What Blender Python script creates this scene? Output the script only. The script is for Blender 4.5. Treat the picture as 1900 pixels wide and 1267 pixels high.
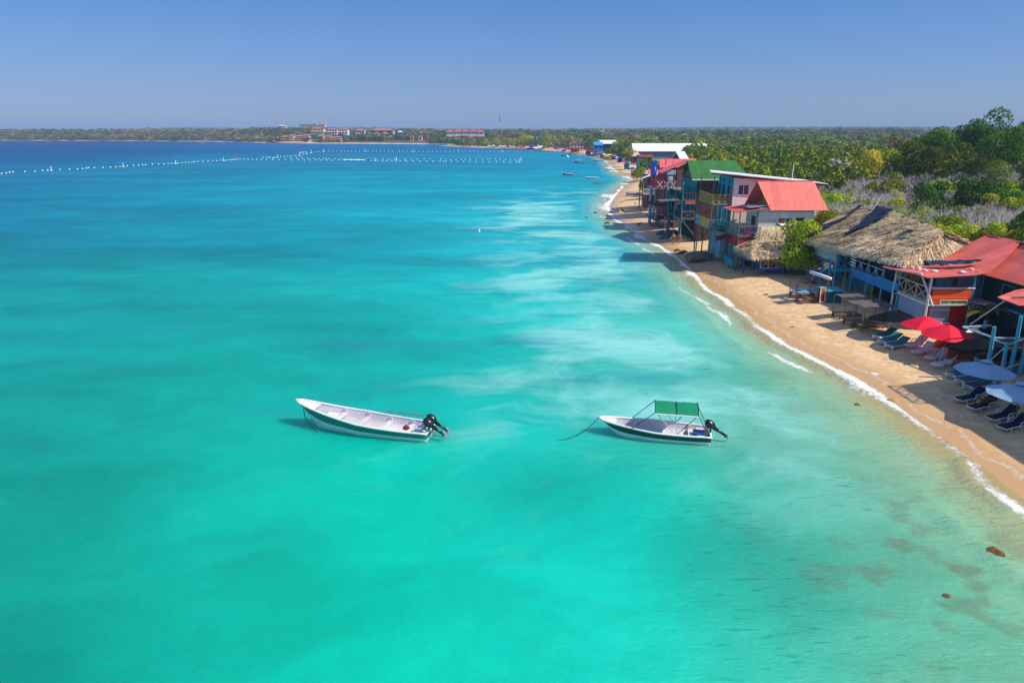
import bpy, math, random
import numpy as np
from mathutils import Vector, Matrix, noise as mnoise

for o in list(bpy.data.objects):
    bpy.data.objects.remove(o, do_unlink=True)
SC = bpy.context.scene
COL = SC.collection

# ------------------------------------------------------------------ camera
CAMH = 16.5
FPX = 1267.0                                   # focal length in photo pixels (photo is 1900 wide)
PITCH = math.atan(390.5 / FPX)
cam_d = bpy.data.cameras.new("camera")
cam = bpy.data.objects.new("camera", cam_d)
COL.objects.link(cam)
cam.location = (0, 0, CAMH)
cam.rotation_euler = (math.radians(90) - PITCH, 0, 0)
cam_d.sensor_width = 36.0
cam_d.lens = 36.0 * FPX / 1900.0
cam_d.clip_start = 0.5
cam_d.clip_end = 40000
SC.camera = cam

# ------------------------------------------------------------------ sky and sun
SUN_EL = math.radians(47)
SUN_AZ = math.radians(-21)                       # measured from +X towards +Y
sdir = Vector((math.cos(SUN_EL) * math.cos(SUN_AZ), math.cos(SUN_EL) * math.sin(SUN_AZ), math.sin(SUN_EL)))
world = bpy.data.worlds.new("World")
SC.world = world
world.use_nodes = True
wn = world.node_tree
wn.nodes.clear()
sky = wn.nodes.new('ShaderNodeTexSky')
sky.sky_type = 'NISHITA'
sky.sun_disc = False
sky.sun_elevation = SUN_EL
sky.sun_rotation = math.radians(90) - SUN_AZ
sky.altitude = 0
sky.air_density = 1.0
sky.dust_density = 0.6
sky.ozone_density = 2.2
hsv = wn.nodes.new('ShaderNodeHueSaturation')
hsv.inputs['Saturation'].default_value = 1.0
gam = wn.nodes.new('ShaderNodeGamma')
gam.inputs['Gamma'].default_value = 0.55
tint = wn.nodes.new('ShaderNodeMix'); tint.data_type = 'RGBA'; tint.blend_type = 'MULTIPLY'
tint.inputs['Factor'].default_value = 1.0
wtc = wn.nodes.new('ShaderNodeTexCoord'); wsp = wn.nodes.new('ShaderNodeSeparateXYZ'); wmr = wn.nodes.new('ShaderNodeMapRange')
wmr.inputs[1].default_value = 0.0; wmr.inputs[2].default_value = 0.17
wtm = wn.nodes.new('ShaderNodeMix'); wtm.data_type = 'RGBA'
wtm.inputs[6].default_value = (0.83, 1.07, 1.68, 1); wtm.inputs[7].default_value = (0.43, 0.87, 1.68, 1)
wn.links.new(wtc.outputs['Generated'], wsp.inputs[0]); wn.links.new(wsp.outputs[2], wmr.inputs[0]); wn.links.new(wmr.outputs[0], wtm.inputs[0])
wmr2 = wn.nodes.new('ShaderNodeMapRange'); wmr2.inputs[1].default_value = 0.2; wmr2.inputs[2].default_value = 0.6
wtm2 = wn.nodes.new('ShaderNodeMix'); wtm2.data_type = 'RGBA'; wtm2.inputs[7].default_value = (1.25, 1.5, 2.2, 1)  # sky above the frame brightened as added fill for shaded sides
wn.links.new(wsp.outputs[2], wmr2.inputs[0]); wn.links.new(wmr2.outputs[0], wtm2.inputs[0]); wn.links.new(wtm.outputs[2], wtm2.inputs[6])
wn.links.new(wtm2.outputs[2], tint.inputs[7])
bg = wn.nodes.new('ShaderNodeBackground')
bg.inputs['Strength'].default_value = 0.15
wo = wn.nodes.new('ShaderNodeOutputWorld')
wn.links.new(sky.outputs[0], hsv.inputs['Color'])
wn.links.new(hsv.outputs[0], gam.inputs['Color'])
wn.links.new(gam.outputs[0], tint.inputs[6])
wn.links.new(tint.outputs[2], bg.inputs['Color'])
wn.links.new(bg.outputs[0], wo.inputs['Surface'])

sun_d = bpy.data.lights.new("sun", 'SUN')
sun_d.energy = 5.0
sun_d.angle = math.radians(0.5)
sun_d.color = (1.0, 0.93, 0.82)
sun_o = bpy.data.objects.new("sun", sun_d)
COL.objects.link(sun_o)
sun_o.rotation_euler = sdir.to_track_quat('Z', 'Y').to_euler()
sun_o.location = (60, -10, 80)

SC.view_settings.view_transform = 'Standard'
SC.view_settings.look = 'None'
SC.view_settings.exposure = 0.0
SC.view_settings.gamma = 1.0

# ------------------------------------------------------------------ survey helpers (site plan from the photograph)
def P(px, py, z=0.0):
    dx = px - 950; dy = py - 633.5
    den = FPX * math.sin(PITCH) + dy * math.cos(PITCH); t = (CAMH - z) / den
    return Vector((dx * t, (FPX * math.cos(PITCH) - dy * math.sin(PITCH)) * t, z))
def PY(px, py, y):
    dx = px - 950; dy = py - 633.5
    t = y / (FPX * math.cos(PITCH) - dy * math.sin(PITCH))
    return Vector((dx * t, y, CAMH - t * (FPX * math.sin(PITCH) + dy * math.cos(PITCH))))

def lin(r, g, b):
    def f(c):
        c /= 255.0
        return c / 12.92 if c <= 0.04045 else ((c + 0.055) / 1.055) ** 2.4
    return (f(r), f(g), f(b))

# ------------------------------------------------------------------ materials
MATS = {}
def nt(name):
    m = bpy.data.materials.new(name); m.use_nodes = True
    t = m.node_tree; t.nodes.clear()
    out = t.nodes.new('ShaderNodeOutputMaterial')
    b = t.nodes.new('ShaderNodeBsdfPrincipled')
    t.links.new(b.outputs[0], out.inputs[0])
    return m, t, b
def nmix(t, blend='MIX'):
    n = t.nodes.new('ShaderNodeMix'); n.data_type = 'RGBA'; n.blend_type = blend; return n
def nmath(t, op, a=None, b=None, c=None):
    n = t.nodes.new('ShaderNodeMath'); n.operation = op
    for i, v in enumerate((a, b, c)):
        if v is None: continue
        if isinstance(v, (int, float)): n.inputs[i].default_value = v
        else: t.links.new(v, n.inputs[i])
    return n.outputs[0]
def nnoise(t, vec, scale, detail=4, rough=0.6, sx=1, sy=1, sz=1):
    if (sx, sy, sz) != (1, 1, 1):
        mp = t.nodes.new('ShaderNodeMapping'); mp.inputs['Scale'].default_value = (sx, sy, sz)
        t.links.new(vec, mp.inputs['Vector']); vec = mp.outputs[0]
    n = t.nodes.new('ShaderNodeTexNoise'); n.inputs['Scale'].default_value = scale
    n.inputs['Detail'].default_value = detail; n.inputs['Roughness'].default_value = rough
    t.links.new(vec, n.inputs['Vector'])
    return n.outputs['Fac']
def nramp(t, fac, a, b, lo=0.0, hi=1.0):
    n = t.nodes.new('ShaderNodeMapRange'); n.interpolation_type = 'SMOOTHSTEP'
    t.links.new(fac, n.inputs[0])
    for i, v in zip((1, 2, 3, 4), (a, b, lo, hi)): n.inputs[i].default_value = v
    return n.outputs[0]

def mat(name, col, rough=0.8, var=0.25, scale=2.5, bump=0.15, planks=None, corr=None, stain=0.3, spec=0.3,
        stretch=(1, 1, 1), stain_col=None, tiles=None, emit=None):
    """weathered paint / wood / cloth: noise colour, optional plank joints (axis, width), corrugation (axis, pitch)"""
    if name in MATS: return MATS[name]
    m, t, b = nt(name)
    tc = t.nodes.new('ShaderNodeTexCoord'); vec = tc.outputs['Object']
    sep = t.nodes.new('ShaderNodeSeparateXYZ'); t.links.new(vec, sep.inputs[0])
    n1 = nnoise(t, vec, scale, 6, 0.7, *stretch)
    n2 = nnoise(t, vec, scale * 0.23, 3, 0.6)
    c = nmix(t); c.inputs[6].default_value = (*[x * (1 - var) for x in col], 1)
    c.inputs[7].default_value = (*[min(1, x * (1 + var)) for x in col], 1)
    t.links.new(nramp(t, n1, 0.3, 0.7), c.inputs[0])
    cur = c.outputs[2]
    if stain > 0:
        s = nmix(t); sc = stain_col or [x * 0.55 + 0.03 for x in col]
        s.inputs[7].default_value = (*sc, 1)
        f = nmath(t, 'MULTIPLY', nramp(t, n2, 0.45, 0.75), stain)
        t.links.new(f, s.inputs[0]); t.links.new(cur, s.inputs[6]); cur = s.outputs[2]
    hgt = nmath(t, 'MULTIPLY', n1, bump * 0.05)
    def axis(a): return sep.outputs['XYZ'.index(a.upper())]
    if planks:
        ax, w = planks
        u = nmath(t, 'DIVIDE', axis(ax), w)
        wn_ = t.nodes.new('ShaderNodeTexWhiteNoise'); wn_.noise_dimensions = '1D'
        t.links.new(nmath(t, 'FLOOR', u), wn_.inputs['W'])
        k = nmix(t, 'MULTIPLY'); k.inputs[0].default_value = 1
        v = nramp(t, wn_.outputs['Value'], 0, 1, *((0.86, 1.06) if corr else (0.72, 1.12)))
        cc = t.nodes.new('ShaderNodeCombineColor')
        for i in range(3): t.links.new(v, cc.inputs[i])
        t.links.new(cur, k.inputs[6]); t.links.new(cc.outputs[0], k.inputs[7]); cur = k.outputs[2]
        fr = nmath(t, 'FRACT', u)
        gap = nmath(t, 'LESS_THAN', fr, 0.05 if corr else 0.1)
        g = nmix(t); g.inputs[7].default_value = (*[x * 0.3 for x in col], 1)
        t.links.new(nmath(t, 'MULTIPLY', gap, 0.45 if corr else 0.8), g.inputs[0]); t.links.new(cur, g.inputs[6]); cur = g.outputs[2]
        hgt = nmath(t, 'SUBTRACT', hgt, nmath(t, 'MULTIPLY', gap, 0.01))
    if corr:
        ax, w = corr
        sn = nmath(t, 'SINE', nmath(t, 'MULTIPLY', axis(ax), 2 * math.pi / w))
        hgt = nmath(t, 'ADD', hgt, nmath(t, 'MULTIPLY', sn, (0.004 if w > .6 else w * .018)))
    if tiles:
        br = t.nodes.new('ShaderNodeTexBrick'); br.inputs['Scale'].default_value = tiles
        br.inputs['Color1'].default_value = (1, 1, 1, 1); br.inputs['Color2'].default_value = (.8, .8, .8, 1)
        br.inputs['Mortar'].default_value = (.45, .45, .45, 1); t.links.new(vec, br.inputs['Vector'])
        k = nmix(t, 'MULTIPLY'); k.inputs[0].default_value = 1
        t.links.new(cur, k.inputs[6]); t.links.new(br.outputs[0], k.inputs[7]); cur = k.outputs[2]
    bp = t.nodes.new('ShaderNodeBump'); bp.inputs['Distance'].default_value = 1.0; bp.inputs['Strength'].default_value = 0.9
    t.links.new(hgt, bp.inputs['Height']); t.links.new(bp.outputs[0], b.inputs['Normal'])
    t.links.new(cur, b.inputs['Base Color'])
    b.inputs['Roughness'].default_value = rough
    b.inputs['Specular IOR Level'].default_value = spec
    MATS[name] = m
    return m

def leafmat(name, dark, light, rough=0.6, attr=False, trans=0.25):
    if name in MATS: return MATS[name]
    m, t, b = nt(name)
    a = t.nodes.new('ShaderNodeAttribute'); a.attribute_name = 'tone'
    c = nmix(t); c.inputs[6].default_value = (*dark, 1); c.inputs[7].default_value = (*light, 1)
    t.links.new(a.outputs['Fac'], c.inputs[0]); cur = c.outputs[2]
    if attr:
        a2 = t.nodes.new('ShaderNodeAttribute'); a2.attribute_name = 'tint'
        k = nmix(t, 'MULTIPLY'); k.inputs[0].default_value = 1
        t.links.new(cur, k.inputs[6]); t.links.new(a2.outputs['Color'], k.inputs[7]); cur = k.outputs[2]
    else:
        oi = t.nodes.new('ShaderNodeObjectInfo')
        h = t.nodes.new('ShaderNodeHueSaturation')
        t.links.new(nramp(t, oi.outputs['Random'], 0, 1, 0.465, 0.525), h.inputs['Hue'])
        r2 = nmath(t, 'FRACT', nmath(t, 'MULTIPLY', oi.outputs['Random'], 7.31))
        t.links.new(nramp(t, r2, 0, 1, 0.6, 1.35), h.inputs['Value'])
        t.links.new(cur, h.inputs['Color']); cur = h.outputs[0]
    t.links.new(cur, b.inputs['Base Color'])
    b.inputs['Roughness'].default_value = rough
    b.inputs['Specular IOR Level'].default_value = 0.03
    if trans > 0:
        tr = t.nodes.new('ShaderNodeBsdfTranslucent'); t.links.new(cur, tr.inputs['Color'])
        mx = t.nodes.new('ShaderNodeMixShader'); mx.inputs[0].default_value = trans
        out = [n for n in t.nodes if n.type == 'OUTPUT_MATERIAL'][0]
        t.links.new(b.outputs[0], mx.inputs[1]); t.links.new(tr.outputs[0], mx.inputs[2]); t.links.new(mx.outputs[0], out.inputs[0])
    MATS[name] = m
    return m

# ------------------------------------------------------------------ object helpers
def tag(o, label=None, cat=None, group=None, kind=None):
    if label: o['label'] = label
    if cat: o['category'] = cat
    if group: o['group'] = group
    if kind: o['kind'] = kind
    return o
def empty(name, loc=(0, 0, 0), rz=0.0, label=None, cat=None, group=None, parent=None):
    o = bpy.data.objects.new(name, None); COL.objects.link(o)
    o.empty_display_size = 0.3
    o.location = loc; o.rotation_euler = (0, 0, rz)
    if parent: o.parent = parent
    return tag(o, label, cat, group)
def copy_tree(o, parent=None):
    c = o.copy(); COL.objects.link(c); c.parent = parent
    for ch in list(o.children): copy_tree(ch, c)
    return c
def mesh_np(name, V, Fq, material=None, parent=None, smooth=False, attrs=None, colattrs=None):
    """V (n,3), Fq (m,k) same-size faces -> object"""
    me = bpy.data.meshes.new(name)
    V = np.asarray(V, dtype=np.float32); Fq = np.asarray(Fq, dtype=np.int32)
    n, k = Fq.shape
    me.vertices.add(len(V)); me.vertices.foreach_set('co', V.ravel())
    me.loops.add(n * k); me.loops.foreach_set('vertex_index', Fq.ravel())
    me.polygons.add(n); me.polygons.foreach_set('loop_start', np.arange(0, n * k, k, dtype=np.int32))
    try: me.polygons.foreach_set('loop_total', np.full(n, k, dtype=np.int32))
    except Exception: pass
    me.update(calc_edges=True)
    if smooth: me.polygons.foreach_set('use_smooth', np.ones(n, dtype=bool))
    for an, (dom, arr) in (attrs or {}).items():
        a = me.attributes.new(an, 'FLOAT', dom); a.data.foreach_set('value', np.asarray(arr, dtype=np.float32))
    for an, (dom, arr) in (colattrs or {}).items():
        a = me.attributes.new(an, 'FLOAT_COLOR', dom); a.data.foreach_set('color', np.asarray(arr, dtype=np.float32).ravel())
    if material: me.materials.append(material)
    o = bpy.data.objects.new(name, me); COL.objects.link(o)
    if parent: o.parent = parent
    return o

class MB:
    """collects faces and builds ONE mesh object"""
    def __init__(s): s.v = []; s.f = []
    def add(s, vs, fs):
        k = len(s.v); s.v += [tuple(q) for q in vs]; s.f += [tuple(i + k for i in f) for f in fs]; return s
    def box(s, x0, x1, y0, y1, z0, z1):
        return s.add([(x0, y0, z0), (x1, y0, z0), (x1, y1, z0), (x0, y1, z0), (x0, y0, z1), (x1, y0, z1), (x1, y1, z1), (x0, y1, z1)],
                     [(0, 3, 2, 1), (4, 5, 6, 7), (0, 1, 5, 4), (1, 2, 6, 5), (2, 3, 7, 6), (3, 0, 4, 7)])
    def beam(s, p, q, w=0.08, h=None):
        p = Vector(p); q = Vector(q); d = (q - p)
        if d.length < 1e-6: return s
        d.normalize(); h = h or w
        up = Vector((0, 0, 1)) if abs(d.z) < 0.95 else Vector((0, 1, 0))
        a = d.cross(up).normalized() * w / 2; b = a.cross(d).normalized() * h / 2
        vs = [p - a - b, p + a - b, p + a + b, p - a + b, q - a - b, q + a - b, q + a + b, q - a + b]
        return s.add(vs, [(0, 3, 2, 1), (4, 5, 6, 7), (0, 1, 5, 4), (1, 2, 6, 5), (2, 3, 7, 6), (3, 0, 4, 7)])
    def tube(s, pts, r, n=8, caps=True):
        pts = [Vector(p) for p in pts]
        rs = r if isinstance(r, (list, tuple)) else [r] * len(pts)
        vs = []; fs = []
        prev = None
        for i, p in enumerate(pts):
            d = (pts[min(i + 1, len(pts) - 1)] - pts[max(i - 1, 0)])
            d = d.normalized() if d.length > 1e-9 else Vector((0, 0, 1))
            if prev is None:
                up = Vector((0, 0, 1)) if abs(d.z) < 0.9 else Vector((1, 0, 0))
                a = d.cross(up).normalized()
            else:
                a = (prev - d * prev.dot(d)); a = a.normalized() if a.length > 1e-6 else d.orthogonal().normalized()
            prev = a; b = d.cross(a)
            for k in range(n):
                t = 2 * math.pi * k / n
                vs.append(p + (a * math.cos(t) + b * math.sin(t)) * rs[i])
        for i in range(len(pts) - 1):
            for k in range(n):
                fs.append((i * n + k, i * n + (k + 1) % n, (i + 1) * n + (k + 1) % n, (i + 1) * n + k))
        if caps:
            fs.append(tuple(range(n - 1, -1, -1))); m = (len(pts) - 1) * n; fs.append(tuple(m + k for k in range(n)))
        return s.add(vs, fs)
    def lathe(s, prof, n=16, c=(0, 0, 0)):
        vs = []; fs = []
        for (r, z) in prof:
            for k in range(n):
                t = 2 * math.pi * k / n; vs.append((c[0] + r * math.cos(t), c[1] + r * math.sin(t), c[2] + z))
        for i in range(len(prof) - 1):
            for k in range(n):
                fs.append((i * n + k, i * n + (k + 1) % n, (i + 1) * n + (k + 1) % n, (i + 1) * n + k))
        fs.append(tuple(range(n - 1, -1, -1))); m = (len(prof) - 1) * n; fs.append(tuple(m + k for k in range(n)))
        return s.add(vs, fs)
    def slab(s, quad, th=0.05):
        """thick sheet under 3D polygon (thickness downwards along its normal)"""
        q = [Vector(a) for a in quad]
        nrm = (q[1] - q[0]).cross(q[2] - q[0]).normalized()
        if nrm.z < 0: nrm = -nrm
        n = len(q); vs = q + [a - nrm * th for a in q]
        fs = [tuple(range(n)), tuple(range(2 * n - 1, n - 1, -1))] + [(i, i + n, (i + 1) % n + n, (i + 1) % n) for i in range(n)]
        return s.add(vs, fs)
    def prism(s, poly, axis, a, b):
        """2D polygon extruded along axis ('x': poly=(y,z); 'y': poly=(x,z); 'z': poly=(x,y))"""
        n = len(poly)
        def mk(u, w, t):
            return {'x': (t, u, w), 'y': (u, t, w), 'z': (u, w, t)}[axis]
        vs = [mk(u, w, a) for u, w in poly] + [mk(u, w, b) for u, w in poly]
        fs = [tuple(range(n)), tuple(range(2 * n - 1, n - 1, -1))] + [(i, i + n, (i + 1) % n + n, (i + 1) % n) for i in range(n)]
        return s.add(vs, fs)
    def build(s, name, material, parent=None, smooth=False, label=None, loc=None, recalc=True):
        me = bpy.data.meshes.new(name); me.from_pydata(s.v, [], s.f); me.update()
        if recalc:
            import bmesh
            bm = bmesh.new(); bm.from_mesh(me); bmesh.ops.recalc_face_normals(bm, faces=bm.faces); bm.to_mesh(me); bm.free()
        if smooth: me.polygons.foreach_set('use_smooth', [True] * len(me.polygons))
        if material: me.materials.append(material)
        o = bpy.data.objects.new(name, me); COL.objects.link(o)
        if parent: o.parent = parent
        if loc is not None: o.location = loc
        if label: o['label'] = label
        return o
# ================================================================== SETTING: ground, water
SHORE = [(27, -80), (26, -20), (24.5, 10), (23.9, 28.2), (24.3, 32.6), (24.1, 38.8), (24.5, 43.5), (23.6, 47.5), (22.2, 54.1), (22.3, 64.9),
         (21.9, 77.6), (22.6, 90), (23.1, 100.4), (21.6, 110), (21.2, 117.3), (20.6, 133), (21.0, 145.5), (22.7, 162.0), (28.8, 190.6),
         (38.3, 230.9), (44.6, 252.1), (43, 275), (44.9, 300.1), (51.8, 376.4), (57, 430), (55.1, 482.0), (47.5, 567.2),
         (24.7, 649.0), (5.2, 688.6), (-39.0, 733.3), (-66.7, 784.3), (-82, 820), (-70, 870), (-77.4, 905), (-140, 925), (-200, 950),
         (-250, 960), (-326.6, 990.2), (-400, 1075), (-474.8, 1139.5), (-640, 1215), (-800, 1235), (-911.3, 1266.7), (-1400, 1330), (-3000, 1500), (-9000, 2400)]
def chaikin(pts, it=2):
    for _ in range(it):
        o = [pts[0]]
        for a, b in zip(pts[:-1], pts[1:]):
            o.append((a[0] * .75 + b[0] * .25, a[1] * .75 + b[1] * .25)); o.append((a[0] * .25 + b[0] * .75, a[1] * .25 + b[1] * .75))
        o.append(pts[-1]); pts = o
    return pts
SH = np.array(chaikin(SHORE, 2))
def shore_dist(x, y):
    """distance to the shoreline, positive on land"""
    x = np.asarray(x, float); y = np.asarray(y, float)
    best = np.full(x.shape, 1e18); side = np.zeros(x.shape)
    for a, b in zip(SH[:-1], SH[1:]):
        dx, dy = b - a; L = dx * dx + dy * dy
        t = np.clip(((x - a[0]) * dx + (y - a[1]) * dy) / L, 0, 1)
        ex = x - a[0] - t * dx; ey = y - a[1] - t * dy
        d = ex * ex + ey * ey
        m = d < best - 1e-9
        best = np.where(m, d, best)
        side = np.where(m, (x - a[0]) * dy - (y - a[1]) * dx, side)
    # side ambiguous only at corners: use polygon test instead
    poly = np.vstack([SH, [(-9000, 30000), (30000, 30000), (30000, -80)]])
    inside = np.zeros(x.shape, bool)
    for i in range(len(poly)):
        x1, y1 = poly[i]; x2, y2 = poly[(i + 1) % len(poly)]
        if y1 == y2: continue
        c = ((y1 > y) != (y2 > y)) & (x < (x2 - x1) * (y - y1) / (y2 - y1) + x1)
        inside ^= c
    return np.where(inside, 1, -1) * np.sqrt(best)
def vnoise(x, y, s, seed=0):
    """cheap smooth value noise"""
    x = np.asarray(x, float) / s; y = np.asarray(y, float) / s
    xi = np.floor(x); yi = np.floor(y); fx = x - xi; fy = y - yi
    fx = fx * fx * (3 - 2 * fx); fy = fy * fy * (3 - 2 * fy)
    def h(a, b):
        v = np.sin(a * 127.1 + b * 311.7 + seed * 74.7) * 43758.5453
        return v - np.floor(v)
    return (h(xi, yi) * (1 - fx) + h(xi + 1, yi) * fx) * (1 - fy) + (h(xi, yi + 1) * (1 - fx) + h(xi + 1, yi + 1) * fx) * fy
def sstep(a, b, v):
    t = np.clip((v - a) / (b - a), 0, 1); return t * t * (3 - 2 * t)
def ground_h(x, y, d=None):
    x = np.asarray(x, float); y = np.asarray(y, float)
    if d is None: d = shore_dist(x, y)
    h = np.where(d < 0, np.maximum(d * 0.12, -3), np.minimum(d * 0.10, 0.8))
    h = h + np.where(d > 1.5, (vnoise(x, y, 1.7, 3) - .5) * 0.06 * sstep(1.5, 5, d), 0)
    h = h + sstep(20, 60, d) * (vnoise(x, y, 40, 5)) * 1.0
    # rise at the right
    h = h + 7.0 * np.exp(-(((x - 105) / 34) ** 2 + ((y - 140) / 60) ** 2)) * sstep(30, 60, d)
    # far low plateau across the bay and hills on the horizon
    far = sstep(850, 1050, y) * sstep(30, 150, d)
    h = h + far * (3.5 + 4.5 * vnoise(x, y, 260, 9)) + sstep(1500, 3200, y) * (5 + 8 * vnoise(x, y, 800, 11) + 6 * sstep(200, 1500, x))
    h = h + sstep(850, 1000, y) * sstep(8, 30, d) * 1.5
    return h
def gh(x, y):
    return float(ground_h(np.array([float(x)]), np.array([float(y)]))[0])

def axis_pts(segs):
    o = []
    for a, b, st in segs:
        n = max(1, int(round((b - a) / st))); o += [a + (b - a) * i / n for i in range(n)]
    o.append(segs[-1][1]); return np.array(o)
gx = axis_pts([(-5000, -3000, 500), (-3000, -1000, 150), (-1000, 0, 9), (0, 14, 2), (14, 56, 0.5), (56, 160, 3), (160, 600, 20), (600, 2000, 90), (2000, 5000, 500)])
gy = axis_pts([(-80, 14, 6), (14, 120, 0.55), (120, 330, 1.6), (330, 720, 7), (720, 1300, 8), (1300, 2200, 60), (2200, 4000, 180), (4000, 6000, 400)])
def grid(xs, ys):
    X, Y = np.meshgrid(xs, ys); nx, ny = len(xs), len(ys)
    i = np.arange(nx * ny).reshape(ny, nx)
    Fq = np.stack([i[:-1, :-1], i[:-1, 1:], i[1:, 1:], i[1:, :-1]], -1).reshape(-1, 4)
    return X.ravel(), Y.ravel(), Fq
X, Y_, Fq = grid(gx, gy)
D = shore_dist(X, Y_)
Z = ground_h(X, Y_, D)
keep = (D[Fq].max(1) > -12)
Fk = Fq[keep]
used, inv = np.unique(Fk, return_inverse=True)
V = np.stack([X, Y_, Z], -1)[used]; Fk = inv.reshape(Fk.shape)

m, t, b = nt('sand_ground')
geo = t.nodes.new('ShaderNodeNewGeometry'); pos = geo.outputs['Position']
at = t.nodes.new('ShaderNodeAttribute'); at.attribute_name = 'dist'; dist = at.outputs['Fac']
n_big = nnoise(t, pos, 0.35, 5, 0.6); n_fine = nnoise(t, pos, 6, 5, 0.7); n_mid = nnoise(t, pos, 1.6, 4, 0.6)
dry = nmix(t); dry.inputs[6].default_value = (*lin(206, 166, 118), 1); dry.inputs[7].default_value = (*lin(230, 198, 152), 1)
t.links.new(nramp(t, n_mid, .3, .7), dry.inputs[0])
peb = nmix(t); peb.inputs[7].default_value = (*lin(112, 92, 66), 1)
t.links.new(dry.outputs[2], peb.inputs[6])
t.links.new(nmath(t, 'MULTIPLY', nmath(t, 'MULTIPLY', nramp(t, n_fine, .60, .72), nramp(t, n_big, .42, .6)), 0.75), peb.inputs[0])
wet = nmix(t); wet.inputs[6].default_value = (*lin(200, 158, 106), 1)
wd = nmath(t, 'ADD', dist, nmath(t, 'MULTIPLY', nmath(t, 'SUBTRACT', n_big, 0.5), 3.4))
wetf = nramp(t, wd, 1.0, 3.4)
t.links.new(wetf, wet.inputs[0]); t.links.new(peb.outputs[2], wet.inputs[7])
soil = nmix(t)
soil.inputs[7].default_value = (*lin(92, 82, 50), 1)
t.links.new(nramp(t, nmath(t, 'ADD', dist, nmath(t, 'MULTIPLY', n_mid, 4)), 20, 27), soil.inputs[0])
t.links.new(wet.outputs[2], soil.inputs[6])
# thin foam lace left by the last wave
fo = nmix(t); fo.inputs[7].default_value = (0.72, 0.72, 0.70, 1)
sepg = t.nodes.new('ShaderNodeSeparateXYZ'); t.links.new(pos, sepg.inputs[0])
band = nmath(t, 'ABSOLUTE', nmath(t, 'SUBTRACT', wd, 1.0))
lace = nmath(t, 'MULTIPLY', nramp(t, band, 0.05, 0.3, 1, 0), nramp(t, n_fine, .42, .6))
t.links.new(nmath(t, 'MULTIPLY', lace, 0.55), fo.inputs[0]); t.links.new(soil.outputs[2], fo.inputs[6])
t.links.new(fo.outputs[2], b.inputs['Base Color'])
t.links.new(nramp(t, wd, 0.6, 2.6, 0.28, 0.9), b.inputs['Roughness'])
b.inputs['Specular IOR Level'].default_value = 0.3
bp = t.nodes.new('ShaderNodeBump'); bp.inputs['Strength'].default_value = 1; bp.inputs['Distance'].default_value = 1
t.links.new(nmath(t, 'MULTIPLY', nmath(t, 'ADD', nmath(t, 'MULTIPLY', n_mid, 0.06), nmath(t, 'MULTIPLY', n_fine, 0.055)), nramp(t, wd, 1, 4, 0.08, 1)), bp.inputs['Height'])
t.links.new(bp.outputs[0], b.inputs['Normal'])
D2 = D + 14 * sstep(850, 950, Y_) * (X < -250) * (D > 1.5) + 11 * sstep(280, 400, Y_) * (D > 9)
g = mesh_np('ground', V, Fk, m, smooth=True, attrs={'dist': ('POINT', D2[used])})
tag(g, 'sandy beach and low dry land along the bay', 'ground', kind='structure')

# ---- water sheet
wx = axis_pts([(-5000, -2000, 600), (-2000, -400, 50), (-400, -60, 9), (-60, -8, 1.6), (-8, 34, 0.4), (34, 66, 2), (66, 700, 80)])
wy = axis_pts([(-60, 10, 7), (10, 120, 0.5), (120, 320, 1.6), (320, 720, 8), (720, 1400, 20), (1400, 3400, 200)])
X, Y_, Fq = grid(wx, wy)
D = shore_dist(X, Y_)
keep = (D[Fq].min(1) < 6)
Fk = Fq[keep]; used, inv = np.unique(Fk, return_inverse=True); Fk = inv.reshape(Fk.shape)
X = X[used]; Y_ = Y_[used]; D = D[used]
Xw = X + 3 * (vnoise(X, Y_, 9, 21) - .5); Yw = Y_ + 3 * (vnoise(X, Y_, 9, 22) - .5)
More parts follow.
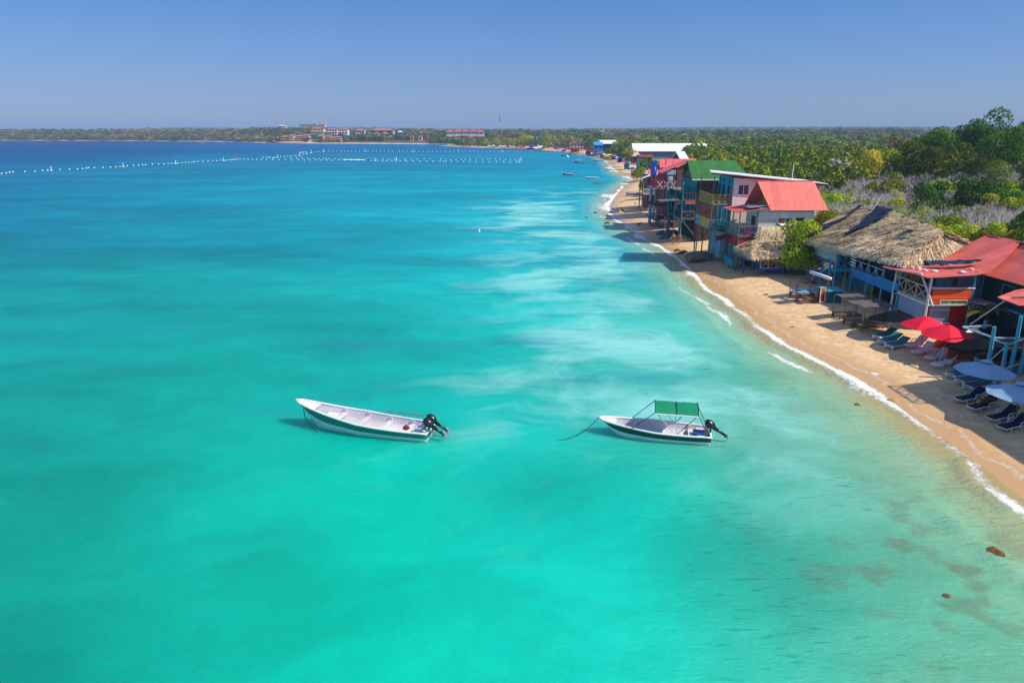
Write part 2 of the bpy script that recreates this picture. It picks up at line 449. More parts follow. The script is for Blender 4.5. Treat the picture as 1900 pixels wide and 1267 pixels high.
# water colour from depth and bottom, far sky reflection partly painted in: world x, y, sRGB
ANCH = [(-17.1, 18.8, (0, 150, 135)),
        (-23.2, 27.3, (0, 155, 140)),
        (-32.4, 40.1, (0, 158, 150)),
        (-45.9, 59.0, (0, 150, 152)),
        (-69.2, 91.5, (0, 135, 152)),
        (-104.5, 140.7, (0, 125, 160)),
        (-188.5, 258.0, (0, 115, 165)),
        (-349.0, 482.0, (0, 92, 150)),
        (-607.5, 842.7, (0, 74, 132)),
        (-12.6, 18.8, (0, 178, 158)),
        (-21.7, 36.0, (0, 165, 150)),
        (-39.4, 69.5, (0, 160, 160)),
        (-77.0, 140.7, (0, 140, 165)),
        (-138.9, 258.0, (0, 135, 170)),
        (-377.7, 710.3, (0, 80, 145)),
        (-8.6, 18.8, (0, 195, 170)),
        (-11.6, 27.3, (0, 185, 165)),
        (-17.9, 45.0, (0, 172, 158)),
        (-25.9, 67.1, (0, 168, 165)),
        (-39.6, 105.5, (0, 145, 165)),
        (-76.6, 208.9, (0, 150, 180)),
        (-143.9, 396.5, (0, 130, 172)),
        (-256.3, 710.3, (0, 105, 165)),
        (-4.5, 18.8, (0, 208, 180)),
        (-6.1, 27.3, (0, 196, 170)),
        (-9.4, 45.0, (0, 180, 170)),
        (-13.6, 67.1, (0, 180, 178)),
        (-20.9, 105.5, (0, 160, 178)),
        (-40.3, 208.9, (0, 160, 185)),
        (-75.7, 396.5, (0, 135, 178)),
        (-134.9, 710.3, (0, 115, 170)),
        (0.0, 18.8, (0, 206, 182)),
        (0.0, 27.3, (0, 190, 172)),
        (0.0, 45.0, (20, 188, 180)),
        (0.0, 67.1, (20, 195, 195)),
        (0.0, 105.5, (20, 180, 195)),
        (0.0, 208.9, (0, 165, 190)),
        (0.0, 396.5, (0, 140, 180)),
        (4.5, 18.8, (20, 210, 188)),
        (6.1, 27.3, (0, 188, 170)),
        (9.4, 45.0, (70, 195, 185)),
        (13.6, 67.1, (60, 190, 190)),
        (12.5, 105.5, (60, 180, 195)),
        (16.1, 208.9, (20, 165, 190)),
        (30.3, 396.5, (0, 150, 185)),
        (9.0, 18.8, (60, 200, 178)),
        (12.2, 27.3, (50, 198, 175)),
        (17.0, 40.1, (110, 188, 165)),
        (16.9, 59.0, (110, 195, 180)),
        (13.5, 18.8, (100, 190, 160)),
        (18.3, 27.3, (130, 185, 155)),
        (17.1, 18.8, (120, 175, 145)),
        (20.9, 37.5, (150, 180, 150))]
ca = np.array([[math.atan2(a[0], a[1]) * 1.0, math.log(a[1]) * 0.55] for a in ANCH]); cc_ = np.array([lin(*a[2]) for a in ANCH]) * np.array([.8, .96, .88])
yy = np.maximum(Y_, 8)
u = np.stack([np.arctan2(X, yy), np.log(yy) * 0.55], -1)
num = np.zeros((len(X), 3)); den = np.zeros(len(X))
for c0, k0 in zip(ca, cc_):
    w = np.exp(-((u - c0) ** 2).sum(1) / (2 * 0.095 ** 2)) + 1e-9
    num += w[:, None] * k0; den += w
wcol = num / den[:, None] * (1 - .10 * sstep(110, 260, Y_) * (1 - .5 * sstep(500, 900, Y_)))[:, None]
# deeper weed-grown hollows in the bottom
for (fx, fy, rx, ry, a) in ((1.5, 29.5, 4.5, 3.5, .20), (8.5, 22.5, 3.8, 3.0, .22), (13.5, 24.5, 3.5, 3.0, .16), (-9, 24, 6, 4, .08), (-3.5, 50, 7, 5, .14), (-16, 58, 10, 9, .16), (-30, 95, 22, 16, .15), (-6, 19.5, 4, 2.4, .08), (-2, 75, 6, 7, .12)):
    k_ = a * np.exp(-((Xw - fx) / rx) ** 2 - ((Yw - fy) / ry) ** 2) * (.6 + .8 * vnoise(X, Y_, 3.5, 91))
    wcol *= (1 - k_)[:, None]
wcol *= (1 - .06 * (Y_ < 120))[:, None] if False else .95
# gentle swell plus small breakers along the beach
dd = -D
swell = 0.05 * (vnoise(X + .3 * Y_, Y_, 3.2, 31) + vnoise(X, Y_, 1.3, 32) * .5 - .75) * np.clip(1 - Y_ / 160, 0, 1)
wob = 2.6 * (vnoise(X * .2, Y_, 9, 41) - .5) + 1.0 * (vnoise(X * .2, Y_, 2.3, 42) - .5)
d1 = dd + wob * 0.5
brk = np.exp(-((d1 - 1.0) / 0.35) ** 2) * 0.22 * sstep(.32, .6, vnoise(X * 0, Y_, 5, 43)) + np.exp(-((d1 - 4.2) / 0.45) ** 2) * 0.16 * sstep(.5, .7, vnoise(X * 0 + 7, Y_, 11, 44))
near = np.clip(1 - Y_ / 330, 0, 1)
Zw = (swell * sstep(0, 2, dd) + brk) * np.where(Y_ < 320, 1, 0)
V = np.stack([X, Y_, Zw], -1)
m, t, b = nt('sea_water')
geo = t.nodes.new('ShaderNodeNewGeometry'); pos = geo.outputs['Position']
def fattr(nm):
    a = t.nodes.new('ShaderNodeAttribute'); a.attribute_name = nm; return a
dist = nmath(t, 'MULTIPLY', fattr('dist').outputs['Fac'], -1)
wc = fattr('wcol').outputs['Color']
warp = t.nodes.new('ShaderNodeVectorMath'); warp.operation = 'MULTIPLY_ADD'
nw = t.nodes.new('ShaderNodeTexNoise'); nw.inputs['Scale'].default_value = 0.12; nw.inputs['Detail'].default_value = 3
t.links.new(pos, nw.inputs['Vector']); t.links.new(nw.outputs['Color'], warp.inputs[0]); warp.inputs[1].default_value = (9, 9, 0); t.links.new(pos, warp.inputs[2])
wp = warp.outputs[0]
# broad tonal patches
nb = nnoise(t, wp, 0.035, 5, 0.55, 0.6, 1.3, 1)
nm_ = nnoise(t, wp, 0.16, 5, 0.6, 0.55, 1.3, 1)
k1 = nmix(t, 'MULTIPLY'); k1.inputs[0].default_value = 1
v = nmath(t, 'MULTIPLY', nramp(t, nb, .32, .68, 0.83, 1.12), nramp(t, nm_, .3, .7, 0.88, 1.08))
cb = t.nodes.new('ShaderNodeCombineColor'); [t.links.new(v, cb.inputs[i]) for i in range(3)]
t.links.new(wc, k1.inputs[6]); t.links.new(cb.outputs[0], k1.inputs[7])
# stirred-up sand clouds near the beach
sed = nmix(t); sed.inputs[7].default_value = (*lin(146, 216, 206), 1)
ns = nnoise(t, wp, 0.085, 5, 0.58, 0.85, 1.15, 1)
nsd = nnoise(t, wp, 0.5, 4, 0.6, 0.6, 1.3, 1)
sm = fattr('sed').outputs['Fac']
sf = nmath(t, 'MULTIPLY', nramp(t, nmath(t, 'ADD', ns, nmath(t, 'ADD', nmath(t, 'MULTIPLY', sm, 0.13), nmath(t, 'MULTIPLY', nsd, 0.08))), 0.57, 0.80), sm)
t.links.new(nmath(t, 'MULTIPLY', sf, 0.85), sed.inputs[0]); t.links.new(k1.outputs[2], sed.inputs[6])
# darker weed beds
wd_ = nmix(t); wd_.inputs[7].default_value = (*lin(38, 128, 148), 1)
ng = nnoise(t, pos, 0.11, 5, 0.6, 0.45, 1.6, 1)
t.links.new(nmath(t, 'MULTIPLY', nmath(t, 'MULTIPLY', nramp(t, ng, .52, .68), fattr('weed').outputs['Fac']), 0.62), wd_.inputs[0])
t.links.new(sed.outputs[2], wd_.inputs[6])
# rocks and weed seen through shallow water bottom right
rk = nmix(t); rk.inputs[7].default_value = (*lin(104, 96, 74), 1)
nr = nnoise(t, pos, 0.55, 3, 0.5)
t.links.new(nmath(t, 'MULTIPLY', nmath(t, 'MULTIPLY', nramp(t, nr, .50, .66), fattr('rock').outputs['Fac']), 0.70), rk.inputs[0])
t.links.new(wd_.outputs[2], rk.inputs[6])
# thin shallow water over sand at the edge
shl = nmix(t); shl.inputs[7].default_value = (*lin(176, 152, 102), 1)
nsh = nnoise(t, pos, 0.5, 4, .6)
sh_d = nmath(t, 'ADD', dist, nmath(t, 'MULTIPLY', nmath(t, 'SUBTRACT', nsh, .5), 3.5))
mid_ = nmix(t); mid_.inputs[7].default_value = (*lin(158, 182, 142), 1)
t.links.new(nramp(t, sh_d, 2.2, 8.0, 0.55, 0), mid_.inputs[0]); t.links.new(rk.outputs[2], mid_.inputs[6])
t.links.new(nramp(t, sh_d, 0.2, 3.6, 0.9, 0), shl.inputs[0]); t.links.new(mid_.outputs[2], shl.inputs[6])
# dark wavelet reflections painted as fine ripple lines in the shallows
rp = nmix(t, 'MULTIPLY'); rp.inputs[7].default_value = (0.60, 0.68, 0.62, 1)
nl = nnoise(t, pos, 1.5, 4, 0.6, 0.55, 3.4, 1); nl2 = nnoise(t, pos, 0.16, 2, .5)
t.links.new(nmath(t, 'MULTIPLY', nmath(t, 'MULTIPLY', nramp(t, nl, .57, .68), nramp(t, nl2, .36, .56)), fattr('ripple').outputs['Fac']), rp.inputs[0])
t.links.new(shl.outputs[2], rp.inputs[6])
# foam
nf = nnoise(t, pos, 3.2, 6, 0.75); nf2 = nnoise(t, pos, 0.9, 4, .6, 1, .5, 1)
foam_a = fattr('foam').outputs['Fac']
ff = nmath(t, 'MULTIPLY', nramp(t, nmath(t, 'ADD', foam_a, nmath(t, 'MULTIPLY', nmath(t, 'SUBTRACT', nmath(t, 'ADD', nmath(t, 'MULTIPLY', nf, .6), nmath(t, 'MULTIPLY', nf2, .4)), .5), 2.2)), 0.45, 0.85), 0.92)
fm = nmix(t); fm.inputs[7].default_value = (0.80, 0.82, 0.80, 1)
ff = nmath(t, 'MULTIPLY', ff, nramp(t, foam_a, 0.02, 0.15))
t.links.new(ff, fm.inputs[0]); t.links.new(rp.outputs[2], fm.inputs[6])
t.links.new(fm.outputs[2], b.inputs['Base Color'])
t.links.new(nramp(t, ff, 0, 1, 0.16, 0.9), b.inputs['Roughness'])
b.inputs['IOR'].default_value = 1.33
b.inputs['Specular IOR Level'].default_value = 0.16
h1 = nnoise(t, pos, 0.9, 6, 0.62, 0.7, 1.5, 1); h2 = nnoise(t, pos, 4.5, 5, 0.65, .8, 1.4, 1); h3 = nnoise(t, pos, .22, 3, .6, .7, 1.5, 1)
hh = nmath(t, 'ADD', nmath(t, 'ADD', nmath(t, 'MULTIPLY', h1, 0.24), nmath(t, 'MULTIPLY', h2, 0.085)), nmath(t, 'MULTIPLY', h3, 0.30))
hh = nmath(t, 'ADD', hh, nmath(t, 'MULTIPLY', ff, 0.05))
bp = t.nodes.new('ShaderNodeBump'); bp.inputs['Strength'].default_value = 0.85; bp.inputs['Distance'].default_value = 1
t.links.new(hh, bp.inputs['Height']); t.links.new(bp.outputs[0], b.inputs['Normal'])
b.inputs['Specular IOR Level'].default_value = 0.0
gl = t.nodes.new('ShaderNodeBsdfGlossy'); gl.inputs['Roughness'].default_value = 0.12; gl.inputs['Color'].default_value = (1, 1, 1, 1)
t.links.new(bp.outputs[0], gl.inputs['Normal'])
df = t.nodes.new('ShaderNodeBsdfDiffuse'); t.links.new(fm.outputs[2], df.inputs['Color']); t.links.new(bp.outputs[0], df.inputs['Normal'])
fr = t.nodes.new('ShaderNodeFresnel'); fr.inputs['IOR'].default_value = 1.33; t.links.new(bp.outputs[0], fr.inputs['Normal'])
mx = t.nodes.new('ShaderNodeMixShader')
t.links.new(nmath(t, 'MULTIPLY', nmath(t, 'MINIMUM', nmath(t, 'MULTIPLY', fr.outputs[0], 0.7), 0.10), nmath(t, 'SUBTRACT', 1, ff)), mx.inputs[0])
ss = t.nodes.new('ShaderNodeSubsurfaceScattering'); ss.falloff = 'BURLEY'
ss.inputs['Scale'].default_value = 2.2; ss.inputs['Radius'].default_value = (0.35, 1.0, 1.0)
t.links.new(fm.outputs[2], ss.inputs['Color']); t.links.new(bp.outputs[0], ss.inputs['Normal'])
mxs = t.nodes.new('ShaderNodeMixShader'); t.links.new(nmath(t, 'MULTIPLY', nramp(t, dist, 1.0, 7.0, 0, .7), nmath(t, 'SUBTRACT', 1, ff)), mxs.inputs[0])
t.links.new(df.outputs[0], mxs.inputs[1]); t.links.new(ss.outputs[0], mxs.inputs[2])
t.links.new(mxs.outputs[0], mx.inputs[1]); t.links.new(gl.outputs[0], mx.inputs[2])
t.links.new(mx.outputs[0], [n for n in t.nodes if n.type == 'OUTPUT_MATERIAL'][0].inputs[0])
edge = np.exp(-((d1 - 0.45) / 0.7) ** 2) * (0.55 + .5 * vnoise(X * 0, Y_, 4, 51))
line2 = np.exp(-((dd + wob - 2.6) / 0.45) ** 2) * sstep(.35, .6, vnoise(X * 0, Y_, 6, 52)) * .8
line3 = np.exp(-((dd + wob * 1.3 - 5.0) / 0.4) ** 2) * sstep(.5, .7, vnoise(X * 0 + 3, Y_, 9, 53)) * .3
foam = (edge + .5 * np.exp(-((d1 - 1.2) / 1.1) ** 2) * sstep(.35, .75, vnoise(X * .6, Y_, 3.1, 54)) + line2 * np.where(Y_ > 40, 1, .3) + line3 * np.where((Y_ > 45), 1, 0)) * np.where(Y_ < 420, 1, 0.35)
# wave wrapping the two little sand points
for (fx, fy, rx, ry, a) in ((21.0, 155, 3.0, 14, 1.0), (26, 184, 4.0, 9, 1.1), (43, 262, 3.5, 16, .9), (20.2, 140, 2.2, 9, .8)):
    foam = np.maximum(foam, a * .75 * np.exp(-((X - fx) / rx) ** 2 - ((Y_ - fy) / ry) ** 2) * (D < 0))
sedm = sstep(2, 9, dd) * (1 - sstep(15, 36, dd + 8 * (vnoise(X, Y_, 20, 61) - .5))) * np.where(Y_ < 60, sstep(20, 42, Y_), 1) * (1 - sstep(150, 260, Y_))
for (fx, fy, rx, ry, a) in ((3.5, 44, 6.5, 5, 1.15), (8.5, 50, 6, 6, 1.0), (-1.0, 39.5, 3.5, 2.2, .9), (6, 69, 6.5, 5, 1.15), (10, 64, 6, 6, .9), (5, 100, 8, 7, .75), (12, 92, 6, 8, .6), (10, 128, 6, 9, .5), (12, 150, 8, 8, .35)):
    sedm = np.maximum(sedm, a * np.exp(-((Xw - fx) / rx) ** 2 - ((Yw - fy) / ry) ** 2))
weed = sstep(4, 12, dd) * (1 - sstep(34, 60, dd)) * (1 - sstep(160, 300, Y_)) * sstep(28, 55, Y_) * .9 + .30 * sstep(60, 140, Y_) * sstep(30, 60, dd)
rock = np.exp(-((X - 20.5) / 3.5) ** 2 - ((Y_ - 25) / 5.5) ** 2) + .6 * np.exp(-((X - 15) / 4) ** 2 - ((Y_ - 22) / 5) ** 2) + .5 * np.exp(-((X - 19) / 2) ** 2 - ((Y_ - 44) / 3) ** 2)
rip = (1 - sstep(14, 24, dd)) * (1 - sstep(70, 120, Y_)) * 1.0
sea = mesh_np('sea', V, Fk, m, smooth=True,
              attrs={'dist': ('POINT', D), 'foam': ('POINT', foam), 'sed': ('POINT', sedm), 'weed': ('POINT', weed), 'rock': ('POINT', rock), 'ripple': ('POINT', rip)},
              colattrs={'wcol': ('POINT', np.concatenate([wcol, np.ones((len(X), 1))], 1))})
tag(sea, 'turquoise bay water, pale over the sand and deep blue far out', 'sea', kind='structure')
# ================================================================== VEGETATION
def rng(seed): return np.random.default_rng(seed)
def crown_arrays(seed, R=2.5, Hc=2.2, nl=9, leaves=1500, size=0.2, zc=None, flat=0.75, gap=0.0):
    """leaf faces spread through lumpy lobes. returns V (4n,3), tone (n)"""
    r = rng(seed)
    cen = []; rad = []; lt = []
    for i in range(nl):
        a = r.uniform(0, 2 * math.pi); q = R * 0.62 * math.sqrt(r.uniform(0.02, 1))
        hz = r.uniform(0.12, 1.0) * (1 - 0.45 * (q / R) ** 2)
        cen.append((q * math.cos(a), q * math.sin(a), Hc * hz)); rad.append(R * r.uniform(0.34, 0.52)); lt.append(r.uniform(0.15, 0.85))
    cen = np.array(cen); rad = np.array(rad); lt = np.array(lt)
    w = rad ** 2; w /= w.sum()
    li = r.choice(nl, size=leaves, p=w)
    d = r.normal(size=(leaves, 3)); d /= np.linalg.norm(d, axis=1)[:, None]
    d[:, 2] = np.where(d[:, 2] < -0.3, -d[:, 2], d[:, 2])
    # bumpy sub-clumps
    cl = r.normal(size=(nl * 9, 3)); cl /= np.linalg.norm(cl, axis=1)[:, None]
    dot = (d @ cl.T).max(1)
    rr = rad[li] * (r.uniform(0.72, 1.0, leaves) ** 0.5) * (0.80 + 0.32 * sstep(0.90, 0.985, dot))
    p = cen[li] + d * rr[:, None] * np.array([1, 1, flat])
    p[:, 2] = np.maximum(p[:, 2], 0.12)
    nrm = d + r.normal(size=(leaves, 3)) * 0.40; nrm /= np.linalg.norm(nrm, axis=1)[:, None]
    ref = r.normal(size=(leaves, 3)); a = np.cross(nrm, ref); a /= np.linalg.norm(a, axis=1)[:, None]; b = np.cross(nrm, a)
    s = size * r.uniform(0.6, 1.35, leaves)[:, None]
    V = np.stack([p - a * s * .5, p + b * s * .32 + a * s * .0, p + a * s * .5, p - b * s * .32], 1).reshape(-1, 3)
    tone = np.clip(lt[li] * 0.6 + r.uniform(0, 1, leaves) * 0.55 - 0.05, 0, 1)
    return V, tone
def leaf_obj(name, V, tone, material, parent=None, tint=None):
    n = len(V) // 4
    Fq = np.arange(n * 4).reshape(n, 4)
    at = {'tone': ('FACE', tone)}
    ca = {'tint': ('FACE', tint)} if tint is not None else None
    return mesh_np(name, V, Fq, material, parent, attrs=at, colattrs=ca)
def trunk_mesh(seed, R, Hc, h0, r0=0.14):
    rr = random.Random(seed); mb = MB()
    tip = (rr.uniform(-.3, .3), rr.uniform(-.3, .3), h0 + Hc * .3)
    mb.tube([(0, 0, -0.4), (tip[0] * .5, tip[1] * .5, h0 * .6), tip], [r0 * 1.3, r0, r0 * .6], 6)
    for k in range(6):
        a = rr.uniform(0, 6.28); q = R * rr.uniform(.45, .75)
        e = (q * math.cos(a), q * math.sin(a), h0 + Hc * rr.uniform(.4, .85))
        mb.tube([(tip[0] * .6, tip[1] * .6, h0 * .7), ((tip[0] + e[0]) / 2, (tip[1] + e[1]) / 2, (h0 + e[2]) / 2 + .2), e], [r0 * .5, r0 * .35, r0 * .12], 4)
    return mb
def bare_arrays(seed, R=2.2, Hh=3.2, stems=9):
    """leafless shrub: forking stems as thin three-sided twigs"""
    r = random.Random(seed); mb = MB()
    def grow(p, d, L, rad, lv):
        q = p + d * L
        q2 = p + d * L * .5 + Vector((r.uniform(-1, 1), r.uniform(-1, 1), r.uniform(-1, 1))) * L * .08
        mb.tube([p, q2, q], [rad, rad * .8, rad * .6], 3, caps=False)
        if lv == 0: return
        for k in range(3 if lv > 1 else 4):
            nd = (d + Vector((r.uniform(-1, 1), r.uniform(-1, 1), r.uniform(-.5, .6))) * 0.85).normalized()
            grow(q, nd, L * r.uniform(.6, .82), rad * .6, lv - 1)
    mb.lathe([(R * .3, -.1), (R * .3, .02), (.05, .06)], 8)
    for s in range(stems):
        a = 2 * math.pi * s / stems + r.uniform(-.3, .3); q = R * .25
        tl = r.uniform(.25, 1.15); d = Vector((math.cos(a) * tl, math.sin(a) * tl, 1)).normalized()
        grow(Vector((q * math.cos(a), q * math.sin(a), 0)), d, Hh * r.uniform(.30, .40), 0.06, 3 if stems < 7 else 4)
    return mb
bark = mat('bark', (0.16, 0.12, 0.085), 0.9, 0.3, 6, 0.3)
twig = mat('grey_twig', (0.62, 0.54, 0.51), 0.9, 0.2, 4, 0.1, stain=0)
LM = {
    'green':  leafmat('leaf_green', (0.070, 0.130, 0.006), (0.300, 0.400, 0.016)),
    'bright': leafmat('leaf_bright', (0.130, 0.200, 0.006), (0.500, 0.560, 0.020)),
    'dark':   leafmat('leaf_dark', (0.035, 0.080, 0.008), (0.150, 0.250, 0.018)),
    'yellow': leafmat('leaf_yellow', (0.220, 0.210, 0.012), (0.600, 0.520, 0.040)),
    'dry':    leafmat('leaf_dry', (0.150, 0.115, 0.055), (0.360, 0.280, 0.150)),
}
PROTO = {}
def proto(kind, var, near=True):
    """one tree of each kind: Empty > crown, trunk (near) or a single mesh (far)"""
    key = (kind, var, near)
    if key in PROTO: return PROTO[key]
    seed = {'green': 10, 'bright': 30, 'dark': 50, 'yellow': 70, 'dry': 90, 'bare': 110}[kind] + var
    if kind == 'bare':
        root = empty('bare_shrub')
        bare_arrays(seed, stems=8 if near else 9).build('branches', twig, root, recalc=False)
    else:
        root = empty(kind_name[kind])
        R, Hc = (2.6, 2.9) if kind != 'dark' else (3.0, 3.8)
        V, tone = crown_arrays(seed, R, Hc, 10 + var * 2, 5200 if near else 2800, 0.20 if near else 0.29)
        V[:, 2] += 0.25
        leaf_obj('crown', V, tone, LM[kind], root)
        if near: trunk_mesh(seed, R, Hc, 0.9).build('trunk', bark, root, recalc=False)
    PROTO[key] = [root, False]
    return PROTO[key]
kind_name = {'green': 'bushy_tree', 'bright': 'leafy_shrub', 'dark': 'dark_tree', 'yellow': 'yellow_green_tree', 'dry': 'dry_tree', 'bare': 'bare_shrub'}
kind_cat = {'green': 'tree', 'bright': 'shrub', 'dark': 'tree', 'yellow': 'tree', 'dry': 'tree', 'bare': 'shrub'}
kind_label = {
    'green': ('green bushy tree in the dense woodland inland of the beach houses', 'green bushy trees of the woodland'),
    'bright': ('bright green leafy shrub in the scrub behind the beach houses', 'bright green shrubs of the scrub'),
    'dark': ('tall dark green tree rising out of the woodland inland', 'dark green trees of the woodland'),
    'yellow': ('yellow-green tree standing in the woodland inland', 'yellow-green trees of the woodland'),
    'dry': ('dry brown tree with thin foliage in the woodland inland', 'dry brown trees of the woodland'),
    'bare': ('leafless grey shrub in the belt of bare scrub behind the thatched roof', 'leafless grey shrubs behind the houses')}
def place_tree(kind, x, y, s, hs=None, near=True, label=None, group=None, z=None, rz=None, var=None):
    r = random.Random(int(x * 13 + y * 7))
    pr_ = proto(kind, r.randrange(2) if var is None else var, near)
    if not pr_[1]: o = pr_[0]; pr_[1] = True
    else: o = copy_tree(pr_[0])
    o.location = (x, y, (gh(x, y) if z is None else z) - 0.05)
    o.scale = (s, s, s * (hs or 1)); o.rotation_euler = (0, 0, r.uniform(0, 6.28) if rz is None else rz)
    lb, gr = kind_label[kind]
    if not label:
        az = x / max(y, 1); dist_ = math.hypot(x, y)
        where = ('left of the white-roofed hall' if az < .2 else 'around the white-roofed hall' if az < .3 else 'inland of the green roof' if az < .38 else 'inland of the salmon roof' if az < .47 else 'beyond the thatched roof' if az < .58 else 'beyond the red sheet roof' if az < .68 else 'near the right edge')
        row = ('front row' if dist_ < 85 else 'second row' if dist_ < 102 else 'third row' if dist_ < 122 else 'fourth row' if dist_ < 142 else 'middle rows' if dist_ < 170 else 'back rows')
        size = 'small' if s * (hs or 1) < 1.05 else 'tall' if s * (hs or 1) > 1.5 else 'middling'
        sh_ = {'green': 'green bushy tree', 'bright': 'bright green shrub', 'dark': 'dark green tree', 'yellow': 'yellow-green tree', 'dry': 'dry brown tree', 'bare': 'leafless grey shrub'}[kind]
        lb = '%s %s %s, in the %s of the woodland' % (size, sh_, where, row)
    o['label'] = label or lb; o['category'] = kind_cat[kind]
    if label and not group:
        if 'group' in o: del o['group']
    else: o['group'] = group or gr
    return o

# shadeless keep-out zones: buildings (x0,x1,y0,y1)
KEEP = [(26, 46, 50, 84), (26, 46, 78, 93), (25, 38, 92, 116), (22, 40, 112, 134), (28, 44, 130, 152), (56, 112, 375, 404), (40, 47, 60, 68)]
def free(x, y):
    if 245 < y < 378 and .17 * y < x < .252 * y: return False
    return not any(a < x < b and c < y < d for a, b, c, d in KEEP)
# named trees that stand out in the photograph
place_tree('bright', 33.6, 77.6, 1.32, 1.4, label='big bright green tree between the lean-to thatch and the large thatched house', var=0)
place_tree('bright', 37.4, 81.6, 1.4, 1.6, label='bright green tree right behind the one beside the large thatched house', var=1)
place_tree('bright', 41.0, 84.5, 1.15, 1.6, label='rounded green tree left of the thatched ridge, below the salmon roof end', var=0)
place_tree('green', 44.5, 83.5, 1.1, 1.6, label='green tree directly behind the far end of the thatched ridge')
place_tree('bright', 50.0, 76.0, 1.0, 1.3, label='yellowish green shrub showing between the thatched roof and the red roof')
place_tree('green', 52, 66, 1.0, 1.1, label='low green bush directly above the ridge of the red roof')
place_tree('dark', 91, 131, 1.9, 1.36, label='tallest dark green tree on the rise at the right edge of the picture', near=True, var=0)
place_tree('dark', 97, 138, 2.0, 1.45, label='tall dark tree with a broad crown behind the tallest one at the right edge', near=True, var=1)
place_tree('dark', 84, 128, 1.6, 1.25, label='dark rounded tree on the left shoulder of the rise at the right edge', near=True, var=1)
place_tree('dark', 101, 133, 1.9, 1.35, label='tall dark tree cut by the right edge of the picture beside the tallest one', near=True, var=1)
for k_, (tx, ty, ts, th) in enumerate(((80, 137, 1.8, 1.3), (87, 144, 1.9, 1.4), (94, 146, 2.0, 1.4), (106, 143, 2.1, 1.45), (84, 120, 1.4, 1.05))):
    place_tree('dark', tx, ty, ts, th, near=True, label='dark tree in the raised mass at the right, ' + ['leftmost', 'second from its left', 'in its middle, at the back', 'at its right end', 'low at its front'][k_])
place_tree('green', 90, 122, 1.6, 1.1, label='green rounded tree at the foot of the tallest dark tree', near=True, var=1)
place_tree('dry', 100, 185, 1.7, 1.75, label='sparse olive-brown treetop standing up against the sky left of the rise', near=False, var=0)
place_tree('yellow', 78, 150, 1.6, 1.35, label='large yellow-green tree glowing in the middle of the woodland', near=False, var=0)
place_tree('dark', 56, 205, 1.7, 1.2, label='round dark green tree right of the white-roofed hall', near=False, var=0)
place_tree('green', 54.5, 240, 1.6, 1.25, label='wide green tree covering the right foot of the white-roofed hall', near=False, var=1)
place_tree('green', 41.5, 233, 1.25, 1.1, label='small green tree standing before the wall of the white-roofed hall', near=False, var=0)
place_tree('bright', 33.5, 168, 1.2, 1.25, label='green tree on the beach left of the upright blue panel', near=False, var=1)
place_tree('bright', 36.5, 176, 1.3, 1.3, label='green tree behind the one on the beach by the blue panel', near=False, var=0)
place_tree('dry', 96, 560, 2.9, 1.1, label='large rounded tan tree above the brown gabled houses', near=False, var=1)
place_tree('green', 61.5, 440, 1.9, 1.0, label='dark leafy tree below the brown gabled houses', near=False, var=0)
place_tree('green', 62, 372, 1.2, .9, label='green tree left of the white-roofed hall beside a small thatch', near=False, var=1)

place_tree('bright', 31.9, 79.0, .85, 1.0, label='low green shrub at the near end of the lean-to thatch', var=1)
# scattered woodland: the nearest ones are individuals
rr = random.Random(7)
cand = []
y = 60.0
while y < 720:
    step = 3.6 + max(0, y - 60) * 0.012
    x0 = 44 if y < 92 else (40 if y < 150 else 44 + (y - 150) * .06)
    if y > 300: x0 = 62 + (y - 300) * .03
    if y > 470: x0 = 78 - (y - 470) * .06
    if y > 620: x0 = 66 - (y - 620) * .95
    x = x0
    while x < y * 1.0 + 26:
        cx = x + rr.uniform(-.42, .42) * step; cy = y + rr.uniform(-.42, .42) * step
        if free(cx, cy): cand.append((cx, cy, step))
        x += step
    y += step * 0.88
cand.sort(key=lambda c: math.hypot(c[0], c[1]) + (0 if c[0] < c[1] * .8 + 14 else 9999))
def pick(x, y):
    v = float(vnoise(x, y, 14, 77)); q = rr.random()
    # belt of leafless scrub behind the thatched house
    az = x / max(y, 1)
    if 88 < y < 175 and .40 < az < .85:
        cy_ = 128 - (az - .4) * 60
        belt = math.exp(-((y - cy_) / 27) ** 4) * (.55 + .6 * float(vnoise(x, y, 9, 71)))
        if q < belt * .56: return 'bare'
        if q < belt * .56 + .30: return 'bright'
    if v > .74: return 'yellow' if q < .3 else 'bright'
    if v < .22: return 'dark'
    if q < .035 + (0.06 if y > 200 else 0): return 'dry'
    if q < .09 and y < 170: return 'bare'
    return 'green' if q < .62 else 'bright'
NIND = 262
far_pts = []
for i, (x, y, st) in enumerate(cand):
    k = pick(x, y)
    s = rr.uniform(.75, 1.15) * (st / 3.7) ** .55 * (1.12 if k in ('dark', 'green') else 1)
    hs = rr.uniform(1.0, 1.4)
    if k == 'bare': s *= 1.35; hs = 1.05
    if i < NIND: place_tree(k, x, y, s, hs, near=(math.hypot(x, y) < 88))
    else: far_pts.append((x, y, s * 1.25, hs, k))
TINT = {'green': (.15, .21, .012), 'bright': (.24, .28, .014), 'dark': (.075, .14, .020), 'yellow': (.40, .36, .045), 'dry': (.38, .28, .12), 'bare': (.36, .31, .26)}
